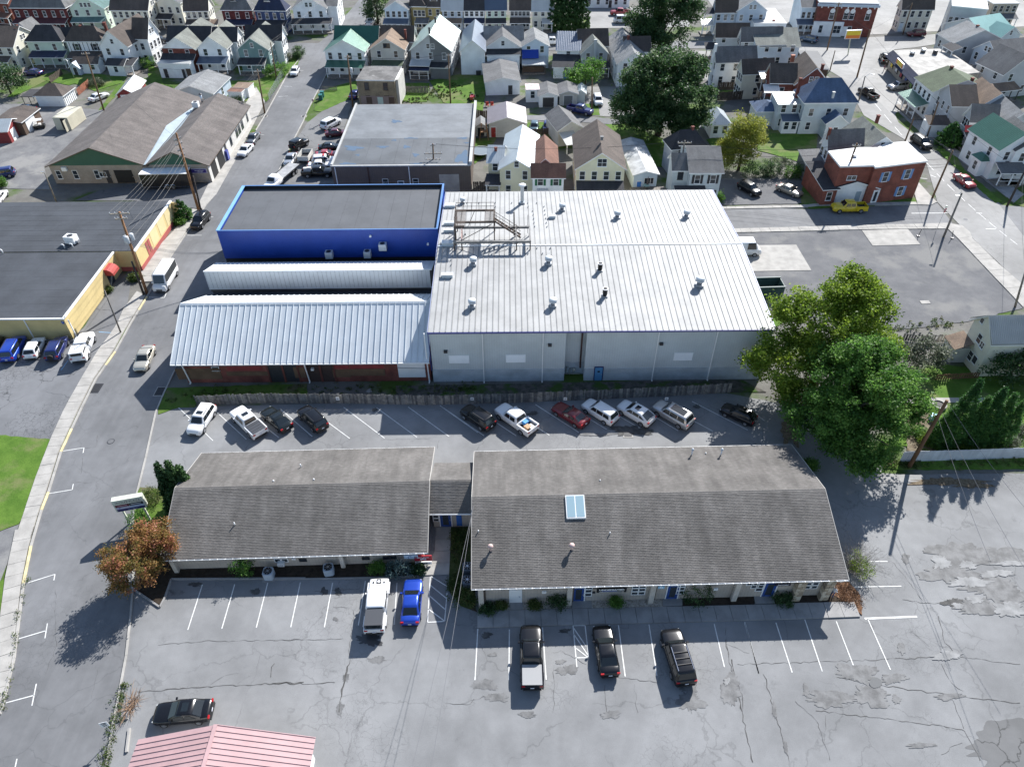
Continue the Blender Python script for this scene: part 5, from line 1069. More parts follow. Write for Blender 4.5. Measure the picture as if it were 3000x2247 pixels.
h = hs('wide grey garage with white side walls behind the brown shop', 'a1', (1480,800), (1835,808), 3.0, 'G', 'bl', 'lg', rg=(1632,742), fa=(1735,605), maxr=2.2, name='garage', cat='garage', rw=(1,1)); ndoor(h,.5,WHITE,2.4,2.2)
h = hs('little rust roofed shed beside the grey garage', 'a1', (1965,800), (2085,805), 1.9, 'F', 'w', 'r', D=2.6, name='shed', cat='shed'); h = hs('second little shed with pale rusty roof nearer the street', 'a1', (2010,768), (2140,772), 2.0, 'F', 'w', 't', D=3.5, name='shed', cat='shed')
h = hs('dark brown barn with white door at the left edge', 'a1', (-60,1055), (178,1055), 2.8, 'G', 'bn', 'b', rg=(60,1040), D=7, name='barn', cat='barn'); ndoor(h,.5,DARKM)
MB().box(h.W+.01,h.W+.06,1.2,4.6,0,2.4).build('roller_door', WHITE, h.root)
h = hs('red barn with grey roof cut by the left picture edge', 'a1', (-190,1140), (55,1130), 2.6, 'E', 'rd', 'L', rise=1.2, D=6, name='barn', cat='barn'); MB().box(h.W+.01,h.W+.05,1,3,0,2.2).build('roller_door', WHITE, h.root)
h = hs('small blue domed garden shed behind the black and white house', 'a1', (600,580), (680,582), 1.9, 'G', 'bl', 'B', rg=(640,545), D=3, name='shed', cat='shed'); ndoor(h,.5,DARKM,.9,1.7)
# --- row right of the street
h = hs('white house with green metal cross gable roof at the street corner', 'a2', (592,440), (932,445), 5.6, 'G', 'w', 'G', rg=(745,347), fa=(798,235), nw=(4,2), rw=(2,2), maxr=3.2); wing(h,.1,1.2,6.2,12,5.8,'E','w','G',rise=2.8,rw=(3,2),attic=1); porch(h,.04,1,2.6,2.7,'G',4)
h = hs('weathered white house with brown cross gable roof', 'a2', (985,425), (1277,428), 5.6, 'G', 'ww', 't', rg=(1122,333), fa=(1160,235), nw=(2,2), rw=(4,2), maxr=3.2); wing(h,.05,1.15,6,11,5.8,'E','ww','b',rise=2.6,rw=(4,2)); window(h.root,(h.W*.5,0,5.9),0,1.5,.9,cols=2,rows=1,frame=WL['bn']); porch(h,.05,.95,2.4,2.6,'o',2,rise=.5,m=WOODG); chim(h,h.W*.95,6,6,9.2,.5)
h = hs('tall house half pale half dark grey under a pale green metal roof', 'a2', (1336,430), (1680,437), 5.8, 'G', 'g', 'Pg', rg=(1497,298), fa=(1532,132), nw=(3,2), rw=(4,2), attic=2, maxr=5.5); MB().poly([(h.W*.5,-.03,0),(h.W-.01,-.03,0),(h.W-.01,-.03,5.8),(h.W*.5,-.03,5.8+h.rise-.2)]).build('dark_half_wall', WL['dg'], h.root); chim(h,h.W*.5,.5,9,11.5,.45,DARKM); chim(h,h.W*.5,9,9,11.5,.45,DARKM); porch(h,.0,.48,2.6,3.0,'W',0,rise=.6,deck=False); porch(h,.0,.48,3.8,2.3,'nv',3,rise=.5); porch(h,.5,.98,2.4,2.6,'k',0,rise=.5,wall='dg')
h = hs('narrow blank white gabled house right of the tall grey one', 'a2', (1766,438), (1975,437), 5.6, 'G', 'w', 'B', rg=(1864,348), fa=(1877,172), rw=(3,2), maxr=3.6); MB().box(h.W*.62,h.W*.82,-.6,-.02,0,1.0).build('condenser', DARKM, h.root)
h = hs('white house with grey gable and dark band of porch roof', 'a2', (1986,410), (2282,405), 5.4, 'G', 'w', 'g', rg=(2133,312), fa=(2130,225), nw=(2,1), rw=(2,2), attic=1, maxr=3); wing(h,-.02,1.1,4.5,10,5.6,'E','w','lg',rise=2.4); porch(h,0,1.0,2.2,4.2,'k',0,rise=.8,deck=False); wing(h,.03,.97,-2.2,0,4.1,'F','w','k',nw=(3,1))
h = hs('grey roofed white garage on the lawn beside the gabled houses', 'a2', (1985,712), (2280,702), 3.0, 'G', 'w', 'g', rg=(2105,672), fa=(2105,515), maxr=1.8, name='garage', cat='garage'); ndoor(h,.72,DARKM)
h = hs('derelict tan brick building with torn flat roof behind the side lot', 'a2', (868,700), (1195,705), 5.6, 'F', 'ty', mat('torn_roof',(.13,.125,.12),.9,.35,.6,.3,3,stain=.6,stainc=(.4,.39,.37)), D=8.5, name='brick_ruin', cat='building', nw=(2,2), win=(.9,1.5), frame=WL['bn']); MB().box(h.W*.05,h.W*.95,-.08,.0,.1,2.4).build('boarded_front', WL['pk'], h.root); MB().box(h.W+.01,h.W+.6,1,8,0,5.6).build('side_wall', WL['ww'], h.root)
for k in range(3): MB().box(h.W*(.2+.3*k),h.W*(.2+.3*k)+1.2,-.14,-.08,.1,2.2).build('boarded_door', WL['mi' if k == 1 else 'bn'], h.root)
h = hs('pale blue gabled house with blue tarpaulin porch roof', 'a3', (85,402), (318,398), 5.2, 'G', 'lb', 'lg', rg=(200,335), fa=(192,240), nw=(2,2), rw=(3,2), maxr=3); MB().slab([(0,-1.8,3.0),(h.W*.62,-1.8,3.0),(h.W*.62,-.02,4.4),(0,-.02,4.4)],.1).build('tarpaulin', flat('blue_tarp',(.01,.045,.32),.5), h.root); porch(h,0,.85,4.4,2.4,'W',3,rise=.5,m=WL['bn']); MB().box(.2,h.W*.8,-3.5,-3.3,.3,1.6).build('porch_screen', WL['bn'], h.root)
h = hs('white house with slate blue seam roof and dark lean to', 'a3', (390,432), (586,436), 5.2, 'E', 'w', 'B', rise=2.4, rg=(390,272), nw=(1,2)); wing(h,-.12,.98,-4.2,0,2.6,'S','w','k',rise=1.6,nw=(1,1)); ndoor(h,.4,flat('bluebox',(.05,.15,.35),.5),.8,1.2,y=-4.25)
h = hs('grey gabled house with front chimney stack and brown rear roof', 'a3', (602,462), (826,456), 5.2, 'G', 'g', 'gg', rg=(705,352), fa=(693,300), nw=(2,2), rw=(2,2), maxr=3.2); wing(h,0,1.12,4.5,10,5.6,'E','g','b',rise=2.8); MB().box(h.W*.5-.35,h.W*.5+.35,-.45,0,0,8.2).build('chimney', WL['g'], h.root); porch(h,.3,1.05,2.4,2.5,'k',3)
h = hs('long pale roofed white house partly behind the big dark tree', 'a3', (915,550), (1180,545), 5.2, 'G', 'w', 'lg', rg=(1062,455), fa=(930,245), nw=(2,2), lw=(4,2), maxr=3.2); wing(h,.4,1.25,8,13,5.4,'E','w','b',rise=2.4); chim(h,h.W*.5,9,7.5,9.4,.6)
# --- sheds by the alley
h = hs('small white kiosk with flat red and white lettered roof', 'a3', (122,785), (236,783), 2.6, 'F', 'w', mat('red_white_roof',(.62,.5,.48),.8,.35,1.2,.2,3), D=3.5, name='kiosk', cat='kiosk', nw=(1,1)); 
h = hs('white one car garage with grey roof and dark door by the alley', 'a3', (235,828), (395,826), 2.6, 'G', 'w', 'g', rg=(318,800), fa=(312,708), maxr=1.6, name='garage', cat='garage'); ndoor(h,.5,DARKM,2.4,2.1)
h = hs('weathered garage with dark double doors, right of the white garage', 'a3', (410,812), (566,810), 2.6, 'G', 'ww', 'g', rg=(490,785), fa=(480,705), maxr=1.6, name='garage', cat='garage'); ndoor(h,.5,WL['dg'],1.9,2.1)
h = hs('white metal shed beside the weathered garage', 'a3', (560,800), (632,802), 2.3, 'G', 'w', 'L', rg=(597,782), D=4, maxr=.9, name='shed', cat='shed')
h = hs('tiny wooden shed between flat roof and white garage', 'a2', (1896,1090), (1990,1088), 2.2, 'G', 'ww', 'lg', rg=(1945,1058), fa=(1945,1022), maxr=1.2, name='shed', cat='shed'); ndoor(h,.5,DARKM,1.4,1.8)
h = hs('white workshop with purplish seam roof and red door', 'a2', (2012,1065), (2328,1060), 3.0, 'G', 'ww', 'pu', rg=(2172,1012), fa=(2172,885), maxr=2, name='workshop', cat='workshop'); ndoor(h,.12,flat('red_door',(.3,.02,.02),.5))
h = hs('grey plank barn shed standing at the alley', 'a3', (402,1125), (612,1100), 3.4, 'G', 'ww', 'g', rg=(520,1045), fa=(502,905), maxr=2.6, name='barn', cat='barn'); ndoor(h,.55,WL['bn'],1.2,2.2); porch(h,.05,.6,4.5,2.3,'W',2,rise=.6,deck=False)
# --- row above the warehouse
h = hs('pale yellow house with shiny silver metal roof', 'b3', (382,450), (612,457), 5.6, 'G', 'y', 'L', rg=(497,388), fa=(486,157), nw=(2,2), attic=1, maxr=3.2, win=(.8,1.5)); wing(h,-.4,.02,3,9,5.4,'E','y','L',rise=1.6,nw=(1,2)); porch(h,-.42,.0,2.6,2.8,'k',2,y=2.0); chim(h,-h.W*.2,5,6,8,.5)
h = hs('brown roofed white house with green shutters and white awning', 'b3', (607,503), (820,503), 5.4, 'E', 'w', 'r', rise=1.5, rg=(610,417), nw=(2,2), shut=flat('green_shutter',(.02,.13,.06),.6)); wing(h,.0,.82,h.D,h.D+9.5,5.2,'G','pk','r',rise=1.9); MB().slab([(h.W*.15,-1.1,2.6),(h.W*.5,-1.1,2.6),(h.W*.5,-.02,3.2),(h.W*.15,-.02,3.2)],.05).build('awning', mat('striped_awning',(.5,.5,.5),.7,.1,pat='rib',per=.3,dark=.1), h.root)
h = hs('big pale yellow house with brown gable roof and dark porch', 'b3', (907,448), (1236,450), 5.8, 'G', 'y', 'b', rg=(1085,343), fa=(1025,122), nw=(4,2), maxr=4, lw=(3,2)); window(h.root,(h.W*.52,0,6.1),0,1.5,1.3,cols=2,rows=2); porch(h,.02,.98,2.8,2.7,'k',5); chim(h,h.W*.52,4,9,10.6,.5,WL['dg'])
# mobile home
h = hs('light blue mobile home with weathered white roof under the big tree', 'b3', (1300,492), (1460,486), 2.9, 'G', 'lb', mat('weathered_white_roof',(.42,.43,.43),.6,.25,.6,.15,3,'rib',per=.6,dark=.8,stain=.3), rg=(1372,480), fa=(1255,245), maxr=.6, name='mobile_home', cat='mobile home', win=(.7,.9)); window(h.root,(h.W*.66,0,1.0),0,1.6,1.1,cols=3,rows=1); ndoor(h,.25,flat('blue_note',(.05,.2,.55),.5),.8,1.0,z=.5)
MB().box(-.6,h.W+1.5,-3.4,-.1,.0,.5).build('deck', WOODG, h.root)
h = hs('grey house with slate shingle roof and black shuttered windows', 'b3', (1686,474), (1900,474), 5.8, 'E', 'bg', 'g', rise=2.2, rg=(1668,300), nw=(2,2), shut=flat('black_shutter',(.03,.03,.035),.6), lw=(1,2)); wing(h,-.5,.0,1.5,6,5.6,'E','bg','g',rise=1.8,nw=(1,2),frame=TB); porch(h,-.45,.5,3.0,2.6,'k',3,rise=.7)
h = hs('dark hip roofed house behind the grey one under the tree', 'b3', (1560,320), (1790,300), 5.0, 'H', 'g', 'k', rise=2.6, rg=(1700,215), nw=(2,2)); chim(h,h.W*.65,h.D*.5,7,9,.5)
h = hs('small white hip roofed building behind the yellow green tree', 'b3', (1830,152), (1955,150), 2.8, 'H', 'w', 'L', rise=1.6, rg=(1880,50), nw=(2,1), name='garage', cat='garage')
# --- right side
h = hs('lavender grey house with brown roof and stacked rear porches', 'a3', (1765,92), (1946,90), 6.2, 'E', 'bl', 'b', rise=2.8, rg=(1762,-20), nw=(3,2)); wing(h,1.0,2.4,-.5,9,6.2,'G','bl','lg',rise=2.6,nw=(3,2),attic=2); porch(h,-.55,.0,3,2.6,'W',3,y=3); porch(h,-.5,.0,3,5.3,'k',2,y=3.2,deck=False)
h = hs('brown roofed red and blue house with wooden rear stairs', 'a3', (1770,308), (2040,308), 5.4, 'E', 'bg', 'b', rise=2.4, rg=(1800,203), nw=(2,2), lw=(2,2)); porch(h,-.35,-.02,3,3.0,'k',3,m=WOODP)
h = hs('blue grey house with dark shingle roof beyond the brick gable', 'a3', (1990,345), (2330,340), 5.6, 'E', 'bg', 'g', rise=2.4, rg=(2000,262), nw=(4,2), lw=(2,2)); wing(h,.3,1.0,-3,0,5.2,'S','lb','gg',rise=1.2)
h = hs('white house with dark weathered roof above the wooden fence', 'a3', (1772,532), (2112,524), 5.8, 'E', 'w', 'g', rise=2.4, rg=(1792,405), nw=(3,2), lw=(2,2)); MB().box(-.6,-.05,h.D*.3,h.D*.3+.6,0,9).build('chimney', WL['w'], h.root)
h = hs('cream house with dark roof and timber balconies facing right', 'a3', (2002,630), (2262,618), 5.8, 'E', 'c', 'b', rise=2.2, rg=(2000,515), lw=(3,2), nw=(1,2)); porch(h,.5,1.1,2.4,5.2,'W',3,deck=False); porch(h,.5,1.1,2.4,2.6,'b',3,m=WOODP)
h = hs('red brick house with brown cross gables and white trim', 'a4', (30,705), (240,708), 6.4, 'E', 'br', 'b', rise=2.8, rg=(35,548), nw=(1,2), lw=(2,2)); wing(h,.95,2.35,-1,9,6.4,'G','br','b',rise=3.2,nw=(3,2),attic=2); chim(h,h.W*2.0,1,8.5,10.6,.6); chim(h,h.W*1.0,6,8.5,10.8,.8,mat('orange_chimney',(.30,.10,.06),.8,.2)); porch(h,-.3,.3,2.4,5.0,'W',3,deck=False); porch(h,-.3,.3,2.6,2.4,'b',3,m=WOODP)
h = hs('light grey house with blue slate hip roof and bay windows', 'a4', (322,888), (770,884), 6.4, 'H', 'bg', 's', rise=3.6, rg=(500,672), nw=(3,2), lw=(2,2)); chim(h,h.W*.52,.5,5.5,9.2,.5,WL['g']); chim(h,-.3,4.5,5,10.5,.6); wing(h,.42,.82,-2.6,0,3.4,'G','bg','s',rise=1.6,nw=(1,1)); wing(h,-.42,.0,2,7,5.4,'S','bg','W',rise=.5,nw=(2,2)); wing(h,-.75,-.3,4,9,3.2,'H','bg','s',rise=1.3); wing(h,-.32,-.02,.2,2,2.6,'S','w','B',rise=.8,nw=(2,1))
h = hs('white house with mossy cross gable roof behind the brick corner shop', 'b4', (782,316), (1010,306), 6.0, 'E', 'w', 'g', rise=2.6, rg=(790,192), lw=(2,2)); wing(h,.95,2.1,-.8,8,5.6,'G','w','gg',rise=2.4,attic=1); chim(h,-.2,h.D*.4,7,10,.45); chim(h,h.W*1.7,5,8,10.4,.55); wing(h,-.55,.0,-1.5,4,2.8,'S','dg','g',rise=1.2)
# brick corner building with white roof
t = thing('brick_corner_building', 'red brick corner building with bright white flat roof and blue shutters', 'building', P('b4', 1090, 660)); C0 = -t.location
zt = 6.6; pr = [P('b4', x, y, zt) for x, y in ((772,348),(856,452),(1086,446),(1096,460),(1455,416),(1312,282),(1172,292),(1110,322),(985,322))]
pw = ccw([q+C0 for q in pr]); cen = sum((q.xy for q in pw), Vector((0,0)))/len(pw)
MB().prism([(q.x,q.y) for q in pw], 0, zt-.02).build('wall', WL['bo'], t)
MB().prism([((q.xy-cen)*1.012+cen) for q in pw], zt-.02, zt+.25, 1, 0).build('roof', [mat('bright_white_roof',(.55,.55,.545),.7,.05,.3,.04), WHITE], t)
fa_, fb_ = pr[3]+C0, pr[4]+C0; ang = math.atan2(fb_.y-fa_.y, fb_.x-fa_.x)
BSH = flat('blue_shutter',(.14,.27,.5),.6)
for u, z, kind in ((.27,4.0,0),(.70,4.0,0),(.68,.9,0),(.2,.1,1)):
    p = fa_.lerp(fb_, u); p.z = z-0
    w = window(t, (p.x,p.y,z), ang, .9, 1.6) if not kind else door(t, (p.x,p.y,z), ang, 1.0, 2.3, WHITE, glass=True)
    if not kind:
        for s in (-1,1): MB().box(s*.78-.22,s*.78+.22,-.05,.01,-.05,1.65).build('shutter', BSH, w)
ga, gb_ = pr[1]+C0, pr[2]+C0; a2 = math.atan2(gb_.y-ga.y, gb_.x-ga.x); p = ga.lerp(gb_,.45); window(t,(p.x,p.y,4.3),a2,1.5,.7,cols=2,rows=1)
p = P('b4', 952, 380, zt+.2)+C0; MB().box(p.x-.3,p.x+.3,p.y-.3,p.y+.3,zt+.2,zt+.7).build('roof_hatch', STEEL, t)
h = hs('brick annex with black roof left of the white garage gable', 'b4', (745,605), (840,600), 3.0, 'S', 'bo', 'k', rise=1.2, D=8, name='annex', cat='building', nw=(1,1))
h = hs('white garage with black gable roof in front of the brick corner building', 'b4', (790,598), (1120,592), 2.8, 'G', 'w', 'k', rg=(962,548), D=5, maxr=1.8, name='garage', cat='garage'); ndoor(h,.62,flat('grey_blue_door',(.3,.37,.42),.6),.9,2.1)
# right row along the diagonal street
h = hs('white house with olive green roof beside the store', 'a4', (1282,672), (1432,792), 6.0, 'E', 'w', 'o', rise=2.2, rg=(1520,545), nw=(4,2), rw=(2,2)); chim(h,h.W*.15,h.D*.5,7.5,9.6,.6); chim(h,h.W*.95,h.D*.6,7.5,9.4,.6); porch(h,.0,1.0,2.6,2.8,'G',4)
h = hs('grey house with dark brown roof and big blue gable', 'a4', (1600,910), (1810,912), 5.8, 'E', 'g', 'b', rise=2.6, rg=(1580,735), lw=(3,2)); wing(h,1.02,2.4,-.5,8,5.8,'G','bl','t',rise=2.6); porch(h,-.9,.0,3,2.6,'b',4,y=1,wall='w')
h = hs('light grey house with red awnings and dark porch', 'a4', (1760,1035), (1980,1040), 5.6, 'E', 'g', 'g', rise=2.4, rg=(1740,918), lw=(3,2)); wing(h,1.0,2.3,-2,7,5.4,'G','g','lg',rise=2.4,nw=(2,1)); porch(h,-.1,1.0,3.2,2.6,'k',4)
AWN = mat('red_awning',(.28,.03,.035),.7,.1)
for fx, y, z in ((-.02,-.05,3.6),(.75,-.05,3.4),(1.6,-2.05,3.2),(1.2,-2.05,3.2)):
    x = h.W*fx; MB().slab([(x-.7,y-.8,z),(x+.7,y-.8,z),(x+.7,y,z+.9),(x-.7,y,z+.9)],.05).build('awning', AWN, h.root)
h = hs('white house with green metal roof and bay, lower right', 'a4', (2010,1290), (2330,1270), 5.8, 'G', 'w', 'G', rg=(2140,1160), D=9, nw=(2,2), lw=(2,2), maxr=3); wing(h,-.18,.02,1.5,4,3.0,'H','w','G',rise=.9,lw=(1,1)); porch(h,.3,1.1,3,2.6,'g',3); MB().slab([(h.W*.6,1,7.6),(h.W*.9,1,6.4),(h.W*.9,4,6.4),(h.W*.6,4,7.6)],.05).build('solar_panel', GLASS, h.root)
h = hs('white house at the right edge with grey porch roof', 'b4', (2080,330), (2330,330), 5.8, 'G', 'w', 'g', rg=(2200,240), D=9, nw=(2,2), lw=(3,2), maxr=3); porch(h,-.4,.3,2.6,2.7,'g',3)
h = hs('grey gabled house with white balcony behind the store', 'a4', (1475,292), (1612,370), 6.2, 'E', 'g', 'lg', rise=2.6, rg=(1690,165), nw=(2,2), rw=(2,2)); chim(h,h.W*.6,h.D*.5,8,10,.6); porch(h,.9,1.5,2.2,5.4,'k',3,deck=False)
h = hs('house with sea green metal roof near the top right', 'a4', (1880,315), (2132,272), 5.8, 'E', 'bg', 'te', rise=2.6, rg=(1765,155), nw=(2,2)); wing(h,.15,.9,-2.5,2,5.8,'G','bg','te',rise=2.2,nw=(1,2),attic=1); porch(h,0,1,2.4,2.6,'W',4,y=-2.5)
h = hs('blue house with grey shingle roof and screened porch, right edge', 'a4', (1990,505), (2330,470), 5.8, 'E', 'bl', 'g', rise=2.6, rg=(1985,350), lw=(3,2), nw=(2,2), attic=2); porch(h,-.5,.0,2.6,2.8,'g',3,y=3)
h = hs('tan shingled house with small porch at the right edge', 'a4', (2040,640), (2330,610), 5.4, 'G', 'g', 'g', rg=(2190,480), D=8, nw=(2,2), lw=(2,2), maxr=3.4); porch(h,-.3,.4,2.6,2.7,'t',4,m=DARKM)
h = hs('cream house with dark roof and white trim near the red suv', 'a4', (1168,70), (1432,68), 6.0, 'E', 'c', 'b', rise=2.4, rg=(1165,-25), nw=(4,2), lw=(2,2)); ndoor(h,.12,WL['lb'])
h = hs('long grey block of flats at the top right', 'a4', (1590,60), (1900,90), 7.5, 'F', 'g', 'M', D=12, name='apartment_building', cat='building', nw=(6,2), lw=(2,2)); 
h = hs('white roofed house in the top right corner', 'a4', (1950,40), (2170,38), 5.6, 'F', 'tn', 'M', D=9, nw=(4,2), lw=(2,2)); porch(h,0,1,2,2.5,'g',4)
h = hs('red brick shop with arched white windows and white corner front', 'a4', (445,28), (960,42), 8.0, 'F', 'br', 'M', D=13, name='brick_shop', cat='shop', lw=(2,2)); MB().box(-.35,h.W+.35,-.5,.0,7.3,7.9).build('cornice', WL['bl'], h.root); 
for fx in (.26,.50,.60,.87): window(h.root,(h.W*fx,0,4.2),0,1.1,2.0); MB().lathe([(.58,0),(.58,.06)],k=14).build('arch', WHITE, h.root, loc=(h.W*fx,0,6.2), rot=(R(90),0,0))
MB().box(-.2,h.W*.5,-.5,-.01,0,3.6).build('shop_front', WL['w'], h.root); window(h.root,(h.W*.4,-.5,.9),0,1.8,1.8,cols=2); window(h.root,(h.W*.12,-.5,.9),0,.9,1.8); window(h.root,(h.W*.62,0,.9),0,.9,1.6); window(h.root,(h.W*.8,0,1.0),0,1.3,.9,cols=2,rows=1); ndoor(h,.55,WHITE,1.0,2.3)
for k in range(9): MB().box(h.W*(k+.5)/9-.12,h.W*(k+.5)/9+.12,-.4,.0,6.9,7.3).build('bracket', WHITE, h.root)
h = hs('pale house row behind the brick shop at the top', 'a4', (300,60), (440,62), 6.5, 'E', 'lb', 'g', rise=2.2, D=10, nw=(3,2)); porch(h,-.2,.8,2.4,2.7,'B',3)
h = hs('long white flat roofed building at the upper street', 'a4', (-120,210), (160,212), 3.8, 'F', 'w', 'M', D=14, name='building', cat='building'); chim(h,h.W*.65,2,3.8,5.2,.6)
h = hs('house with patched pale green roof by the upper street', 'a4', (-60,400), (275,402), 5.0, 'E', 'lb', 'gg', rise=2.4, rg=(-50,240), nw=(3,2)); chim(h,h.W*.55,h.D*.5,7,8.6,.5)
h = hs('dark brown flat roofed building near the upper street corner', 'a4', (350,600), (522,605), 5.0, 'F', 'bn', 'D', D=12, name='building', cat='building')
# store
t = thing('corner_store', 'corner store with stained flat roof, grey canopy and yellow sign', 'store', P('a4', 1300, 690)); S0 = -t.location
q = [P('a4', x, y, 4.2)+S0 for x, y in ((1080,440),(1530,425),(1830,632),(1330,690))]
MB().prism([(p.x,p.y) for p in ccw(q)], 0, 4.1).build('wall', WL['tn'], t)
MB().prism([(p.x,p.y) for p in ccw(q)], 4.1, 4.3).build('roof', mat('stained_roof',(.34,.325,.30),.85,.25,.5,.15,2,stain=.55,stainc=(.22,.2,.18)), t)
a, c = q[0], q[3]; d = (c-a).normalized(); n = Vector((d.y,-d.x,0)); n = n if n.x < 0 or n.y < 0 else -n
MB().slab(ccw([a+n*1.5+Vector((0,0,-1.1)), c+n*1.5+Vector((0,0,-1.1)), c+Vector((0,0,.15)), a+Vector((0,0,.15))]),.15).build('canopy', RL['nv'], t)
ang = math.atan2(d.y, d.x)
SG = [flat('sign_yellow',(.75,.55,.04),.5), flat('sign_orange',(.7,.2,.03),.5)]
for k in range(5):
    p = a.lerp(c, .12+.17*k)+n*.08; MB().box(-.9,.9,-.04,.04,.9,2.7).build('shop_window', GLASS, t, loc=(p.x,p.y,0), rot=ang)
    MB().box(-.5,.6,-.06,-.045,1.2+.1*(k%2),2.2).build('poster', [SG[0],WHITE,flat('poster_red',(.4,.05,.06),.6),flat('poster_blue',(.1,.15,.4),.6),flat('poster_green',(.2,.35,.1),.6)][k], t, loc=(p.x+n.x*.1,p.y+n.y*.1,0), rot=ang)
st = thing('store_sign', 'long yellow and orange sign box on the store canopy', 'sign', (a.lerp(c,.45)+n*1.1-S0)); st.location.z = 3.5; st.rotation_euler = (0,0,ang)
MB().box(-2.2,2.2,-.15,.15,0,1.1).build('box', WHITE, st); MB().box(-1.5,1.5,-.18,-.15,.08,1.02).build('face', SG[0], st); MB().box(-2.1,-1.5,-.18,-.15,.08,1.02).build('face_end', SG[1], st); MB().box(1.5,2.1,-.18,-.15,.08,1.02).build('face_end', SG[1], st)
for fx, fy, lb in ((.25,.2,'tilted white roof fan on the stained store roof'), (.5,.12,'small round steel vent on the store roof'), (.68,.2,'dark air handler box on the store roof')):
    p = q[0]+(q[1]-q[0])*fx+(q[3]-q[0])*fy-S0; v = thing('roof_unit', lb, 'roof vent', (p.x,p.y,4.3)); MB().box(-.4,.4,-.4,.4,0,.4).build('base', DARKM, v); MB().lathe([(.45,.4),(.55,.5),(.5,.9),(.15,1.0)],k=12).build('housing', STEEL if fx != .68 else DARKM, v)
# house lower right
h = hs('cream house with ribbed metal roof below the gravel lot', 'c4', (1790,335), (2200,328), 5.6, 'E', 'c', mtl('tan_grey',(.33,.32,.30),.6,0), rise=2.2, rg=(1748,168), nw=(0,1), lw=(1,2), win=(.8,1.2)); RT = mat('ribbed_tan_roof',(.46,.45,.42),.6,.06); seam_roof(h.root,(-.35,-.4,5.55),(h.W+.35,-.4,5.55),(0,h.D/2+.38,2.3),36,RT,rib=.05); seam_roof(h.root,(-.35,h.D+.4,5.55),(h.W+.35,h.D+.4,5.55),(0,-h.D/2-.38,2.3),36,RT,rib=.05); window(h.root,(0,h.D*.3,3.6),R(-90),.7,.8,cols=2); window(h.root,(0,h.D*.72,6.0),R(-90),.6,.7,rows=1); window(h.root,(0,h.D*.28,1.2),R(-90),.8,1.0,rows=1)
MB().slab([(-2.2,2.6,2.3),(-.02,2.6,3.2),(-.02,5.4,3.2),(-2.2,5.4,2.3)],.08).build('lean_to_roof', RL['t'], h.root); MB().box(-2.0,-.02,2.8,5.2,0,2.3).build('lean_to_wall', WL['ww'], h.root)
# --- left flat buildings
t = thing('green_gable_shop', 'brown roofed double gable shop with green gable ends', 'shop', P('b1', 700, 372)); G0 = -t.location
gz = 3.6
ya = P('f',131,488,gz).y; xa, xb, xc = P('f',131,488,gz).x, P('f',420,489,gz).x, P('f',604,492,gz).x; yb1 = 156; yb2 = 152
hb = Hs(); hb.root = t; hb.W = xb-xa
BLKS = mat('split_face_block',(.36,.31,.26),.9,.12,.6,.1,5,'block',per=.2,w=.4,dark=.7,bump=.4)
SHP = shg('shop_brown',(.14,.122,.112))
r1 = 3.3; r2 = 2.4
vol(hb, xa+G0.x+.4, xb+G0.x, ya+G0.y+.5, yb1+G0.y, gz, 'G', r1, BLKS, SHP, ov=.5, trim=mat('brown_trim',(.1,.07,.05),.7,.1))
vol(hb, xb+G0.x+.02, xc+G0.x-.4, ya+G0.y+.5, yb2+G0.y, gz-.01, 'G', r2, BLKS, SHP, ov=.5, trim=mat('brown_trim',(.1,.07,.05),.7,.1))
GRN = mat('green_gable_metal',(.022,.10,.07),.5,.06,.5,.05,6,'rib',per=.25,dark=.75)
for a, c, r_ in ((xa,xb,r1),(xb,xc,r2)): MB().poly([(a+G0.x+.35,ya+G0.y+.45,gz-.1),(c+G0.x-.1,ya+G0.y+.45,gz-.1),((a+c)/2+G0.x+.15,ya+G0.y+.45,gz+r_-.15)]).build('gable_panel', GRN, t)
vp = [P('b1',1160,235,gz)+G0, P('a1',1240,1420,gz)+G0]
SN = mat('valley_metal',(.42,.48,.50),.35,.1,.5,.08,3,metal=.3)
MB().poly([(xb+G0.x-.15,ya+G0.y-.0,gz+.12),(xb+G0.x+.2,ya+G0.y,gz+.12),(xb+G0.x+1.6,ya+G0.y+16,gz+.75),(xb+G0.x+.6,yb2+G0.y,gz+.3),(xb+G0.x-1.4,ya+G0.y+16,gz+.75)]).build('valley_cricket', SN, t)
yy = ya+.5
for x, kind in ((487,0),(622,0),(795,0),(840,2)):
    p = PY('b1', x, 330, yy)+G0; window(t,(p.x,p.y,1.0),0,.8,1.5) if kind == 0 else window(t,(p.x,p.y,1.3),0,1.2,.8,cols=2,rows=1)
for x, w, m_ in ((893,1.0,DARKM),(1025,3.3,BLACK)): p = PY('b1', x, 365, yy)+G0; door(t,(p.x,p.y,.05),0,w,2.5,m_,BLKS)
p = PY('b1', 520, 265, yy-.2)+G0; MB().box(p.x-.45,p.x+.45,yy+G0.y-.4,yy+G0.y,p.z-.35,p.z+.35).build('wall_unit', WHITE, t)
xr = xc-.4+G0.x
for k, (u, w, m_) in enumerate(((1.2,2.6,BLACK),(5,3.2,BLACK),(9.5,1.0,DARKM),(13,1.2,GLASS),(17,1.4,GLASS),(18.8,1.4,GLASS),(21,1.4,GLASS),(25,1.0,GLASS))):
    MB().box(xr-.05,xr+.1,ya+G0.y+.5+u,ya+G0.y+.5+u+w,.1 if m_ is not GLASS else 1.0,2.8 if m_ is not GLASS else 2.6).build('bay_door' if w > 2 else 'window' if m_ is GLASS else 'door', m_, t)
MB().box(xr-.0,xr+.06,ya+G0.y+.45,yb2+G0.y,0,gz-.1).build('side_wall', mat('white_block',(.62,.60,.56),.85,.1,.5,.08,5,'block',per=.2,w=.4,dark=.85), t)
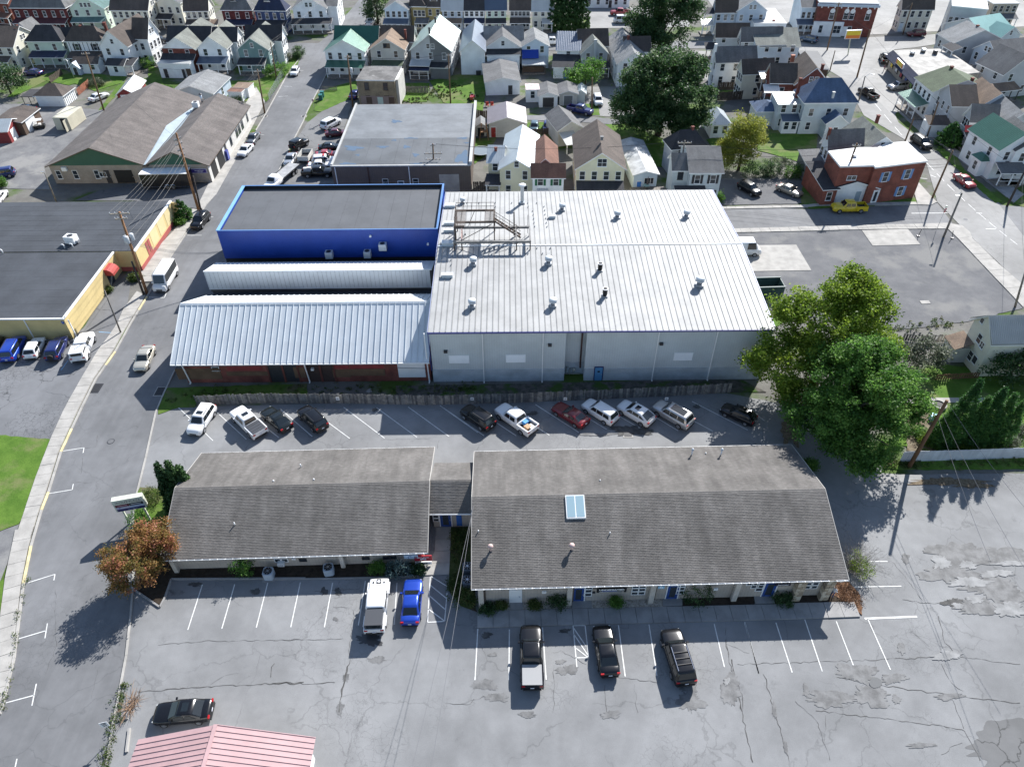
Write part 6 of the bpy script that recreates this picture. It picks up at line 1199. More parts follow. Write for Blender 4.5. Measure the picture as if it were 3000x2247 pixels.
st = thing('shop_sign', 'purple shop sign board under the small green gable', 'sign', PY('b1', 1590, 280, yy-.06)); MB().box(-1.9,1.9,-.08,.04,-.42,.42).build('frame', mat('pale_frame',(.5,.48,.55),.6,.05), st); MB().box(-1.78,1.78,-.1,-.08,-.34,.34).build('face', flat('purple_face',(.03,.02,.16),.5), st); lettering(st,'NAPA',.2,(-1.2,-.11,.05),m=mat('pale_frame',(.5,.48,.55),.6,.05)); lettering(st,'AutoCare',.3,(.5,-.11,.1),w=1.6); lettering(st,'CENTER',.22,(.6,-.11,-.18),w=1.0)
p = P('a1', 1690, 900, 5.2)
v = thing('roof_unit', 'white air conditioner in the valley of the brown shop roof', 'air conditioner', (p.x,p.y,4.6)); MB().box(-.6,.6,-.5,.5,0,1.0).build('case', WHITE, v); MB().lathe([(.4,1.0),(.4,1.04)],k=12).build('fan', DARKM, v)
p = P('a1', 1745, 870, 5); v = thing('flue_pipe', 'steel chimney flue beside the valley of the brown shop roof', 'flue', (p.x,p.y,4.3)); MB().tube([(0,0,0),(0,0,1.9)],.22,10).build('pipe', STEEL, v, True); MB().lathe([(.3,1.9),(.34,2.0),(.1,2.15)],k=10).build('cap', DARKM, v)
# yellow building
t = thing('yellow_flat_building', 'yellow building with black membrane roof and red base along the street', 'building', P('b1', 620, 1580)); Y0 = -t.location
YW = mat('yellow_stucco',(.60,.47,.22),.85,.08,.5,.06,6); YR = mat('red_base_paint',(.36,.09,.08),.8,.12)
za, zc = 3.4, 3.5
A1 = [P('b1', x, y, za) for x, y in ((-900,1462),(560,1475),(880,935),(-900,935))]
A2 = [P('b1', x, y, zc) for x, y in ((-900,922),(1090,930),(1385,525),(-900,520))]
x_e1 = (A1[1].x+A1[2].x)/2; x_e2 = (A2[1].x+A2[2].x)/2
xw = -100; ys1, yn1 = A1[1].y, A1[2].y; ys2, yn2 = yn1-.0, A2[2].y
MB().box(xw+Y0.x,x_e1+Y0.x,ys1+Y0.y,yn1+Y0.y,0,za-.02).build('wall', YW, t); MB().box(xw+Y0.x,x_e2+Y0.x,yn1+Y0.y+.02,yn2+Y0.y,0,zc-.02).build('wall', YW, t)
n = 10
for k in range(n):
    a = ys1+(yn1-ys1)*k/n; c = ys1+(yn1-ys1)*(k+1)/n-.015; MB().box(xw+Y0.x,x_e1+Y0.x-.2,a+Y0.y+.1*(k==0),c+Y0.y,za-.02,za+.06+rnd.uniform(-.003,.003)).build('roof_sheet', MEMB, t)
for k in range(n):
    a = yn1+(yn2-yn1)*k/n; c = yn1+(yn2-yn1)*(k+1)/n-.015; MB().box(xw+Y0.x,x_e2+Y0.x-.25,a+Y0.y+.02,c+Y0.y,zc-.02,zc+.06+rnd.uniform(-.003,.003)).build('roof_sheet', MEMB, t)
MB().box(xw+Y0.x,x_e1+Y0.x+.08,ys1+Y0.y-.1,ys1+Y0.y+.1,za-.1,za+.1).box(x_e1+Y0.x-.2,x_e1+Y0.x+.08,ys1+Y0.y+.1,yn1+Y0.y-.02,za-.1,za+.1).build('roof_edge', WHITE, t); MB().box(x_e2+Y0.x-.25,x_e2+Y0.x+.08,yn1+Y0.y-.1,yn2+Y0.y+.1,zc-.1,zc+.12).build('roof_edge', WHITE, t)
MB().box(x_e2+Y0.x,x_e2+Y0.x+.06,yn1+Y0.y,yn2+Y0.y,0,.75).build('painted_base', YR, t); MB().box(x_e1+Y0.x+.1,x_e2+Y0.x+.06,yn1+Y0.y-.06,yn1+Y0.y-.01,0,.75).build('painted_base', YR, t)
MB().box(x_e2+Y0.x-.02,x_e2+Y0.x+.9,yn2+Y0.y-.25,yn2+Y0.y,0,zc-.15).build('end_fin', YW, t)
for k in range(3): MB().box(x_e2+Y0.x+.01,x_e2+Y0.x+.03,yn1+Y0.y+5.5+k*3.2,yn1+Y0.y+8+k*3.2,1.0,3.4).build('wall_panel', mat('pale_yellow_panel',(.66,.55,.30),.8,.06), t)
for k in range(2): MB().box(x_e2+Y0.x+.0,x_e2+Y0.x+.05,yn1+Y0.y+3.2+k*.9,yn1+Y0.y+3.9+k*.9,.8,2.9).build('red_panel', YR, t)
aw = MB(); cx, cy = x_e1+Y0.x, ys1+Y0.y+(yn1-ys1)*.80
prof = [(.02,3.0),(.5,2.95),(.95,2.7),(1.2,2.3),(1.25,2.0)]
for i in range(4): aw.quad((cx+prof[i][0],cy-1.0,prof[i][1]),(cx+prof[i+1][0],cy-1.0,prof[i+1][1]),(cx+prof[i+1][0],cy+1.0,prof[i+1][1]),(cx+prof[i][0],cy+1.0,prof[i][1]))
for s in (-1,1): aw.poly([(cx+a,cy+s,z) for a,z in prof]+[(cx+.02,cy+s,2.0)])
aw.build('door_awning', mat('red_canvas',(.38,.05,.04),.7,.08), t); MB().box(cx-.02,cx+.06,cy-.8,cy+.8,.05,2.1).build('door', GLASS, t)
for px in (205, 560): p = PY('b1', px+30, 1560, ys1-.05)+Y0; MB().box(p.x-.06,p.x+.06,ys1+Y0.y-.12,ys1+Y0.y,0,za-.1).build('downspout', WHITE, t)
p = PY('b1', 508, 1505, ys1-.02); st = thing('accessible_parking_sign', 'small blue parking sign on the yellow wall', 'sign', p); MB().box(-.16,.16,-.03,0,-.22,.22).build('plate', flat('sign_blue',(.03,.1,.4),.5), st); MB().tube([(0,-.04,.08),(0,-.03,.08)],.05,10).build('symbol', WHITE, st)
p = P('b1', 590, 860, zc+.06); v = thing('roof_unit', 'white rooftop air conditioner on the black membrane roof', 'air conditioner', (p.x,p.y,zc+.05), R(-8)); MB().box(-.8,.8,-.6,.6,.15,1.25).build('case', WHITE, v); MB().lathe([(.45,1.25),(.45,1.28)],k=14).build('fan', DARKM, v); MB().box(-.8,.8,-.5,.5,0,.15).build('curb', DARKM, v); MB().box(.8,1.15,-.3,.2,.2,.6).build('duct', STEEL, v)
for i, (x, y, lb) in enumerate(((525,905,'white gooseneck pipe in front of the rooftop air conditioner, left one'), (592,898,'white gooseneck pipe in front of the rooftop air conditioner, right one'), (25,945,'white gooseneck pipe at the left end of the black roof'))):
    p = P('b1', x, y, zc+.05); v = thing('gooseneck_pipe', lb, 'roof vent', p); MB().tube([(0,0,0),(0,0,.5),(-.08,0,.62),(-.25,0,.64),(-.35,0,.55)],.09,8).build('pipe', WHITE, v, True)
# brown flat roof building
t = thing('brown_flat_building', 'brown sided building with puddled black flat roof above the blue building', 'building', (-19, 119.8, 0)); B0 = -t.location
x0_, x1_, y0_, y1_, z_ = -31.2, -6.9, 119.8, 148.3, 5.0
MB().box(x0_+B0.x,x1_+B0.x,0,y1_+B0.y,0,z_).build('wall', mat('brown_ribbed_metal',(.13,.10,.085),.6,.1,.5,.08,5,'rib',per=.4,dark=.75), t)
RS = [mat('pond_roof_%d'%i,c,.6,.18,.3,.10,2,stain=.35,stainc=s) for i,(c,s) in enumerate((((.085,.092,.10),(.06,.07,.085)),((.15,.16,.17),(.12,.13,.14))))]
for k in range(9):
    a, c = x0_+.3+(x1_-x0_-.6)*k/9, x0_+.3+(x1_-x0_-.6)*(k+1)/9-.02; MB().box(a+B0.x,c+B0.x,.3,y0_+11.5+B0.y,z_-.02,z_+.08+rnd.uniform(-.003,.003)).build('roof_sheet', RS[0], t)
for k in range(6):
    a, c = y0_+11.5+(y1_-y0_-11.8)*k/6, y0_+11.5+(y1_-y0_-11.8)*(k+1)/6-.02; MB().box(x0_+.3+B0.x,x1_-.3+B0.x,a+B0.y,c+B0.y,z_-.02,z_+.08+rnd.uniform(-.003,.003)).build('roof_sheet', RS[1], t)
MB().box(x0_-.1+B0.x,x1_+.1+B0.x,-.1,.25,z_-.05,z_+.16).box(x0_-.1+B0.x,x0_+.25+B0.x,.25,y1_+B0.y,z_-.05,z_+.3).box(x1_-.25+B0.x,x1_+.25+B0.x,.25,y1_+B0.y,z_-.05,z_+.6).build('roof_edge', mat('pale_edge',(.4,.4,.39),.7,.1), t)
WATER = flat('roof_water',(.10,.14,.19),.08)
for i, (zn,x,y,rx,ry) in enumerate((('a2',1095,1275,45,10),('a2',840,1285,70,20),('a2',1300,1275,30,12),('a2',1340,1200,60,5),('a2',1790,1370,60,50),('a2',1790,1200,40,8),('a2',1820,1240,22,6),('a2',1380,1345,24,14),('a2',1210,1055,42,12),('a2',790,1420,70,8),('a2',1195,1218,22,6),('a2',880,1345,18,8),('a2',1385,1420,45,6))):
    p = P(zn,x,y,z_); bq = P(zn,x+rx,y,z_)-p; dq = P(zn,x,y-ry,z_)-p; r = random.Random(i); q = []
    for k in range(24):
        tt = 2*math.pi*k/24; s = 1+.3*math.sin(3*tt+i)+.2*math.sin(5*tt+2*i); v = p+bq*math.cos(tt)*s+dq*math.sin(tt)*s+B0; q.append((min(max(v.x,x0_+.4+B0.x),x1_-.5+B0.x),max(v.y,.4),z_+.092))
    MB().poly(ccw(q)).build('roof_puddle', WATER, t)
for px in (1060, 1325, 1655): p = PY('b2', px, 300, y0_)+B0; MB().box(p.x-.07,p.x+.07,-.15,-.01,0,z_-.1).build('downspout', WHITE if px != 1325 else mat('rust_pipe',(.06,.025,.02),.7,.3), t)
for x, y in ((1460,355),(1705,355)): p = PY('b2', x, y, y0_)+B0; window(t,(p.x,0,1.4),0,.9,1.2)
p = PY('b2', 1585, 360, y0_)+B0; door(t,(p.x,0,.05),0,.95,2.1,flat('dark_door_blue',(.04,.07,.1),.5))
p = PY('b2', 1985, 350, y0_)+B0; MB().box(p.x-1.9,p.x+1.6,-.06,0,.05,3.4).build('roller_door', mat('pale_roller',(.35,.32,.30),.7,.15,pat='siding',per=.3,dark=.8), t)
# pink roofed building at the bottom
t = thing('pink_roof_building', 'small building with pink ribbed metal gable roof at the bottom edge', 'building', P('f', 640, 2247, 0)); K0 = -t.location
zr_, ze_ = 4.6, 3.3
rf, rn = P('f',632,2122,zr_), P('f',605,2300,zr_); e1 = P('f',405,2165,ze_); e2 = P('f',925,2160,ze_)
rn = rf-Vector((0,9,0)); e1n = e1-Vector((0,9,0)); e2n = e2-Vector((0,9,0))
seam_roof(t, e1n+K0, e1+K0, (rf-e1), 22, mat('pink_roof_metal',(.44,.285,.285),.6,.06,.5,.05,4), rib=.05)
seam_roof(t, e2+K0, e2n+K0, (rf-e2), 22, mat('pink_roof_metal',(.44,.285,.285),.6,.06,.5,.05,4), rib=.05)
MB().bar(rf+K0+Vector((0,0,.04)), rn+K0+Vector((0,0,.04)), .3, .06).build('ridge_cap', mat('pink_roof_metal',(.44,.285,.285),.6), t)
MB().prism(ccw([(e1.x+.6,e1.y-.3),(e2.x-.6,e2.y-.3),(e2.x-.6,e2.y-9),(e1.x+.6,e1.y-9)]),0,ze_).build('wall', WHITE, t).location = K0
for o in (t.children[-1],): o.location = (K0.x,K0.y,0)
# ------------------------------------------------------------------ vehicles
def paint(n, c, m=0.0, r=.28): return flat('paint_'+n, c, r, m, coat=.8)
PT = dict(white=paint('white',(.74,.74,.74)), black=flat('paint_black',(.006,.006,.007),.22,0,coat=.25), silver=paint('silver',(.5,.5,.5),.6), grey=paint('grey',(.13,.135,.145),.5), blue=paint('blue',(.015,.06,.42),.4), dblue=paint('dark_blue',(.02,.03,.14),.3), red=paint('red',(.30,.015,.02)), dred=paint('dark_red',(.16,.008,.012),.2), champ=paint('champagne',(.5,.47,.40),.4), yellow=paint('yellow',(.62,.46,.02)), tan=paint('tan',(.33,.30,.25),.4), maroon=paint('maroon',(.10,.01,.02),.2), teal=paint('teal',(.07,.12,.14),.4), green=flat('paint_green_black',(.009,.012,.012),.22,0,coat=.25), gblue=paint('steel_blue',(.05,.09,.15),.4))
HL = flat('headlight', (.75,.78,.8), .1); TL = flat('taillight', (.38,.01,.012), .25); PLT = flat('plate', (.6,.62,.68), .5); RIM = flat('alloy_rim', (.42,.43,.45), .3, .8); TRIM = flat('black_trim', (.02,.02,.022), .55); TYRE = flat('tyre', (.016,.016,.017), .85); BEDL = flat('bed_liner', (.025,.025,.027), .8); TON = flat('tonneau', (.055,.058,.065), .45); TONG = flat('tonneau_grey', (.28,.28,.28), .55)
# type: length, width, sill z, hood z, belt z, roof z, windscreen base/top, rear top/base, wheel radius, axle front, axle rear, deck z
CT = dict(
 sedan=(4.75,1.84,.22,.88,.93,1.45,.98,.22,-1.0,-1.72,.33,1.38,-1.42,.98), coupe=(4.8,1.9,.2,.86,.92,1.36,.75,-.05,-1.1,-1.85,.35,1.4,-1.45,.98),
 suv=(4.65,1.88,.26,1.05,1.08,1.72,1.12,.5,-1.9,-2.22,.36,1.38,-1.36,0), fastsuv=(4.7,1.95,.26,1.02,1.06,1.62,1.1,.4,-1.1,-2.1,.37,1.4,-1.42,1.12), bigsuv=(5.1,2.0,.3,1.15,1.18,1.88,1.25,.62,-2.1,-2.4,.39,1.5,-1.5,0),
 hatch=(4.2,1.76,.22,.92,.95,1.5,.95,.3,-1.5,-1.95,.32,1.28,-1.25,0), minivan=(5.1,1.98,.24,1.0,1.05,1.76,1.65,.8,-2.1,-2.42,.35,1.55,-1.5,0), van=(5.9,2.05,.3,1.25,1.3,2.55,2.35,1.75,-2.8,-2.9,.37,1.9,-1.85,0),
 pickup=(5.8,2.0,.34,1.2,1.22,1.9,1.35,.8,-.72,-.95,.41,1.85,-1.75,0), jeep=(4.3,1.85,.42,1.15,1.2,1.85,.72,.52,-1.85,-1.92,.43,1.25,-1.2,0), jtruck=(5.55,1.9,.42,1.15,1.2,1.88,1.25,1.02,-.9,-.98,.43,1.75,-1.75,0), oldvan=(5.4,2.0,.3,1.1,1.15,2.05,2.3,1.9,-2.6,-2.66,.36,1.75,-1.6,0))
_ct = {}
def car_meshes(ty):
    if ty in _ct: return _ct[ty]
    L,W,zs,zh,zb,zt,wf0,wf1,wr1,wr0,rw,af,ar,zd = CT[ty]; hl = L/2; hw = W/2; boxy = ty in ('jeep','jtruck','van','oldvan'); truck = ty in ('pickup','jtruck')
    out = {}
    # body shell: stations front to back
    xb = wr0-.06 if truck else -hl
    st = []
    def S(x, w, z, lo): st.append((x, w, z, lo))
    fr = .93 if boxy else .80
    S(hl, hw*fr*.92, zh*.62, zs+.14); S(hl-.06, hw*fr, zh*.80, zs+.04); S(hl-.28, hw*(.96 if boxy else .93), zh*.95 if not boxy else zh*.98, zs); S(hl-.7, hw*.99, zh*.99, zs); S(wf0+.15, hw, zh+.01, zs); S(wf0-.25, hw, zb, zs)
    S((wf0+wr0)/2, hw, zb, zs)
    if truck: S(xb, hw, zb, zs)
    else:
        if zd: S(wr0+.2, hw*.99, zb+.02, zs); S(wr0-.05, hw*.98, zd, zs); S(-hl+.25, hw*.94, zd-.01, zs+.02); S(-hl+.06, hw*.88, zd*.93, zs+.06); S(-hl, hw*.82, zd*.72, zs+.16)
        else: S(-hl+.4, hw*.99, zb, zs); S(-hl+.12, hw*.95, zb, zs+.02); S(-hl, hw*.90, zb*.86, zs+.12)
    b = MB(); ring = []
    for x, w, z, lo in st:
        h = z-lo
        half = [(w*.90,lo),(w*.985,lo+h*.18),(w,lo+h*.5),(w*.985,lo+h*.78),(w*.93,lo+h*.94),(w*.80,z),(w*.4,z+.025),(0,z+.035)]
        pr = [(x,-y,zz) for y,zz in half]+[(x,y,zz) for y,zz in reversed(half[:-1])]; ring.append(pr)
    k = len(ring[0])
    for pr in ring: b.v += pr
    for i in range(len(ring)-1):
        for j in range(k):
            a = i*k+j; c = i*k+(j+1)%k; b.f.append((a,c,c+k,a+k)); b.m.append(0)
    b.f.append(tuple(reversed(range(k)))); b.m.append(0); n = (len(ring)-1)*k; b.f.append(tuple(n+j for j in range(k))); b.m.append(0)
    out['body'] = b.mesh('body', PT['white'], True)
    # cabin
    wb = hw*(.97 if boxy else .93); wt = hw*(.88 if boxy else .74); zc = zb-.06
    rows = [(zc,wf0,wr0,wb),(zb+.04,wf0-.05,wr0+.02,wb*.99),(zt-.12,wf1+.06*(wf0-wf1),wr1+.10*(wr0-wr1),wt+.05),(zt-.03,wf1-.02,wr1+.03,wt*.97),(zt,wf1-.22,wr1+.22,wt*.80)]
    b = MB(); k = 0; rings = []
    for z,xf,xr,w in rows:
        xm_ = (xf+xr)/2
        rings.append([(xf,-w*.82,z),(xf-.10*(1 if not boxy else .4),-w*.97,z),(xm_,-w,z),(xr+.06,-w*.97,z),(xr,-w*.84,z),(xr,w*.84,z),(xr+.06,w*.97,z),(xm_,w,z),(xf-.10*(1 if not boxy else .4),w*.97,z),(xf,w*.82,z)])
    k = 10
    for r_ in rings: b.v += r_
    for i in range(len(rings)-1):
        for j in range(k): a = i*k+j; c = i*k+(j+1)%k; b.f.append((a,a+k,c+k,c)); b.m.append(0)
    b.f.append(tuple((len(rings)-1)*k+j for j in reversed(range(k)))); b.m.append(0)
    out['cabin'] = b.mesh('cabin', PT['white'], True)
    # glass, slightly proud
    z0, z1 = zb+.05, zt-.13
    def lerp(a,c,t): return a+(c-a)*t
    g = MB(); e = .022
    xf0, xf1 = wf0-.05+e, wf1+.06*(wf0-wf1)+e
    g.quad((xf0,-wb*.80,z0),(xf0,wb*.80,z0),(xf1,(wt+.05)*.80,z1+.03),(xf1,-(wt+.05)*.80,z1+.03)); out['windshield'] = g.mesh('windshield', CGLASS)
    xr0, xr1 = wr0+.02-e, wr1+.10*(wr0-wr1)-e; zr0 = z0 if (zd or truck) else z0+.05
    g = MB(); g.quad((xr0,wb*.80,zr0),(xr0,-wb*.80,zr0),(xr1,-(wt+.05)*.80,z1+.02),(xr1,(wt+.05)*.80,z1+.02)); out['rear_window'] = g.mesh('rear_window', CGLASS)
    wB, wT = wb*.99+e, wt+.05+e
    f0, f1, r0, r1 = wf0-.30, wf1-.02, wr0+.28, wr1+.12
    if ty in ('van',): spans = ((f0,f1,.62,.62),)
    mid = lerp(r0, f0, .48)
    segs = [((f0,mid+.05),(f1,mid+.05)),((mid-.05,r0),(mid-.05,r1))]
    if ty in ('suv','bigsuv','minivan','jeep','oldvan','van','fastsuv'):
        m1, m2 = lerp(r0,f0,.68), lerp(r0,f0,.33)
        segs = [((f0,m1+.04),(f1,m1+.04)),((m1-.04,m2+.04),(m1-.04,m2+.04)),((m2-.04,r0),(m2-.04,r1))]
    for s in (-1,1):
        for i,((a,c),(d_,e_)) in enumerate(segs):
            q = [(a,s*wB,z0),(c,s*wB,z0),(e_,s*wT,z1),(d_,s*wT,z1)]; out['side_window%d%d' % (s,i)] = MB().poly(q if s > 0 else q[::-1]).mesh('side_window', CGLASS)
    # wheels
    wm = MB().tube([(0,-.12,0),(0,-.10,0),(0,.10,0),(0,.12,0)],[rw*.9,rw,rw,rw*.9],18).mesh('tyre', TYRE, False); rm_ = MB().tube([(0,-.128,0),(0,.128,0)],rw*.62,12).mesh('rim', RIM)
    out['wheel'] = (wm, rm_, [(af,hw-.085),(af,-hw+.085),(ar,hw-.085),(ar,-hw+.085)], rw)
    lh = MB().box(-.10,.05,-.2,.2,-.07,.07).mesh('headlight', HL); out['hl'] = (lh, [(hl-.14,hw*fr*.74,zh*.74),(hl-.14,-hw*fr*.74,zh*.74)])
    zt_ = (zd or zb)*.86; tl = MB().box(-.05,.06,-.14,.14,-.1,.1).mesh('taillight', TL); out['tl'] = (tl, [(-hl+.05,hw*.76,zt_),(-hl+.05,-hw*.76,zt_)])
    out['mirror'] = (MB().box(-.06,.08,-.1,.1,-.06,.08).mesh('mirror', PT['white']), [(wf0-.35,hw+.08,zb+.05),(wf0-.35,-hw-.08,zb+.05)])
    out['grille'] = MB().box(hl-.03,hl+.012,-hw*.42,hw*.42,zs+.2,zh*.6).mesh('grille', TRIM)
    out['bumper'] = MB().box(hl-.1,hl+.02,-hw*.72,hw*.72,zs+.02,zs+.16).mesh('front_bumper', TRIM); out['rbumper'] = MB().box(-hl-.03,-hl+.12,-hw*.78,hw*.78,zs+.05,zs+.24).mesh('rear_bumper', TRIM)
    out['plate'] = MB().box(-hl-.045,-hl-.03,-.16,.16,zt_*.72,zt_*.72+.14).mesh('license_plate', PLT)
    if truck:
        x0, x1 = -hl+.04, xb-.03; zbed = zs+.42; ztop = zb+.02
        out['bed'] = MB().box(x0+.06,x1,-hw*.8,hw*.8,zbed-.1,zbed,0).mesh('bed_floor', BEDL)
        bs = MB()
        for s in (-1,1): bs.prism(ccw([(x0,s*hw*.98),(x1,s*hw*.99),(x1,s*hw*.82),(x0,s*hw*.82)]),zs+.1,ztop)
        bs.box(x1-.06,x1,-hw*.82,hw*.82,zs+.1,ztop); out['bedside'] = bs.mesh('bed_side', PT['white'])
        out['tailgate'] = MB().box(x0-.03,x0+.06,-hw*.82,hw*.82,zs+.3,ztop).mesh('tailgate', PT['white']); out['bedtop'] = (x0,x1,hw*.84,ztop)
    _ct[ty] = out; return out
def car(zn, px, py, deg, ty, col, label, group=None, name=None, detail=1, extra=None, cat=None):
    """px,py: photo point of the middle of the footprint; deg: direction the nose points, 0 = right, 90 = away"""
    cm = car_meshes(ty); L,W,zs,zh,zb,zt,wf0,wf1,wr1,wr0,rw,af,ar,zd = CT[ty]; q = PT[col]; truck = 'bed' in cm
    nm = name or ('pickup_truck' if truck else 'van' if 'van' in ty else 'parked_car'); p = P(zn, px, py, zt*.42)
    t = thing(nm, label, cat or ('pickup' if truck else 'van' if 'van' in ty else 'suv' if 'suv' in ty or ty == 'jeep' else 'car'), (p.x,p.y,.02), R(deg), group)
    bo = put(cm['body'],'body',t,mat=q); put(cm['cabin'],'cabin',t,mat=q if (extra or {}).get('top') is None else PT[extra['top']])
    put(cm['windshield'],'windshield',t); put(cm['rear_window'],'rear_window',t)
    for k_, me in cm.items():
        if k_.startswith('side_window') and not ((extra or {}).get('cargo') and not k_.endswith('0')): put(me,'side_window',t)
    wm, rm_, wp, r = cm['wheel']
    for x,y in wp: w = put(wm,'wheel',t,(x,y,r)); put(rm_,'rim',w)
    for nm_, (me, L_) in (('headlight',cm['hl']),('taillight',cm['tl'])):
        for l in L_: put(me,nm_,t,l)
    if detail:
        for l in cm['mirror'][1]: put(cm['mirror'][0],'mirror',t,l,mat=q)
        put(cm['grille'],'grille',t); put(cm['bumper'],'front_bumper',t); put(cm['rbumper'],'rear_bumper',t); put(cm['plate'],'license_plate',t)
    if truck:
        put(cm['bed'],'bed_floor',t); put(cm['bedside'],'bed_side',t,mat=q); put(cm['tailgate'],'tailgate',t,mat=q)
    ex = extra or {}
    if ex.get('ton'):
        x0,x1,w,z = cm['bedtop']; MB().box(x0,x1-.02,-w,w,z,z+.05).build('tonneau_cover', TON if ex['ton'] == 1 else TONG, t)
        if ex['ton'] == 1:
            for k in range(1,4): MB().box(x0+(x1-x0)*k/4-.02,x0+(x1-x0)*k/4+.02,-w,w,z+.05,z+.062).build('cover_seam', BLACK, t)
    if ex.get('cap'):
        x0,x1,w,z = cm['bedtop']; MB().box(x0+.05,x1,-w,w,z,z+.62).build('cap', q if ex['cap'] == 1 else TON, t); MB().box(x0+.3,x1-.2,-w-.01,w+.01,z+.2,z+.5).build('cap_window', CGLASS, t); MB().box(x0+.035,x0+.05,-w*.8,w*.8,z+.12,z+.52).build('cap_rear_window', CGLASS, t)
    if ex.get('sun'): MB().box(wf1-.9,wf1-.35,-.38,.38,zt-.008,zt+.014).build('sunroof', CGLASS, t)
    if ex.get('rails'):
        for s in (-1,1): MB().bar((wf1-.35,s*W*.335,zt+.03),(wr1+.2,s*W*.335,zt+.03),.05,.06).build('roof_rail', CHROME if ex['rails'] == 2 else TRIM, t)
        if ex['rails'] == 2:
            for k in range(3): x = wf1-.9-k*.55; MB().bar((x,-W*.33,zt+.06),(x,W*.33,zt+.06),.06,.04).build('cross_bar', TRIM, t)
    if ex.get('glassroof'): MB().box(wr1+.4,wf1-.4,-W*.27,W*.27,zt-.006,zt+.012).build('glass_roof', CGLASS, t)
    if ex.get('spare'): MB().tube([(-L/2-.22,0,1.0),(-L/2-.02,0,1.0)],.38,16).build('spare_wheel', TYRE, t)
    if ex.get('flare'):
        for x,y in wp: MB().box(x-.52,x+.52,(abs(y)-.02)*(1 if y>0 else -1),(W/2+.1)*(1 if y>0 else -1),r*2+.05,r*2+.14).build('wheel_flare', q if ex['flare'] == 2 else TRIM, t)
    if ex.get('load'):
        for i,(a,c,h,m_) in enumerate(ex['load']): MB().box(a-.35,a+.35,c-.3,c+.3,zs+.42,zs+.42+h).build('bed_load', m_, t)
    if ex.get('lights'): MB().box(-.15,.15,-.5,.5,zt,zt+.12).build('light_bar', flat('red_lamp',(.5,.02,.02),.3), t)
    return t
def ang(zn, x0, y0, x1, y1): a, c = P(zn,x0,y0), P(zn,x1,y1); return math.degrees(math.atan2(c.y-a.y, c.x-a.x))
BLU = flat('blue_load',(.06,.28,.62),.5); WLD = flat('white_load',(.6,.58,.55),.6); ORG = flat('tan_load',(.45,.28,.15),.6)
GF = 'cars parked in front of the offices'; GR = 'cars in the angled rear stalls'; GL_ = 'cars beside the yellow building'; GS = 'cars in the side lot'
car('d2',842,750,92,'jtruck','white','white boxy four wheel drive pickup with grey bed cap and hood lettering',GF,extra=dict(cap=2,flare=2))
t_ = bpy.data.objects['pickup_truck']; MB().box(2.0,2.5,-.22,.22,1.165,1.19).build('hood_print', TRIM, t_)
for s in (-1,1): MB().box(2.05,2.25,s*.5-.08,s*.5+.08,1.15,1.18).build('hood_vent', TRIM, t_)
MB().tube([(2.25,0,1.19),(2.25,0,1.2)],.14,14).build('hood_emblem', WHITE, t_)
car('d2',1123,722,91,'sedan','blue','bright blue sedan beside the white striped walkway',GF)
car('d3',490,1232,90,'pickup','black','black pickup with grey bed cover in front of the right office',GF,extra=dict(ton=2))
car('d3',1005,1192,94,'sedan','black','black sedan next to the striped stall between two larger black cars',GF)
car('d3',1505,1232,97,'bigsuv','black','big black suv with silver roof rails in front of the right office',GF,extra=dict(rails=2,glassroof=0))
car('d1',1275,1272,184,'sedan','black','black sedan parked beside the pink roof, nose to the street',extra=dict(sun=1))
h_ = ang('c2',1540,820,1245,597)
car('c1',1450,685,262,'suv','white','white suv nearest the street in the rear lot, facing the camera',GR,extra=dict(sun=1,rails=1))
car('c1',1785,700,h_-2,'pickup','white','white pickup with ribbed black bed cover by the fence',GR,extra=dict(ton=1,sun=1))
car('c2',760,682,h_,'sedan','green','black sedan right of the covered white pickup',GR,extra=dict(glassroof=1))
car('c2',1020,675,h_-4,'suv','black','black suv fourth from the street by the fence',GR,extra=dict(rails=1))
car('c3',330,600,h_,'suv','black','dark suv left of the open white pickup',GR,extra=dict(rails=1))
car('c3',578,612,h_-2,'pickup','white','white pickup with blue load in its open bed',GR,extra=dict(load=((-1.3,-.2,.45,BLU),(-2.0,.1,.3,ORG),(-2.3,-.2,.28,WLD))))
car('c3',930,585,h_,'coupe','dred','dark red coupe by the fence',GR)
car('c3',1123,563,h_-1,'suv','white','white suv between the red coupe and the white fastback',GR)
car('c3',1355,573,h_,'fastsuv','white','white fastback suv with black sunroof',GR,extra=dict(sun=1))
car('c3',1595,580,h_-1,'bigsuv','silver','boxy silver suv with dark glass roof',GR,extra=dict(glassroof=1))
car('c3',2020,580,h_+6,'hatch','black','black car in the shade of the big trees at the end of the fence',GR)
g_ = ang('c1',90,260,190,80)
car('c1',-60,170,g_,'sedan','black','dark car cut by the left picture edge beside the blue minivan',GL_,detail=0)
car('c1',95,170,g_,'minivan','blue','royal blue minivan parked nose to the yellow building',GL_,extra=dict(rails=1))
car('c1',250,168,g_,'hatch','white','white hatchback between the blue minivan and the dark four wheel drive',GL_)
car('c1',410,170,g_,'suv','dblue','dark four wheel drive with roof rack and spare wheel',GL_,extra=dict(rails=1,spare=1))
car('c1',598,160,g_+3,'pickup','white','white pickup with white bed cap nearest the pavement',GL_,extra=dict(cap=1))
car('c1',1040,245,ang('c1',1080,150,1000,330),'sedan','champ','champagne sedan driving down the curving street',extra=dict(sun=0))
car('b1',1335,1135,ang('b1',1410,1010,1260,1260),'van','white','white high roof passenger van parked at the kerb')
car('b1',1620,680,ang('b1',1680,600,1560,740),'suv','black','dark suv parked under the tall brown pole',extra=dict(rails=1))
GK = 'cars parked at the kerb by the brown shop'
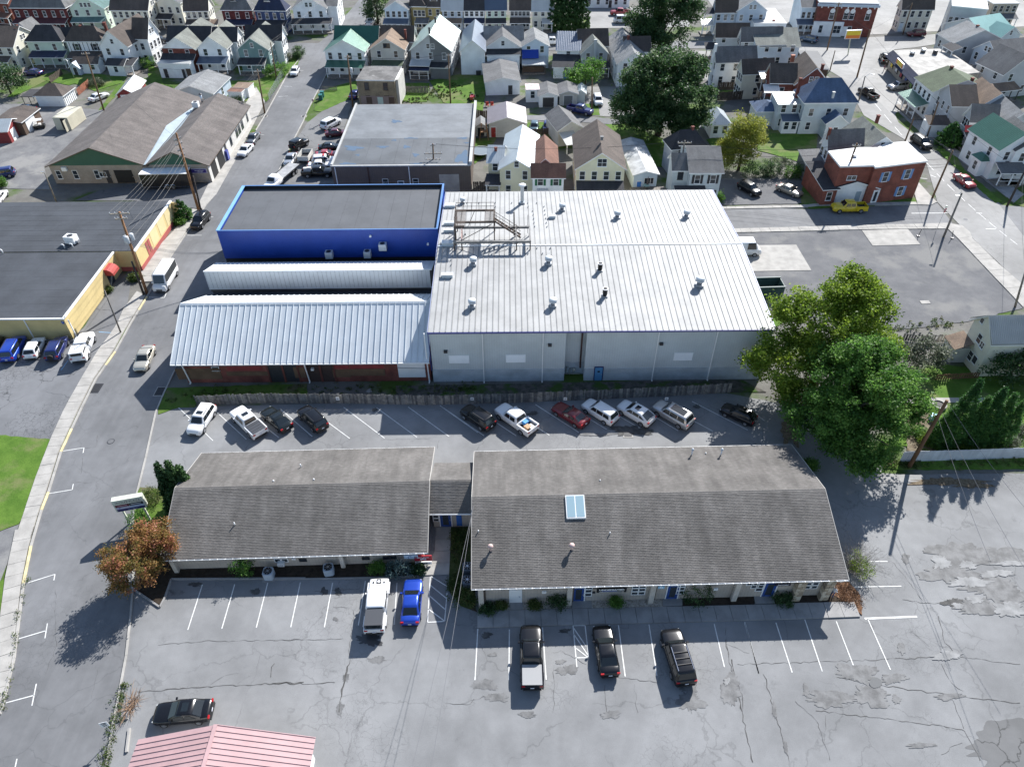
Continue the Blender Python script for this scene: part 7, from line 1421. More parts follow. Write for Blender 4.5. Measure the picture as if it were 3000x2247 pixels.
car('b1',1985,112,ang('b1',2025,50,1930,150),'sedan','white','white sedan parked beside the brown shop',GK); car('a1',2185,1200,ang('a1',2212,1150,2130,1250),'sedan','grey','dark grey sedan parked ahead of the white sedan by the shop',GK)
car('a2',335,620,ang('a2',350,580,310,650),'hatch','white','white hatchback parked near the street corner lawn')
car('a2',645,1065,60,'bigsuv','white','white suv with dark rear window at the top of the side lot',GS); car('a2',700,1150,10,'sedan','maroon','maroon sedan partly behind the flat roofed building',GS,detail=0); car('a2',645,1272,8,'sedan','black','black sedan beside the flat roofed building wall',GS); car('a2',622,1335,8,'coupe','red','bright red coupe between black sedan and white suv',GS)
car('a2',590,1385,8,'suv','white','white suv with red light bar in the crowded side lot',GS,extra=dict(lights=1)); car('a2',560,1425,6,'sedan','white','white sedan squeezed beside the light bar suv',GS,detail=0); car('b2',912,288,2,'pickup','black','black pickup with white tool box next to the brown wall',GS,name='pickup_truck',extra=dict(load=((-1.4,0,1.0,WLD),(-2.1,0,.9,WLD))))
car('b2',693,185,ang('b2',720,130,665,230),'sedan','silver','grey silver sedan at the edge of the side lot',GS); car('b2',762,60,60,'jeep','black','black off roader with spare wheel on its tail',GS,extra=dict(spare=1,flare=1))
car('a1',1375,348,3,'suv','black','black suv glimpsed between white house and brick gable house'); car('a1',852,838,62,'sedan','white','white sedan on the gravel behind the brown shop'); car('a1',215,948,177,'sedan','gblue','slate blue sedan driving past the small hip roofed garage')
car('b1',10,300,200,'suv','dblue','dark suv at the left picture edge in the gravel yard'); car('b1',-8,490,100,'sedan','white','white car barely visible at the left edge by the yellow building',detail=0)
car('a1',285,628,170,'sedan','dblue','dark blue car behind the mint green house',detail=0)
car('b4',918,725,180,'pickup','yellow','yellow pickup parked before the brick corner building'); car('b4',228,598,300,'suv','black','black suv in the dark yard right of the grey house'); car('b4',505,610,310,'sedan','tan','tan sedan in the dark yard near the brick annex')
car('b4',172,1010,0,'van','white','white delivery van beside the warehouse on the concrete pad',extra=dict(cargo=1)); car('b4',1718,545,ang('b4',1780,590,1655,500)+180,'sedan','red','red sedan driving up the diagonal street')
car('b4',1420,278,ang('b4',1490,330,1360,240)+180,'bigsuv','black','black suv with silver load parked on the diagonal street'); car('a4',1125,745,ang('a4',1040,750,1210,730)+180,'suv','silver','silver suv parked before the olive roofed house'); car('a4',866,805,ang('a4',800,770,930,850)+180,'pickup','black','black pickup driving on the diagonal street')
car('a4',1012,505,75,'pickup','black','black pickup parked beside the store'); car('a4',1282,292,180,'suv','maroon','dark red suv parked by the cream house'); car('a4',352,340,140,'suv','gblue','grey green suv parked before the brick shop')
car('a3',935,108,180,'pickup','red','red pickup at the top before the long white building'); car('a3',960,172,180,'oldvan','white','old white passenger van beyond the big trees'); car('a3',742,868,272,'suv','white','white suv parked by the alley pole'); car('a3',590,948,330,'pickup','dblue','blue and white pickup behind the plank barn'); car('a3',345,360,0,'pickup','white','white pickup between the narrow houses')
car('a3',192,1098,265,'hatch','teal','grey green hatchback behind the board fence, left of two'); car('a3',305,1098,265,'hatch','dblue','dark blue hatchback behind the board fence, right of two')
car('a2',993,192,85,'pickup','white','white pickup parked up the far street'); car('a2',1008,135,85,'suv','black','dark suv parked behind the white pickup up the far street'); car('a2',195,345,0,'sedan','gblue','blue sedan below the navy house porch',detail=0); car('a2',852,815,85,'sedan','dblue','dark blue car beside the derelict building',detail=0)
# flatbed tow truck
p = P('b2',590,345,1.0); t = thing('flatbed_truck', 'white cab flatbed tow truck at the edge of the side lot', 'truck', (p.x,p.y,.02), R(ang('b2',690,260,560,370)))
cmm = car_meshes('pickup'); put(cmm['body'],'body',t,(.9,0,.15),mat=PT['white']); put(cmm['cabin'],'cabin',t,(1.0,0,.3),mat=PT['white']); put(cmm['windshield'],'windshield',t,(1.0,0,.3)); put(cmm['rear_window'],'rear_window',t,(1.0,0,.3))
MB().box(-6.2,-.2,-1.2,1.2,1.05,1.2).build('flatbed', mat('flatbed_steel',(.33,.33,.33),.6,.2,1,.1), t); MB().box(-6.2,-.2,-.5,.5,.6,1.05).build('chassis', DARKM, t)
for s in (-1,1): MB().box(-6.2,-.2,s*1.2-.05,s*1.2+.05,1.1,1.32).build('side_rail', DARKM, t)
wm, rm_, wp, r = cmm['wheel']
for x in (2.75,-3.6,-4.7):
    for y in (-.95,.95): w = put(wm,'wheel',t,(x,y,r),scale=(1.1,1.3,1.1)); put(rm_,'rim',w)
for l in cmm['hl'][1]: put(cmm['hl'][0],'headlight',t,(l[0]+.9,l[1],l[2]+.15))
# dump trailer
p = P('b2',815,165,.8); t = thing('dump_trailer', 'pale open dump trailer behind the black off roader', 'trailer', (p.x,p.y,.02), R(ang('b2',800,190,860,90)))
TRW = mat('trailer_paint',(.55,.54,.5),.6,.15)
MB().box(-1.8,1.8,-1.0,1.0,.7,.8).build('bed_floor', BEDL, t)
for a in ((-1.8,1.8,-1.05,-.97),(-1.8,1.8,.97,1.05),(-1.8,-1.72,-.97,.97),(1.72,1.8,-.97,.97)): MB().box(a[0],a[1],a[2],a[3],.7,1.6).build('side_board', TRW, t)
MB().bar((1.8,0,.6),(3.2,0,.5),.12).build('drawbar', DARKM, t)
for x in (-.5,.35):
    for y in (-1.1,1.1): w = put(wm,'wheel',t,(x,y,.4)); put(rm_,'rim',w)
# black enclosed trailer with white top
p = P('b1',1355,430,0); t = thing('enclosed_trailer', 'long black enclosed trailer with white roof before the green gable shop', 'trailer', (p.x,p.y+1.2,.02), R(1))
MB().box(-4.2,4.2,-1.25,1.25,.55,2.9).build('box', flat('trailer_black',(.012,.012,.014),.3,coat=.5), t); MB().box(-4.22,4.22,-1.27,1.27,2.9,3.0).build('roof', WHITE, t); MB().box(-4.25,-4.2,-1.25,1.25,.5,2.95).build('front_cap', WHITE, t); MB().box(-4.2,4.2,-1.28,-1.25,.5,.58).build('trim_strip', CHROME, t)
for x in (.2,1.2):
    w = put(wm,'wheel',t,(x,-1.22,.4)); put(rm_,'rim',w); w = put(wm,'wheel',t,(x,1.2,.4)); put(rm_,'rim',w)
for x in (.2,1.2): MB().tube([(x-.5,-1.3,.5),(x-.35,-1.3,.82),(x,-1.3,.95),(x+.35,-1.3,.82),(x+.5,-1.3,.5)],.05,6).build('wheel_arch', CHROME, t)
MB().bar((4.2,0,.5),(5.6,0,.45),.12).build('drawbar', DARKM, t)
# shipping container
p = P('a1',530,1120,0); t = thing('shipping_container', 'cream shipping container with an open door in the gravel yard', 'container', (p.x+1.2,p.y+2.4,0), R(-4)); CR = mat('cream_corrugated',(.58,.54,.42),.6,.1,.5,.06,5,'rib',per=.28,dark=.75)
MB().box(-1.6,1.6,-3,3,.1,2.7).build('body', CR, t); MB().box(-.05,1.2,-3.03,-3.0,.2,2.5).build('doorway', BLACK, t); MB().box(-1.55,-.1,-3.05,-3.0,.2,2.6).build('door', CR, t); MB().box(1.25,1.3,-4.3,-3.05,.2,2.5).build('open_door', CR, t)
# small machines
p = P('a1',350,1110,0); t = thing('golf_cart', 'dark golf cart with white canopy beside the container', 'cart', p, R(200)); MB().box(-1.1,1.1,-.6,.6,.3,.75).build('body', PT['green'], t); MB().box(-.8,.6,-.62,.62,1.75,1.82).build('canopy', WHITE, t)
for x in (-.75,.55):
    for y in (-.55,.55): MB().bar((x,y,.7),(x,y,1.75),.05).build('canopy_post', DARKM, t)
MB().box(-.4,.1,-.5,.5,.75,.95).build('seat', WLD, t)
for x in (-.75,.75):
    for y in (-.6,.6): put(wm,'wheel',t,(x,y,.26),scale=(.6,.8,.6))
p = P('a2',1868,865,0); t = thing('garden_tractor', 'red garden tractor on the lawn by the flat roof corner', 'tractor', p, R(265)); MB().box(.0,1.3,-.35,.35,.5,1.05).build('hood', PT['red'], t); MB().box(-1.1,.0,-.55,.55,.5,.75).build('fender', PT['red'], t); MB().box(-.7,-.3,-.25,.25,.75,1.2).build('seat', BLACK, t)
for x,y,s in ((-.7,-.55,1.2),(-.7,.55,1.2),(.95,-.45,.8),(.95,.45,.8)): put(wm,'wheel',t,(x,y,.41*s),scale=(s,1,s))
# dumpster
p = P('b4',350,1290,1.0); t = thing('roll_off_dumpster', 'dark green open roll off dumpster beside the warehouse', 'dumpster', (p.x,p.y,.0), R(2)); DG = mat('dumpster_green',(.035,.075,.075),.6,.15,1)
MB().box(-2.0,2.0,-1.2,1.2,.1,.25).build('floor', DARKM, t)
for a in ((-2.0,2.0,-1.25,-1.15),(-2.0,2.0,1.15,1.25),(-2.05,-1.95,-1.15,1.15),(1.95,2.05,-1.15,1.15)): MB().box(a[0],a[1],a[2],a[3],.1,2.0).build('side', DG, t)
for x in (-1.6,-.8,0,.8,1.6): MB().box(x-.06,x+.06,-1.32,-1.25,.1,1.9).build('rib', DG, t)
MB().box(-2.1,2.1,-1.33,-1.12,2.0,2.1).box(-2.1,2.1,1.12,1.33,2.0,2.1).build('rim', DG, t)
p = P('b1',1830,150,1.0); t = thing('vending_machine', 'blue drinks vending machine against the white shop wall', 'vending machine', (p.x,p.y,.06), R(90)); MB().box(-.5,.5,-.4,.4,0,1.85).build('case', flat('vending_blue',(.02,.03,.2),.4), t); MB().box(-.42,.25,-.42,-.4,.3,1.75).build('front', flat('vending_front',(.12,.15,.45),.3), t)
# ------------------------------------------------------------------ vegetation
BARK = mat('bark', (.085,.065,.05), .95, .25, 1.5, .25)
LM = dict(dark=leafmat('leaf_dark',(.02,.055,.018),(.06,.12,.038),(.15,.21,.10),.38), mid=leafmat('leaf_mid',(.04,.11,.022),(.11,.23,.04),(.19,.32,.07),.5), bright=leafmat('leaf_bright',(.075,.135,.014),(.19,.28,.03),(.30,.37,.06),.52), yel=leafmat('leaf_yellow',(.14,.17,.025),(.27,.29,.045),(.38,.36,.08),.45), red=leafmat('leaf_red',(.11,.12,.03),(.33,.17,.06),(.42,.16,.12),.42), conif=leafmat('leaf_conifer',(.02,.055,.018),(.05,.11,.03),(.10,.17,.05),.2), arbo=leafmat('leaf_arborvitae',(.03,.095,.025),(.07,.17,.035),(.13,.25,.055),.35), blue=leafmat('leaf_blue',(.03,.06,.055),(.09,.15,.14),(.30,.38,.34),.15), grey=leafmat('leaf_grey',(.05,.07,.035),(.12,.14,.09),(.30,.31,.24)), brown=leafmat('leaf_brown',(.08,.045,.025),(.17,.09,.05),(.24,.14,.08)), grass=leafmat('leaf_grass',(.035,.07,.014),(.08,.12,.025),(.16,.15,.06)))
def leaves(name, cl, m, parent, seed=1, per=36, size=.3, spread=.55, up=.25, flat_=.0, aspect=.7):
    """cl: array of clump centres (n,3); a cloud of small leaf faces round each centre"""
    r = np.random.default_rng(seed); cl = np.asarray(cl, float); n = len(cl)*per
    c = np.repeat(cl, per, 0); ct = np.repeat(r.random(len(cl)), per)
    p = c + r.normal(0, 1, (n,3))*spread*np.array([1,1,.75])
    nr = r.normal(0, 1, (n,3)); nr[:,2] = np.abs(nr[:,2])+up; nr /= np.linalg.norm(nr, axis=1)[:,None]
    t = np.cross(nr, r.normal(0,1,(n,3))); t /= np.linalg.norm(t, axis=1)[:,None]; b = np.cross(nr, t)
    s = size*r.uniform(.6,1.35,n)[:,None]
    v = np.stack([p-t*s*.5, p-b*s*aspect*.5+nr*s*.08, p+t*s*.5, p+b*s*aspect*.5+nr*s*.08], 1).reshape(-1,3)
    me = bpy.data.meshes.new(name); me.vertices.add(n*4); me.vertices.foreach_set('co', v.astype('f').ravel())
    me.loops.add(n*4); me.loops.foreach_set('vertex_index', np.arange(n*4, dtype='i')); me.polygons.add(n); me.polygons.foreach_set('loop_start', np.arange(0,n*4,4,dtype='i'))
    me.update(calc_edges=True)
    at = me.attributes.new('tint','FLOAT','FACE'); at.data.foreach_set('value', np.clip(ct*.65+r.random(n)*.35,0,1).astype('f'))
    me.materials.append(m); return put(me, name, parent)
def crown_pts(lobes, n, seed, shell=.55):
    r = np.random.default_rng(seed); w = np.array([l[3]*l[4]*l[5]*(.2 if len(lobes) > 9 and i < len(lobes)//10 else 1) for i, l in enumerate(lobes)])**.67; w /= w.sum(); out = []
    for l, k in zip(lobes, (w*n).astype(int)):
        d = r.normal(0,1,(max(k,1),3)); d /= np.linalg.norm(d,axis=1)[:,None]; rad = shell+(1-shell)*r.random(len(d))**.6
        out.append(np.array(l[:3])+d*rad[:,None]*np.array(l[3:6])*(1+.12*r.normal(0,1,(len(d),1))))
    return np.concatenate(out)
def tree(label, base, H, lobes, m='mid', n=300, per=40, size=.38, spread=.6, tr=.35, seed=1, name='tree', cat='tree', group=None, shell=.55, limbs=7, sub=True):
    """lobes: (dx,dy,z,rx,ry,rz) in metres from the base"""
    t = thing(name, label, cat, base, 0, group); r = random.Random(seed)
    L2 = list(lobes)
    if sub:                              # break each big lobe into uneven boughs
        for l in lobes:
            for k in range(9):
                a = r.uniform(0,6.28); e = r.uniform(-.5,1.1); q = (math.cos(a)*math.cos(e), math.sin(a)*math.cos(e), math.sin(e)); s = r.uniform(.28,.45)
                L2.append((l[0]+q[0]*l[3]*.86, l[1]+q[1]*l[4]*.86, l[2]+q[2]*l[5]*.86, l[3]*s, l[4]*s, l[5]*s*.8))
    pts_ = crown_pts(L2, n, seed, shell); pts_ = pts_[pts_[:,2] > .15]
    leaves('crown', pts_, LM[m], t, seed, per, size, spread)
    b = MB(); zc = sum(l[2] for l in lobes)/len(lobes)
    b.tube([(0,0,-.1),(.05,0,zc*.35),(0,.05,zc*.7),(0,0,zc)],[tr*1.25,tr,tr*.8,tr*.45],9)
    tk = b.build('trunk', BARK, t, True)
    for k in range(limbs):
        q = pts_[r.randrange(len(pts_))]; z0 = zc*r.uniform(.35,.8); MB().tube([(0,0,z0),(q[0]*.35,q[1]*.35,z0+(q[2]-z0)*.5),tuple(q*.95)],[tr*.45,tr*.28,tr*.08],6).build('limb', BARK, tk)
    return t
def gp(zn, x, y): return P(zn, x, y, 0)
# crown centres are measured at a height, the base put straight below
def below(zn, x, y, z): p = P(zn, x, y, z); return Vector((p.x, p.y, 0))
tree('huge dark maple with rounded crown between the houses', below('a3',1310,800,8.5), 17, [(0,0,8.4,8.4,8.0,6.8),(-4.8,-2.5,5.6,5.0,4.8,4.6),(5.0,-2,5.8,5.0,4.8,4.8),(1,2,12,5.8,5.4,4.2),(0,-4,4.8,6.0,4,3.6)], 'dark', 1150, 60, .42, .5, .6, 3)
tree('tall dark tree behind the huge maple', below('a3',1310,170,9), 18, [(0,0,9,7.6,7.2,7.5),(2,0,13,5,5,4),(-3,-1,6,4.5,4.5,4.5)], 'dark', 700, 46, .5, .6, .6, 5)
tree('slender yellow green tree behind the dark parking yard', below('b3',2050,270,5.4), 11, [(0,0,4.6,4.0,3.6,3.6),(.3,0,8.0,2.9,2.8,3.2),(-1.8,-.5,3.4,2.8,2.8,2.6)], 'yel', 420, 60, .26, .42, .25, 7)
tree('large bright green tree by the warehouse corner and gravel lot', below('c4',760,250,9), 17, [(0,0,9.4,6.0,5.6,5.0),(-5.2,-2.6,5.6,4.4,4.4,3.8),(3.6,-.8,6.6,4.2,4.4,3.8),(-2.5,-4.2,4.8,4.6,4.2,3.4),(1.0,1.5,12.2,3.8,3.6,3.0)], 'bright', 1000, 70, .29, .4, .45, 11)
tree('large feathery green tree leaning over the office corner', below('c4',890,700,7.4), 15, [(0,0,8.2,5.2,5.0,4.8),(4.6,1.2,6.2,3.8,3.6,3.0),(-3.4,-1.4,5.6,4.0,3.8,3.2),(.5,-3.0,4.6,4.6,4.0,3.2),(.6,1.6,11.2,3.0,2.9,2.4)], 'mid', 1050, 72, .27, .38, .42, 13)
tree('grey leaved small tree behind the fence of the gravel lot', below('c4',1340,410,2.2), 5, [(0,0,2.3,2.9,2.0,1.6),(-1.8,.3,1.8,1.6,1.5,1.3)], 'grey', 120, 34, .26, .4, .12, 15)
tree('dark bushy tree beside the cream house, right edge', below('c4',1930,500,2.4), 5, [(0,0,2.3,3.2,2.4,2.0),(2,0,2.5,2.4,2.2,2.0)], 'dark', 150, 34, .28, .42, .15, 17)
tree('red and orange leaved maple at the corner of the left office', below('d1',985,200,3.5), 6.5, [(0,0,3.6,3.0,2.9,2.3),(.8,1.6,4.4,1.9,1.8,1.5),(-.8,-.8,3.0,2.2,2.2,1.7)], 'red', 420, 60, .18, .25, .16, 19)
tree('small round green tree among the garages by the alley', below('a3',640,640,3.6), 6.5, [(0,0,3.8,3.6,3.4,2.7)], 'mid', 150, 40, .34, .5, .18, 21)
tree('dark tree at the left edge behind the small garage', below('a1',40,690,3.2), 6, [(0,0,3.4,3.6,3.2,2.8)], 'dark', 130, 36, .36, .5, .2, 23)
tree('dark street tree at the top beside the far street', below('a2',1035,40,5), 10, [(0,0,5,3.4,3.2,4.6)], 'dark', 130, 36, .45, .6, .3, 25)
def cone_tree(label, base, spires, m='arbo', size=.17, per=30, name='arborvitae', cat='tree', group=None, seed=1, dens=95):
    t = thing(name, label, cat, base, 0, group); r = np.random.default_rng(seed); P_ = []
    for dx, dy, h, w in spires:
        n = int(dens*h*w/2); z = h*(1-r.random(n)**.75); z = np.clip(z,.1,h); prof = w*np.clip(1.75*(1-z/h),0,1)*np.clip(z/(.10*h)+.55,0,1); a = r.uniform(0,6.28,n); rr = prof*r.uniform(.72,1.02,n)
        P_.append(np.stack([dx+np.cos(a)*rr, dy+np.sin(a)*rr, z], 1))
    leaves('crown', np.concatenate(P_), LM[m], t, seed, per, size, .13, .1)
    for dx, dy, h, w in spires: MB().tube([(dx,dy,-.05),(dx,dy,h*.8)],[.12,.03],6).build('trunk', BARK, t, True)
    return t
b0 = gp('c4',1545,1035); cone_tree('clump of dark arborvitae spires behind the white fence, nearer the pole', b0+Vector((0,.8,0)), [(-.5,.4,9.6,1.3),(1.2,.2,7.4,1.0),(-1.9,-.1,6.0,1.15)], seed=31)
b0 = gp('c4',1770,1030); cone_tree('clump of dark arborvitae spires behind the white fence, right one', b0+Vector((0,.8,0)), [(-1.3,.4,8.4,1.2),(.1,.3,7.6,1.0),(1.3,.1,6.6,.95),(-2.5,0,5.4,1.0)], seed=32)
for i, x in enumerate((378,430,486,540,595)): cone_tree('tall dark evergreen column in the row by the cream house, number %s from left' % ('one','two','three','four','five')[i], gp('a3',x,265), [(0,0,12.5-abs(i-2)*.5,2.3)], 'conif', .5, 22, 'evergreen_tree', 'tree', 'row of tall evergreens', 40+i, 22)
# weeping spruce on the left corner
t = cone_tree('dark weeping spruce with three tops at the corner of the left office', gp('c1',1235,1330), [(.45,.4,6.7,.7),(1.5,.5,6.9,.65),(2.5,.4,6.2,.7),(1.2,-.4,3.6,1.2)], 'conif', .24, 34, 'spruce_tree', seed=51, dens=120)
cone_tree('tall oval clipped evergreen at the corner of the yellow building', gp('b1',1490,675), [(0,0,3.6,1.25),(.5,.2,3.2,1.1)], 'arbo', .2, 30, 'clipped_evergreen', seed=53, dens=44)
cone_tree('dense conical evergreen before the house with red awnings', gp('a4',1545,1255), [(0,0,4.6,2.4),(.8,.3,3.6,1.8)], 'arbo', .32, 30, 'clipped_evergreen', seed=54, dens=30)
# shrubs
def shrub(label, zn, x, y, rx, ry, rz, m='mid', seed=1, n=46, per=34, size=.13, spread=.16, name='shrub', cat='shrub', group=None):
    p = below(zn, x, y, rz*.7); t = thing(name, label, cat, p, 0, group); q = crown_pts([(0,0,rz*.75,rx,ry,rz*.75),(rx*.35,-ry*.2,rz*.9,rx*.55,ry*.55,rz*.6),(-rx*.4,ry*.2,rz*.7,rx*.55,ry*.55,rz*.55)], n, seed, .6); q[:,2] = np.clip(q[:,2],.06,None)
    leaves('foliage', q, LM[m], t, seed, per, size, spread)
    MB().tube([(0,0,-.03),(.03,0,rz*.8)],[.05,.02],5).build('stem', BARK, t); return t
GB = 'shrubs in the office beds'
for i, (zn,x,y,rx,ry,rz,m,lb) in enumerate((('d1',1690,275,1.15,.9,1.5,'mid','leafy green shrub against the beige wall of the left office'),('d2',840,450,.85,.7,.9,'mid','small green shrub left of the blue green bush'),('d2',1010,460,1.25,1.0,1.1,'blue','silvery blue green bush behind the white four wheel drive'),('d2',1170,462,.75,.55,.5,'dark','low dark shrub under the red sign'),('d2',1540,690,1.3,1.3,.6,'grass','sprawling green ground plant between the offices'),('d2',1470,580,.7,1.2,.4,'grass','grassy ground cover beside the walkway, lower part'),('d2',1490,250,.8,2.2,.4,'grass','grassy ground cover beside the walkway, upper part'),
     ('d3',185,908,.75,.5,.5,'dark','low dark shrub at the first post of the right office'),('d3',278,888,.5,.4,.6,'grass','small green shrub left of the white door'),('d3',512,882,.5,.4,.6,'grass','small green shrub right of the white door'),('d3',668,862,.95,.75,1.0,'dark','round dark shrub left of the first blue door'),('d3',1082,862,.65,.55,.9,'mid','small spiky shrub under the black sign'),('d3',1650,815,1.7,1.1,1.7,'dark','large almost black shrub right of the middle blue door'),('d4',470,490,1.1,.7,.8,'dark','green shrub right of the last blue door'),('c1',985,1420,1.2,1.4,1.3,'mid','green shrub behind the plaza sign'),('c1',1090,1240,1.3,1.5,.7,'grass','loose dry shrub above the plaza sign'))): shrub(lb,zn,x,y,rx,ry,rz,m,60+i,group=GB)
for i, (zn,x,y,rx,ry,rz,m,lb) in enumerate((('a2',365,450,1.7,1.6,1.7,'dark','large round clipped bush on the corner lawn'),('a2',350,488,1.1,1.0,1.0,'dark','small round clipped bush below the large one on the corner'),('a2',235,445,1.6,1.4,1.2,'mid','loose green bush beside the white green house'),('a2',245,490,1.6,1.4,1.3,'grey','pale green bush beside the corner house'),('a2',215,600,2.2,1.8,2.0,'mid','overgrown bush along the wire fence'),('a2',120,620,1.8,1.6,1.6,'mid','green bush below the corner house porch'),('a2',1095,565,1.3,1.0,2.4,'bright','bright sapling growing behind the derelict building'),
     ('a1',1280,540,2.2,1.8,1.8,'mid','wild green bush right of the tall white house'),('a1',830,715,1.9,1.5,1.0,'grey','grey brush pile by the red fence'),('a1',1450,775,1.0,.9,.8,'mid','small bush beside the grey garage'),('a1',2050,850,1.4,1.0,.8,'mid','bush beside the rust roofed shed'),('b4',440,440,2.8,1.6,1.9,'grey','flowering hedge bush behind the dark yard, left part'),('b4',540,480,2.0,1.4,1.6,'mid','flowering hedge bush behind the dark yard, right part'),('b4',370,470,2.0,1.4,1.8,'dark','dark bush under the yellow green tree'),('b4',250,470,2.2,1.4,1.8,'dark','dark bush right of the grey house'),('b1',5,375,1.1,1.0,1.0,'mid','green bush at the left edge of the gravel yard'),('b1',1450,690,.8,.7,.7,'mid','low yellowish bush under the oval evergreen'),
     ('c4',1290,910,1.3,1.0,.6,'mid','leafy vegetable patch by the utility pole'),('c4',1360,970,.9,.7,.5,'bright','second leafy patch beside the pole'),('c4',1600,1020,.9,.4,.4,'bright','flowering plants behind the white fence'),('c4',1890,980,1.2,.8,.7,'grey','white flowering plants right of the arborvitae'),('c4',1960,900,1.0,.8,.8,'grey','pale garden bush at the right edge'),('c4',1110,1010,1.2,.9,1.0,'mid','young green bush at the base of the feathery tree'),('c4',600,1130,.9,.7,.7,'mid','low weed bush at the office roof corner'),('a3',385,640,.8,.8,1.2,'mid','thin green bush beside the white lean to'),('a3',2110,790,.9,.5,.4,'bright','strip of grass plants by the upper fence'),('b3',1860,650,1.2,1.0,1.2,'mid','green bush at the rear corner of the warehouse'),('b3',380,190,.6,.5,.9,'dark','dark climbing bush on the white workshop wall'),('b1',1090,1145,.7,.6,.5,'grass','small bush under the yellow wall'),('b1',870,1245,.3,.3,.35,'grass','potted green plant by the red awning'))): shrub(lb,zn,x,y,rx,ry,rz,m,90+i,n=60,size=.2 if zn[0] in 'ab' else .15,spread=.26)
# bare branched shrub at the right end of the office
t = thing('bare_shrub', 'leafless tangled shrub with some green foliage at the right office corner', 'shrub', gp('d4',960,270)); r = random.Random(4); tw = MB()
for k in range(120):
    a = r.uniform(0,6.28); e = r.uniform(.25,1.3); L = r.uniform(1.6,3.3); d = Vector((math.cos(a)*math.cos(e),math.sin(a)*math.cos(e),math.sin(e))); p0 = Vector((r.uniform(-.5,.5),r.uniform(-.6,.6),0)); p1 = p0+d*L*.5+Vector((r.uniform(-.2,.2),r.uniform(-.2,.2),.1)); p2 = p0+d*L+Vector((r.uniform(-.5,.5),r.uniform(-.5,.5),r.uniform(-.2,.3)))
    tw.tube([p0,p1,p2],[.022,.014,.006],4)
    for j in range(3): q = p1.lerp(p2,r.random()); tw.tube([q,q+Vector((r.uniform(-.6,.6),r.uniform(-.6,.6),r.uniform(0,.5)))],[.009,.004],3)
tw.build('branches', mat('twig_bark',(.23,.21,.19),.9,.2), t)['kind'] = 'stuff'
leaves('foliage', crown_pts([(.2,-.4,1.0,1.1,1.5,.9)],46,3,.4), LM['bright'], t, 5, 30, .12, .18)
t = thing('dead_brush', 'heap of dry brown brush beside the kerb and speed sign', 'shrub', gp('d1',920,1225)); tw = MB()
for k in range(90):
    a = r.uniform(0,6.28); e = r.uniform(.1,1.1); L = r.uniform(.8,1.9); d = Vector((math.cos(a)*math.cos(e)*.6,math.sin(a)*math.cos(e),math.sin(e))); p0 = Vector((r.uniform(-.4,.4),r.uniform(-.7,.7),0)); tw.tube([p0,p0+d*L*.6,p0+d*L+Vector((0,0,-.15))],[.02,.014,.006],4)
tw.build('branches', mat('dry_brush',(.26,.17,.11),.9,.25), t)['kind'] = 'stuff'
t = thing('dead_leaf_heap', 'heap of brown fallen leaves under the office eave', 'leaf pile', gp('d4',905,470)); leaves('fallen_leaves', crown_pts([(0,0,.15,1.0,1.2,.35),(.7,-.4,.08,.8,.6,.2)],70,9,.2), LM['brown'], t, 9, 30, .1, .2)['kind'] = 'stuff'
# weeds along the kerbs
def weeds(name, lab, path, n, seed, w=.25, m='grass', size=.12):
    r = random.Random(seed); cl = []
    for k in range(n):
        i = r.randrange(len(path)-1); p = path[i].lerp(path[i+1], r.random()); cl.append((p.x+r.gauss(0,w),p.y+r.gauss(0,w),.14))
    o = leaves(name, cl, LM[m], None, seed, 14, size, .12); struct(o,'stuff',lab)
weeds('kerb_weeds','weeds growing along the street kerb',[P('d1',x,y) for x,y in ((195,330),(150,500),(110,720),(95,900),(60,1120),(10,1260))],46,1,.12)
weeds('kerb_weeds','weeds growing along the lot kerb and brush',[P('d1',x,y) for x,y in ((870,1080),(830,1200),(800,1350),(760,1500),(740,1650))],90,2,.22)
weeds('verge_weeds','weeds at the foot of the brick building',[P('c2',x,y) for x,y in ((0,540),(400,480),(1200,470),(1900,470),(2200,460))],160,3,.45,'grass',.16)
weeds('verge_weeds','weeds below the white fence',[P('c4',x,y) for x,y in ((1080,1130),(1300,1130),(1990,1115))],130,4,.3,'grass',.16)
weeds('verge_weeds','weeds along the edge of the gravel lot',[P('b4',x,y) for x,y in ((400,1450),(700,1540),(1300,1580),(1700,1520))],120,5,.6,'grass',.2)
weeds('lot_weeds','small weeds along the far lawns and driveways',[P('a2',x,y) for x,y in ((1240,880),(1480,860),(1560,760),(1640,860),(1700,720),(1960,900))],120,6,1.0,'grass',.3)
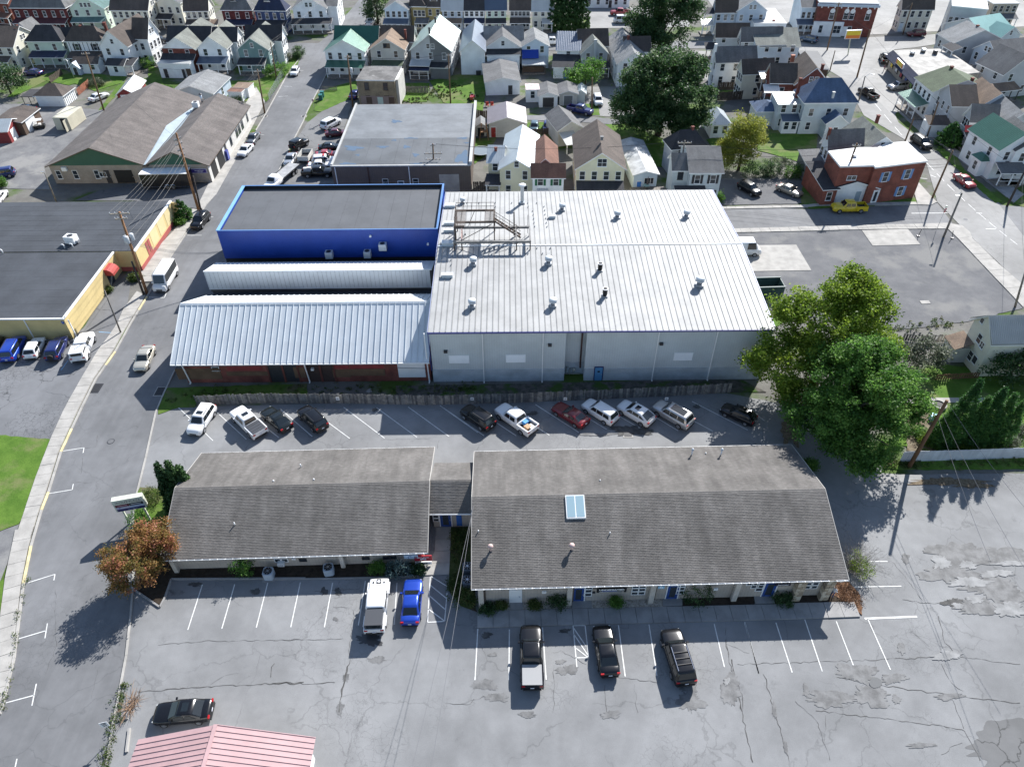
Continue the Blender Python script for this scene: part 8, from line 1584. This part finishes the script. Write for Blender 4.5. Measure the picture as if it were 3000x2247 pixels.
# ------------------------------------------------------------------ poles and wires
WIRE = flat('cable_black', (.02,.02,.022), .6); WIREL = flat('cable_grey', (.16,.16,.17), .6)
INS = flat('porcelain', (.55,.57,.6), .3)
POLES = {}
def pole(key, label, zn, base, top, r=.16, arms=(), m=None, trans=0, lamp=None, name='utility_pole', cat='pole'):
    B = P(zn, *base); T = PY(zn, *top, B.y); t = thing(name, label, cat, B); d = T-B; d.z = T.z
    d = Vector((T.x-B.x, 0, T.z))
    MB().tube([(0,0,-.1),tuple(d*.5),tuple(d)],[r*1.15,r,r*.78],10).build('shaft', m or WOODP, t, True)
    for (f, w, az) in arms:
        c = d*f; v = Vector((math.cos(R(az)),math.sin(R(az)),0))*w/2; a = MB().bar(c-v+Vector((0,-.12,0)),c+v+Vector((0,-.12,0)),.12,.14).build('crossarm', mat('arm_wood',(.3,.26,.21),.9,.2), t)
        for k in (-1,-.45,.45,1): MB().lathe([(.05,.06),(.07,.12),(.04,.22),(.06,.26)],c=tuple(c+v*k*.93+Vector((0,-.12,0))),k=6).build('insulator', INS, a)
    for k in range(trans):
        a = 2.1*k+.6; c = d*.66+Vector((math.cos(a)*.5,math.sin(a)*.5,-.3*(k%2))); q = MB().lathe([(.3,0),(.33,.1),(.33,.95),(.25,1.05),(.06,1.1)],c=tuple(c),k=14).build('transformer', mat('transformer_grey',(.5,.52,.54),.4,.08), t, True); MB().tube([c+Vector((.2,0,1.1)),c+Vector((.4,.1,.6)),c+Vector((.2,.1,-.3)),d*.6],.02,4).build('lead', WIRE, q)
    if lamp: e = d+Vector(lamp); MB().tube([tuple(d*.96),tuple((d+e)/2+Vector((0,0,.3))),tuple(e)],.04,6).build('lamp_arm', STEEL, t); MB().box(e.x-.25,e.x+.25,e.y-.12,e.y+.12,e.z-.12,e.z+.02).build('lamp_head', STEEL, t)
    POLES[key] = B+d; return t
pole('A','brown utility pole with three transformers beside the white van','b1',(1190,1272),(965,612),.19,((.985,2.6,4),(.93,1.6,10)),mat('new_pole_wood',(.26,.13,.06),.9,.25,1.5,.15),3)
pole('A2','short weathered pole stub leaning beside the transformer pole','b1',(1165,1285),(1066,1012),.15,m=flat('old_pole',(.05,.04,.035),.9))
pole('B','tall pale brown utility pole with many insulators above the dark suv','b1',(1608,602),(1425,-25),.2,((.93,1.3,60),(.87,1.3,60),(.8,1.2,60),(.73,1.0,60)),mat('new_pole_wood',(.26,.13,.06),.9,.25,1.5,.15))
pole('B2','dark short pole standing beside the tall pale pole','b1',(1622,590),(1562,322),.15,m=flat('old_pole',(.05,.04,.035),.9))
pole('C','thin grey post on the pavement by the yellow building','b1',(978,1590),(845,1245),.1,m=WOODG)
pole('D','thin lamp post behind the black membrane roof','b1',(458,535),(360,295),.1,m=WOODG,lamp=(-.4,0,.1))
pole('E','utility pole among the back gardens left','a1',(897,955),(737,452),.17,((.97,1.6,10),))
pole('E2','slim white street lamp pole behind the house gardens','a1',(645,682),(575,520),.07,m=STEEL,lamp=(-.5,0,0))
pole('F','utility pole by the street near the wire fence','a2',(75,978),(10,600),.16,((.95,1.4,10),))
pole('F2','utility pole behind the corner house with bushes','a2',(178,680),(125,370),.14)
pole('G','twin utility pole with transformer beside the derelict building','a2',(838,925),(790,482),.18,((.97,1.2,0),),None,1)
pole('H','utility pole on the garden side of the flat roof','a2',(1682,895),(1662,470),.15,((.97,.8,0),))
pole('I','utility pole rising before the brown flat roof building','b2',(1858,400),(1845,60),.15,((.97,.9,0),(.78,3.2,0),(.64,2.6,0)))
pole('J','pole by the alley near the white suv','a3',(690,992),(693,672),.16)
pole('K','utility pole beside the grey shuttered house','b3',(1592,600),(1645,262),.17,((.96,2.4,0),),WOODG)
pole('L','pole before the tall evergreens, right one','a3',(567,268),(572,65),.13); pole('L2','pole before the tall evergreens, left one','a3',(395,245),(399,70),.13); pole('L3','short pole right of the evergreens','a3',(604,235),(608,122),.11,m=WOODG)
pole('M','tall brown pole before the white garage of the brick corner building','b4',(838,672),(972,285),.17,((.96,1.4,0),),None)
pole('N','tall brown pole at the street corner beside the brick building','b4',(1492,668),(1638,335),.16)
pole('O','grey wooden pole at the corner of the gravel lot','b4',(1572,935),(1700,630),.16,(),WOODG,lamp=(-.5,0,-.4))
pole('Q','pole on the diagonal street, nearer one','b4',(1305,272),(1366,112),.14); pole('Q2','dark pole across the diagonal street by the porches','b4',(1455,245),(1538,0),.15)
pole('S','tall dark pole at the store forecourt','a4',(768,672),(880,262),.18); pole('S2','grey pole with lamp arm beside the black pickup','a4',(785,872),(840,660),.13,m=WOODG,lamp=(1.6,0,.4)); pole('S3','tall pole before the brick shop','a4',(510,437),(615,25),.16,((.97,1.5,0),)); pole('S4','dark pole at the brick shop corner','a4',(362,300),(430,60),.15); pole('S5','pole before the cream house','a4',(1165,300),(1248,30),.14); pole('S6','short dark pole by the blue roofed house','a4',(535,612),(580,440),.12)
pole('T','thick brown utility pole by the white fence','c4',(1243,1145),(1490,715),.21,(),mat('brown_pole',(.16,.085,.045),.9,.25))
pole('U','dark pole at the right edge by the white porch house','b4',(2012,722),(2135,480),.18,m=flat('old_pole',(.05,.04,.035),.9)); pole('V','grey pole at the right edge of the gravel lot','b4',(2068,1420),(2140,1170),.14,m=WOODG)
def wire(a, b, sag=.6, r=.016, m=None, n=12):
    a, b = Vector(a), Vector(b); w.tube([a.lerp(b,k/n)-Vector((0,0,sag*4*(k/n)*(1-k/n))) for k in range(n+1)], r, 4)
w = MB()
K = POLES; off = lambda p, x, z=0: p+Vector((x,0,z))
for d in (-1.2,-.4,.4,1.2): wire(off(K['A'],d,.1), off(K['B'],d*.4,-1.2+abs(d)*.3), .6)
for z in (-2.5,-3.3,-4.2): wire(off(K['A'],0,z), off(K['B'],0,z-.6), .6, .022)
for d in (0,-1.2,-2.4): wire(off(K['B'],.3,d), off(K['F'],.2,d*.3), .8)
for d in (-.5,.5): wire(off(K['F'],d,0), off(K['F2'],d,0), .5); wire(off(K['F2'],d,0), P('a2',560,0,10), .5); wire(off(K['G'],d,0), off(K['H'],d,0), .8); wire(off(K['I'],d,0), off(K['K'],d,0), 1.2); wire(off(K['K'],d,0), off(K['M'],d,0), 1.4); wire(off(K['M'],d,0), off(K['N'],d,0), .7)
for z in (-1.4,-2.4,-2.9): wire(off(K['K'],0,z), off(K['M'],0,z), 1.2, .024); wire(off(K['M'],0,z), off(K['N'],0,z), .7, .024)
wire(off(K['E'],0,0), P('a1',0,760,6), .6); wire(off(K['E'],0,-1), P('a1',2212,640,7), .8); wire(off(K['E'],0,-.2), off(K['B'],0,-1), 1.2)
wire(K['N'], K['Q'], .6, .02); wire(K['Q'], K['S2'], .6, .02); wire(K['Q2'], K['U'], .9, .02); wire(K['S'], K['Q2'], .6, .02); wire(K['S3'], K['S'], .6, .02); wire(K['S3'], K['S4'], .5, .02); wire(K['S'], K['S5'], .6, .02); wire(off(K['U'],0,-.6), K['V'], .7, .02); wire(K['N'], K['O'], .3, .02)
w.build('overhead_wires', WIRE)
bpy.data.objects['overhead_wires']['kind'] = 'stuff'; bpy.data.objects['overhead_wires']['label'] = 'overhead cables strung between the utility poles'
w = MB()
for d in (0,.22,.45): wire(off(K['A'],.2,-4.6-d), (-42.3,93.0,4.6-d*.4), .9, .022)
for d in (0,.7): wire((-3.75,44.6+d,5.75), P('f',1187+d*90,2330,9.0), .35, .016)
for a, c, z in (((1495,730),(3100,1600),9.0),((1480,840),(3060,1760),8.6)): wire(off(K['T'],.05,-.1 if a[1] == 730 else -1.6), P('f',c[0],c[1],z), .5, .018)
wire(off(K['T'],0,-2.4), P('f',2900,1640,6.2), .3, .02)
w.build('service_cables', WIREL); o = bpy.data.objects['service_cables']; o['kind'] = 'stuff'; o['label'] = 'pale service cables crossing the parking lots'
# ------------------------------------------------------------------ fences
def fence(label, zn, path, h, bw, gap, m, n=None, jit=.04, lean=.03, name='board_fence', base=0.0, rails=True, post=None, pname='picket', top=True):
    Q = [P(zn,*q) for q in path]; root = thing(name, label, 'fence', Q[0]); O = -root.location; r = random.Random(len(path)+int(path[0][0]))
    me = MB().prism([(-bw/2,-.012),(bw/2,-.012),(bw/2,.012),(-bw/2,.012)],base,1.0).mesh(pname, m if not isinstance(m,(list,tuple)) else m[0])
    ms = m if isinstance(m,(list,tuple)) else [m]
    for i in range(len(Q)-1):
        a, c = Q[i], Q[i+1]; L = (c-a).length; az = math.atan2(c.y-a.y,c.x-a.x); k = int(L/(bw+gap))
        for j in range(k):
            p = a.lerp(c,(j+.5)/k)+O; put(me,pname,root,p,(r.uniform(-lean,lean),r.uniform(-lean,lean),az),(1,1,h*(1+r.uniform(-jit,jit))),mat=r.choice(ms))
        if rails:
            nrm = Vector((-(c-a).y,(c-a).x,0)).normalized()*.05
            for f in (.25,.8): MB().bar(a+O+nrm+Vector((0,0,h*f)),c+O+nrm+Vector((0,0,h*f)),.04,.09).build('rail', ms[0], root)
        if post:
            for j in range(int(L/2.4)+1): p = a.lerp(c,min(1,j*2.4/L))+O; MB().box(p.x-.06,p.x+.06,p.y+.02,p.y+.14,0,h+.05).build('post', post, root)
    return root
FW = [mat('weathered_board_%d'%i,c,.9,.3,2.5,.2,7) for i,c in enumerate(((.15,.145,.14),(.20,.195,.185),(.11,.107,.105),(.24,.225,.2)))]
fence('long weathered grey picket fence behind the angled parking stalls','f',((578,1187),(780,1180),(1000,1182),(1250,1186),(1500,1180),(1750,1170),(2000,1158),(2140,1150)),1.55,.2,.018,FW,jit=.05,lean=.035,name='picket_fence')
WF = [mat('white_fence_board',(.55,.57,.60),.7,.1,.8,.06),mat('white_fence_board_b',(.50,.52,.55),.7,.1,.8,.06)]
fence('tall white board fence below the arborvitae','c4',((1180,1112),(1600,1100),(1990,1085),(2250,1075)),1.7,.28,.01,WF,jit=.01,lean=.004,name='white_fence')
DW = mat('dark_fence_wood',(.085,.065,.05),.9,.25,2); 
fence('dark board fence below the white house with weathered roof','a3',((1770,780),(1935,775)),1.7,.3,.02,DW,name='board_fence'); fence('dark board fence along the upper alley','a3',((1765,875),(1985,862)),1.9,.3,.02,DW,name='board_fence'); fence('grey board fence behind the tall grey house','a2',((1283,805),(1490,808)),1.5,.3,.03,WOODG); fence('dark fence behind the two hatchbacks','a3',((125,1175),(345,1160)),1.3,.3,.03,DW); fence('dark brown fence beside the tiny wooden shed','a2',((1892,1030),(2010,1032)),1.8,.3,.02,DW)
fence('red wooden fence beside the small garage','a1',((680,828),(780,742)),1.5,.3,.04,mat('red_fence',(.26,.09,.05),.9,.2)); fence('tan board fence beside the mint green house','a1',((110,720),(255,630)),1.6,.3,.01,mat('tan_fence',(.40,.34,.28),.9,.15)); fence('dark fence right of the mint green house garden','a1',((440,720),(545,645)),1.4,.3,.03,DW)
fence('weathered fence at the lower edge of the gravel lot','c4',((1195,325),(1330,340),(1560,335)),1.3,.25,.06,FW,jit=.2,lean=.1); fence('brown rail fence below the cream house','c4',((1410,585),(1690,570)),1.0,.2,.1,mat('brown_fence',(.17,.09,.05),.9,.2)); fence('grey lattice fence around the deck by the street','a2',((575,785),(705,788)),1.0,.14,.12,WOODG)
fence('dark slatted gate beside the brown flat building','b3',((200,605),(285,605)),1.8,.3,.03,DW)
# wire mesh fence by the corner lawn
t = thing('wire_fence','wire mesh fence along the street by the corner lawn','fence',P('a2',120,880)); O = -t.location; a, c = P('a2',120,880), P('a2',240,660)
for k in range(9): p = a.lerp(c,k/8)+O; MB().tube([(p.x,p.y,0),(p.x,p.y,1.9)],.035,6).build('post', STEEL, t)
ws = MB()
for k in range(13): ws.bar(a+O+Vector((0,0,.1+k*.145)),c+O+Vector((0,0,.1+k*.145)),.012)
for k in range(80): p = a.lerp(c,k/80)+O; ws.bar(p,p+Vector((0,0,1.85)),.012)
ws.build('mesh', STEEL, t)['kind'] = 'stuff'
# ------------------------------------------------------------------ signs
p = P('c1',1030,1375); t = thing('plaza_sign','cream roadside sign box reading WOLFE PLAZA at the office corner','sign',P('c1',1010,1420),R(ang('c1',940,1290,1085,1270)+3)); CRM = mat('cream_sign',(.60,.62,.52),.6,.05)
for s in (-1,1): MB().box(s*1.0-.08,s*1.0+.08,-.08,.08,0,2.4).build('post', CRM, t)
MB().box(-1.45,1.45,-.28,.28,2.3,4.0).build('cabinet', CRM, t)
MB().box(-1.32,-.02,-.30,-.28,2.98,3.32).build('panel', flat('panel_maroon',(.10,.01,.025),.5), t); MB().box(.02,1.32,-.30,-.28,2.98,3.32).build('panel', BLK, t); MB().box(-1.32,-.02,-.30,-.28,2.68,2.96).build('panel', flat('panel_lilac',(.5,.5,.62),.5), t); MB().box(.02,1.32,-.30,-.28,2.68,2.96).build('panel', flat('panel_sky',(.42,.5,.66),.5), t); MB().box(-1.32,1.32,-.30,-.28,2.36,2.66).build('panel', flat('panel_navy',(.015,.015,.11),.5), t)
lettering(t,'WOLFE PLAZA',.34,(0,-.285,3.6),m=flat('sign_ink',(.06,.06,.055),.6),w=2.4); MB().box(-1.1,-.2,-.305,-.30,3.1,3.2).build('print', flat('pink_print',(.55,.3,.33),.5), t); MB().box(.15,1.15,-.305,-.30,3.1,3.22).build('print', flat('silver_print',(.45,.47,.5),.5), t); MB().tube([(-1.0,-.306,2.82),(-1.0,-.301,2.82)],.09,12).build('swirl', flat('panel_violet',(.2,.18,.42),.5), t); MB().box(-.3,.6,-.305,-.30,2.47,2.55).build('print', flat('dim_print',(.16,.18,.36),.5), t)
t = thing('speed_limit_sign','white SPEED LIMIT 25 sign on a thin post by the dead brush','sign',P('d1',800,1440),R(14)); MB().tube([(0,0,0),(0,0,2.6)],.035,6).build('post', STEEL, t); MB().box(-.3,.3,-.05,-.03,1.9,2.65).build('plate', WHITE, t)
for b_, z, s in (('SPEED',2.5,.14),('LIMIT',2.34,.14),('25',2.1,.34)): lettering(t,b_,s,(0,-.056,z),m=BLK,bold=.004)
t = thing('stop_sign','red octagonal STOP sign with a green street name blade','sign',P('b4',1520,892),R(35)); H_ = PY('b4',1572,750,P('b4',1520,892).y).z
MB().tube([(0,0,0),(0,0,H_+.8)],.035,6).build('post', STEEL, t); oc = [(.42*math.cos(R(22.5+45*k)),.42*math.sin(R(22.5+45*k))) for k in range(8)]
MB().poly([(x,-.05,H_+z) for x,z in oc]).poly([(x,-.04,H_+z) for x,z in oc][::-1]).build('plate', flat('stop_red',(.42,.015,.03),.5), t); MB().poly([(x*1.08,-.045,H_+z*1.08) for x,z in oc]).build('rim', WHITE, t); lettering(t,'STOP',.26,(0,-.056,H_),bold=.004); MB().box(-.35,.35,-.02,.0,H_+.55,H_+.75).build('street_blade', flat('blade_green',(.02,.22,.12),.5), t)
t = thing('store_pylon_sign','yellow and orange sign on a tall yellowish pole at the forecourt','sign',P('a4',690,478),R(4)); z_ = PY('a4',735,300,P('a4',690,478).y)
MB().tube([(0,0,0),(z_.x-t.location.x-.4,0,z_.z-1)],.14,8).build('post', mat('post_cream',(.5,.5,.36),.6,.1), t); cx = z_.x-t.location.x
MB().box(cx-1.9,cx+1.9,-.2,.2,z_.z-1.0,z_.z+1.0).build('box', WHITE, t); MB().box(cx-1.8,cx+1.8,-.23,-.2,z_.z-.15,z_.z+.85).build('face', SG[0], t); MB().box(cx-1.8,cx+1.8,-.23,-.2,z_.z-.9,z_.z-.15).build('face_lower', SG[1], t)
t = thing('no_parking_sign','small red and white sign on a post at the kerb of the side lot','sign',P('a2',505,955),R(20)); MB().tube([(0,0,0),(0,0,2.4)],.035,6).build('post', STEEL, t); MB().box(-.18,.18,-.05,-.03,1.9,2.4).build('plate', flat('plate_red',(.45,.08,.07),.5), t); MB().box(-.12,.12,-.056,-.05,2.05,2.25).build('print', WHITE, t)
for x, lb in ((295,'white notice plate on the picket fence behind the dark suv'),(898,'white notice plate on the picket fence above the red coupe'),(1553,'white notice plate on the picket fence above the silver suv')):
    p = P('c3',x,480,1.3); t = thing('fence_notice',lb,'sign',(p.x,p.y-.14,1.35)); MB().box(-.2,.2,-.02,0,-.24,.24).build('plate', WHITE, t); MB().box(-.12,.12,-.026,-.02,-.12,.12).build('print', flat('grey_print',(.4,.4,.4),.6), t)
p = P('c2',1203,530,1.2); t = thing('fence_notice','white notice plate on the picket fence behind the empty stalls','sign',(p.x,p.y-.14,1.2)); MB().box(-.2,.2,-.02,0,-.24,.24).build('plate', WHITE, t); MB().box(-.12,.12,-.026,-.02,-.12,.12).build('print', flat('grey_print',(.4,.4,.4),.6), t)
# ------------------------------------------------------------------ small things
def condenser(label, p, rz=0, s=1.0, m=None):
    t = thing('condenser_unit',label,'air conditioner',p,rz); b = MB(); w = .48*s
    b.prism([(w,-w*.7),(w,w*.7),(w*.7,w),(-w*.7,w),(-w,w*.7),(-w,-w*.7),(-w*.7,-w),(w*.7,-w)],.05,.95*s).build('case', m or mat('condenser_grey',(.38,.44,.50),.5,.08,1,pat='siding',per=.06,dark=.6), t)
    MB().lathe([(.40*s,.95*s),(.40*s,.99*s)],k=18).build('fan_well', BLACK, t); MB().lathe([(.1*s,.99*s),(.1*s,1.02*s)],k=10).build('hub', STEEL, t)
    for k in range(8): a = k*math.pi/4; MB().bar((.1*s*math.cos(a),.1*s*math.sin(a),1.0*s),(.4*s*math.cos(a),.4*s*math.sin(a),1.0*s),.02,.02).build('guard_bar', STEEL, t)
    MB().box(-.6*s,.6*s,-.6*s,.6*s,0,.05).build('pad', CONCG, t); return t
condenser('blue grey condenser unit beside the leafy shrub of the left office',P('d1',1880,330,0)); condenser('blue grey condenser unit in the middle of the left office bed',P('d2',458,490,0),R(10))
condenser('condenser unit beside the right office wall, upper of two',P('d2',1572,440,.9)-Vector((0,0,.9)),0,1,mat('condenser_dark',(.10,.12,.15),.5,.08)); condenser('condenser unit beside the right office wall, lower of two',P('d2',1572,548,.9)-Vector((0,0,.9)),0,1,mat('condenser_dark',(.10,.12,.15),.5,.08))
for i,(x,y0_,y1_) in enumerate(((905,1390,1555),(905,1270,1325))):
    a, c = P('d1',x-8*i,y0_), P('d1',x-20,y1_); t = thing('wheel_stop',('long' if i == 0 else 'short broken')+' concrete wheel stop beside the pink roof building','wheel stop',a); MB().bar((0,0,.09),c-a+Vector((0,0,.09)),.2,.18).build('block', CONC, t)
    MB().bar(Vector((0,0,.185)),c-a+Vector((0,0,.185)),.06,.02).build('worn_top', CONCG, t)
p = P('a2',1945,1305,.8); t = thing('trampoline','round trampoline beside the silver roofed yellow house','trampoline',(p.x,p.y,0)); MB().lathe([(1.9,.78),(1.9,.8)],k=24).build('mat', flat('tramp_mat',(.12,.16,.2),.6), t); MB().tube([(2.0*math.cos(a*.262),2.0*math.sin(a*.262),.82) for a in range(25)],.09,6,cap=False).build('rim', flat('tramp_rim',(.4,.44,.46),.5), t)
for k in range(6): a = k*1.047; MB().tube([(1.95*math.cos(a),1.95*math.sin(a),0),(1.95*math.cos(a),1.95*math.sin(a),.8)],.04,5).build('leg', STEEL, t)
p = P('a2',1972,1200); t = thing('play_tower','wooden play tower on the lawn by the tiny shed','play tower',p)
for s in (-.7,.7):
    for q in (-.7,.7): MB().bar((s*1.3,q*1.3,0),(s*.6,q*.6,3.0),.12).build('leg', mat('play_wood',(.3,.17,.09),.9,.2), t)
MB().box(-.6,.6,-.6,.6,1.5,1.6).build('deck', mat('play_wood',(.3,.17,.09),.9,.2), t)
p = P('a2',1255,768,1.0); t = thing('satellite_dish','grey satellite dish beside the derelict building','dish',(p.x,p.y,0),R(200)); MB().tube([(0,0,0),(0,0,1.2)],.05,6).build('mast', STEEL, t); MB().lathe([(.05,0),(.5,.06),(.9,.22),(1.0,.3)],k=18).build('reflector', ROOFS, t, True).location = (0,0,1.2); t.children[-1].rotation_euler = (R(60),0,0)
for i,(x,y) in enumerate(((572,822),(560,848))):
    p = P('a2',x,y,.5); t = thing('wheelie_bin','teal wheeled bin by the kerb, '+('farther' if i == 0 else 'nearer')+' of the pair','bin',(p.x,p.y,.05)); MB().prism([(-.38,-.38),(.38,-.38),(.38,.38),(-.38,.38)],0,1.15).build('body', flat('bin_teal',(.01,.10,.10),.5), t); MB().slab([(-.42,-.45,1.2),(.42,-.45,1.2),(.42,.42,1.28),(-.42,.42,1.28)],.08).build('lid', flat('bin_lid',(.015,.14,.14),.5), t)
for i,x in enumerate((1998,2040)):
    p = P('a2',x,925); t = thing('garden_chair','red garden chair on the lawn, '+('left' if i == 0 else 'right')+' of two','chair',p); RC = flat('chair_red',(.45,.06,.04),.5); MB().box(-.35,.35,-.35,.35,.35,.45).build('seat', RC, t); MB().box(-.35,.35,.3,.38,.45,1.0).build('backrest', RC, t)
    for s in (-.3,.3):
        for q in (-.3,.3): MB().box(s-.03,s+.03,q-.03,q+.03,0,.35).build('leg', RC, t)
t = thing('garden_tub','small light blue tub standing in the garden','tub',P('c4',1397,840)); MB().lathe([(.42,0),(.5,.1),(.5,.7),(.46,.72)],k=18).build('tub', flat('tub_blue',(.25,.55,.68),.4), t, True); MB().lathe([(.44,.6),(.44,.63)],k=18).build('water', flat('tub_water',(.12,.38,.5),.1), t)
t = thing('fire_pit','stone ring fire pit beside the garden path','fire pit',P('c4',1432,752)); MB().lathe([(.6,.3),(.6,.31)],k=16).build('ash', flat('ash',(.1,.095,.09),.9), t)
for k in range(14): a = k*2*math.pi/14; MB().box(-.15,.15,-.12,.12,0,.4).build('stone', CONC, t, loc=(.75*math.cos(a),.75*math.sin(a),.03), rot=a+1.57)
p = P('a4',1232,1000); t = thing('plastic_chair','white plastic table on the porch by the street','table',p); MB().lathe([(.5,.7),(.5,.75)],k=14).build('top', WHITE, t)
for k in range(4): a = k*1.57+.6; MB().bar((.4*math.cos(a),.4*math.sin(a),0),(.3*math.cos(a),.3*math.sin(a),.7),.05).build('leg', WHITE, t)
t.name = 'plastic_table'
for i,(x,y,x2,y2) in enumerate(((1395,930,1422,880),(1630,945,1640,890))):
    b_ = P('b4',x,y); T = PY('b4',x2,y2,b_.y); t = thing('marker_post','thin dark marker post in the gravel lot corner, '+('left' if i == 0 else 'right')+' one','post',b_); MB().tube([(0,0,0),(T.x-b_.x,0,T.z)],.05,6).build('shaft', DARKM, t); MB().box(-.2,.2,-.2,.2,0,.15).build('foot', DARKM, t)
t = thing('table_umbrella','folded dark umbrella on the mobile home deck','umbrella',P('b3',1385,590,.5)); MB().tube([(0,0,0),(0,0,2.3)],.03,5).build('pole', DARKM, t); MB().lathe([(.18,.9),(.14,1.6),(.03,2.3)],k=8).build('canopy', flat('umbrella_cloth',(.1,.08,.08),.8), t)
t = thing('patio_table','round glass table under the folded umbrella','table',P('b3',1378,592,.5)); MB().lathe([(.6,.72),(.6,.75)],k=16).build('top', flat('table_top',(.35,.5,.47),.2), t)
for k in range(4): a = k*1.57+.4; MB().bar((.5*math.cos(a),.5*math.sin(a),0),(.4*math.cos(a),.4*math.sin(a),.72),.04).build('leg', DARKM, t)
# ------------------------------------------------------------------ people
def person(label, p, rz, top, legs, hair, H=1.72, arms=((.25,-.05,1.1),(-.25,-.05,1.1))):
    V = [(0,0,.93),(0,0,1.15),(0,0,1.38),(0,0,1.5),(0,-.02,1.62),(0,-.01,1.72),(.1,0,.9),(.11,-.02,.5),(.11,.02,.08),(.12,-.14,.04),(-.1,0,.9),(-.11,.02,.5),(-.12,.05,.08),(-.13,-.11,.04),(.19,0,1.4),(.24,.02,1.13),(arms[0][0],arms[0][1]-.1,arms[0][2]-.12),(-.19,0,1.4),(-.24,.02,1.13),(arms[1][0],arms[1][1]-.1,arms[1][2]-.12),(arms[0][0],arms[0][1]-.16,arms[0][2]-.22),(arms[1][0],arms[1][1]-.16,arms[1][2]-.22)]
    E_ = [(0,1),(1,2),(2,3),(3,4),(4,5),(0,6),(6,7),(7,8),(8,9),(0,10),(10,11),(11,12),(12,13),(2,14),(14,15),(15,16),(16,20),(2,17),(17,18),(18,19),(19,21)]
    RD = [.145,.13,.15,.06,.10,.085,.095,.065,.05,.045,.095,.065,.05,.045,.07,.05,.04,.07,.05,.04,.035,.035]
    t = thing('person',label,'person',p,rz); me = bpy.data.meshes.new('body'); me.from_pydata(V,E_,[]); o = put(me,'body',t,scale=H/1.8)
    q, nt, b = _nodes('cloth_'+label[:12]); z = N(nt,'SeparateXYZ',{0:N(nt,'TexCoord').outputs['Object']}).outputs[2]; x = N(nt,'SeparateXYZ',{0:N(nt,'TexCoord').outputs['Object']}).outputs[0]
    skin = (.42,.27,.2); c = mixc(nt,ramp(nt,z,.93,.95),legs,top); c = mixc(nt,ramp(nt,z,1.47,1.49),c,skin); c = mixc(nt,ramp(nt,z,1.68,1.70),c,hair); c = mixc(nt,ramp(nt,z,.07,.09,1,0),c,(.05,.05,.05)); nt.links.new(c,b.inputs['Base Color']); b.inputs['Roughness'].default_value = .85; me.materials.append(q)
    md = o.modifiers.new('skin','SKIN'); sv = me.skin_vertices
    if not sv: 
        bpy.context.view_layer.objects.active = o; bpy.ops.mesh.customdata_skin_add(); sv = me.skin_vertices
    for i, v in enumerate(sv[0].data): v.radius = (RD[i],RD[i]*.85); v.use_root = (i == 0)
    s = o.modifiers.new('sub','SUBSURF'); s.levels = 2; s.render_levels = 2
    return t
person('person in white top and blue jeans by the stone column',P('d4',798,468),R(120),(.6,.6,.62),(.03,.06,.16),(.04,.03,.02))
person('person in dark clothes standing at the store front',P('a4',1113,650),R(-60),(.02,.02,.025),(.02,.02,.03),(.02,.015,.01))
person('person in light red clothes walking before the store',P('a4',997,620),R(-120),(.4,.16,.18),(.25,.12,.14),(.08,.05,.03))
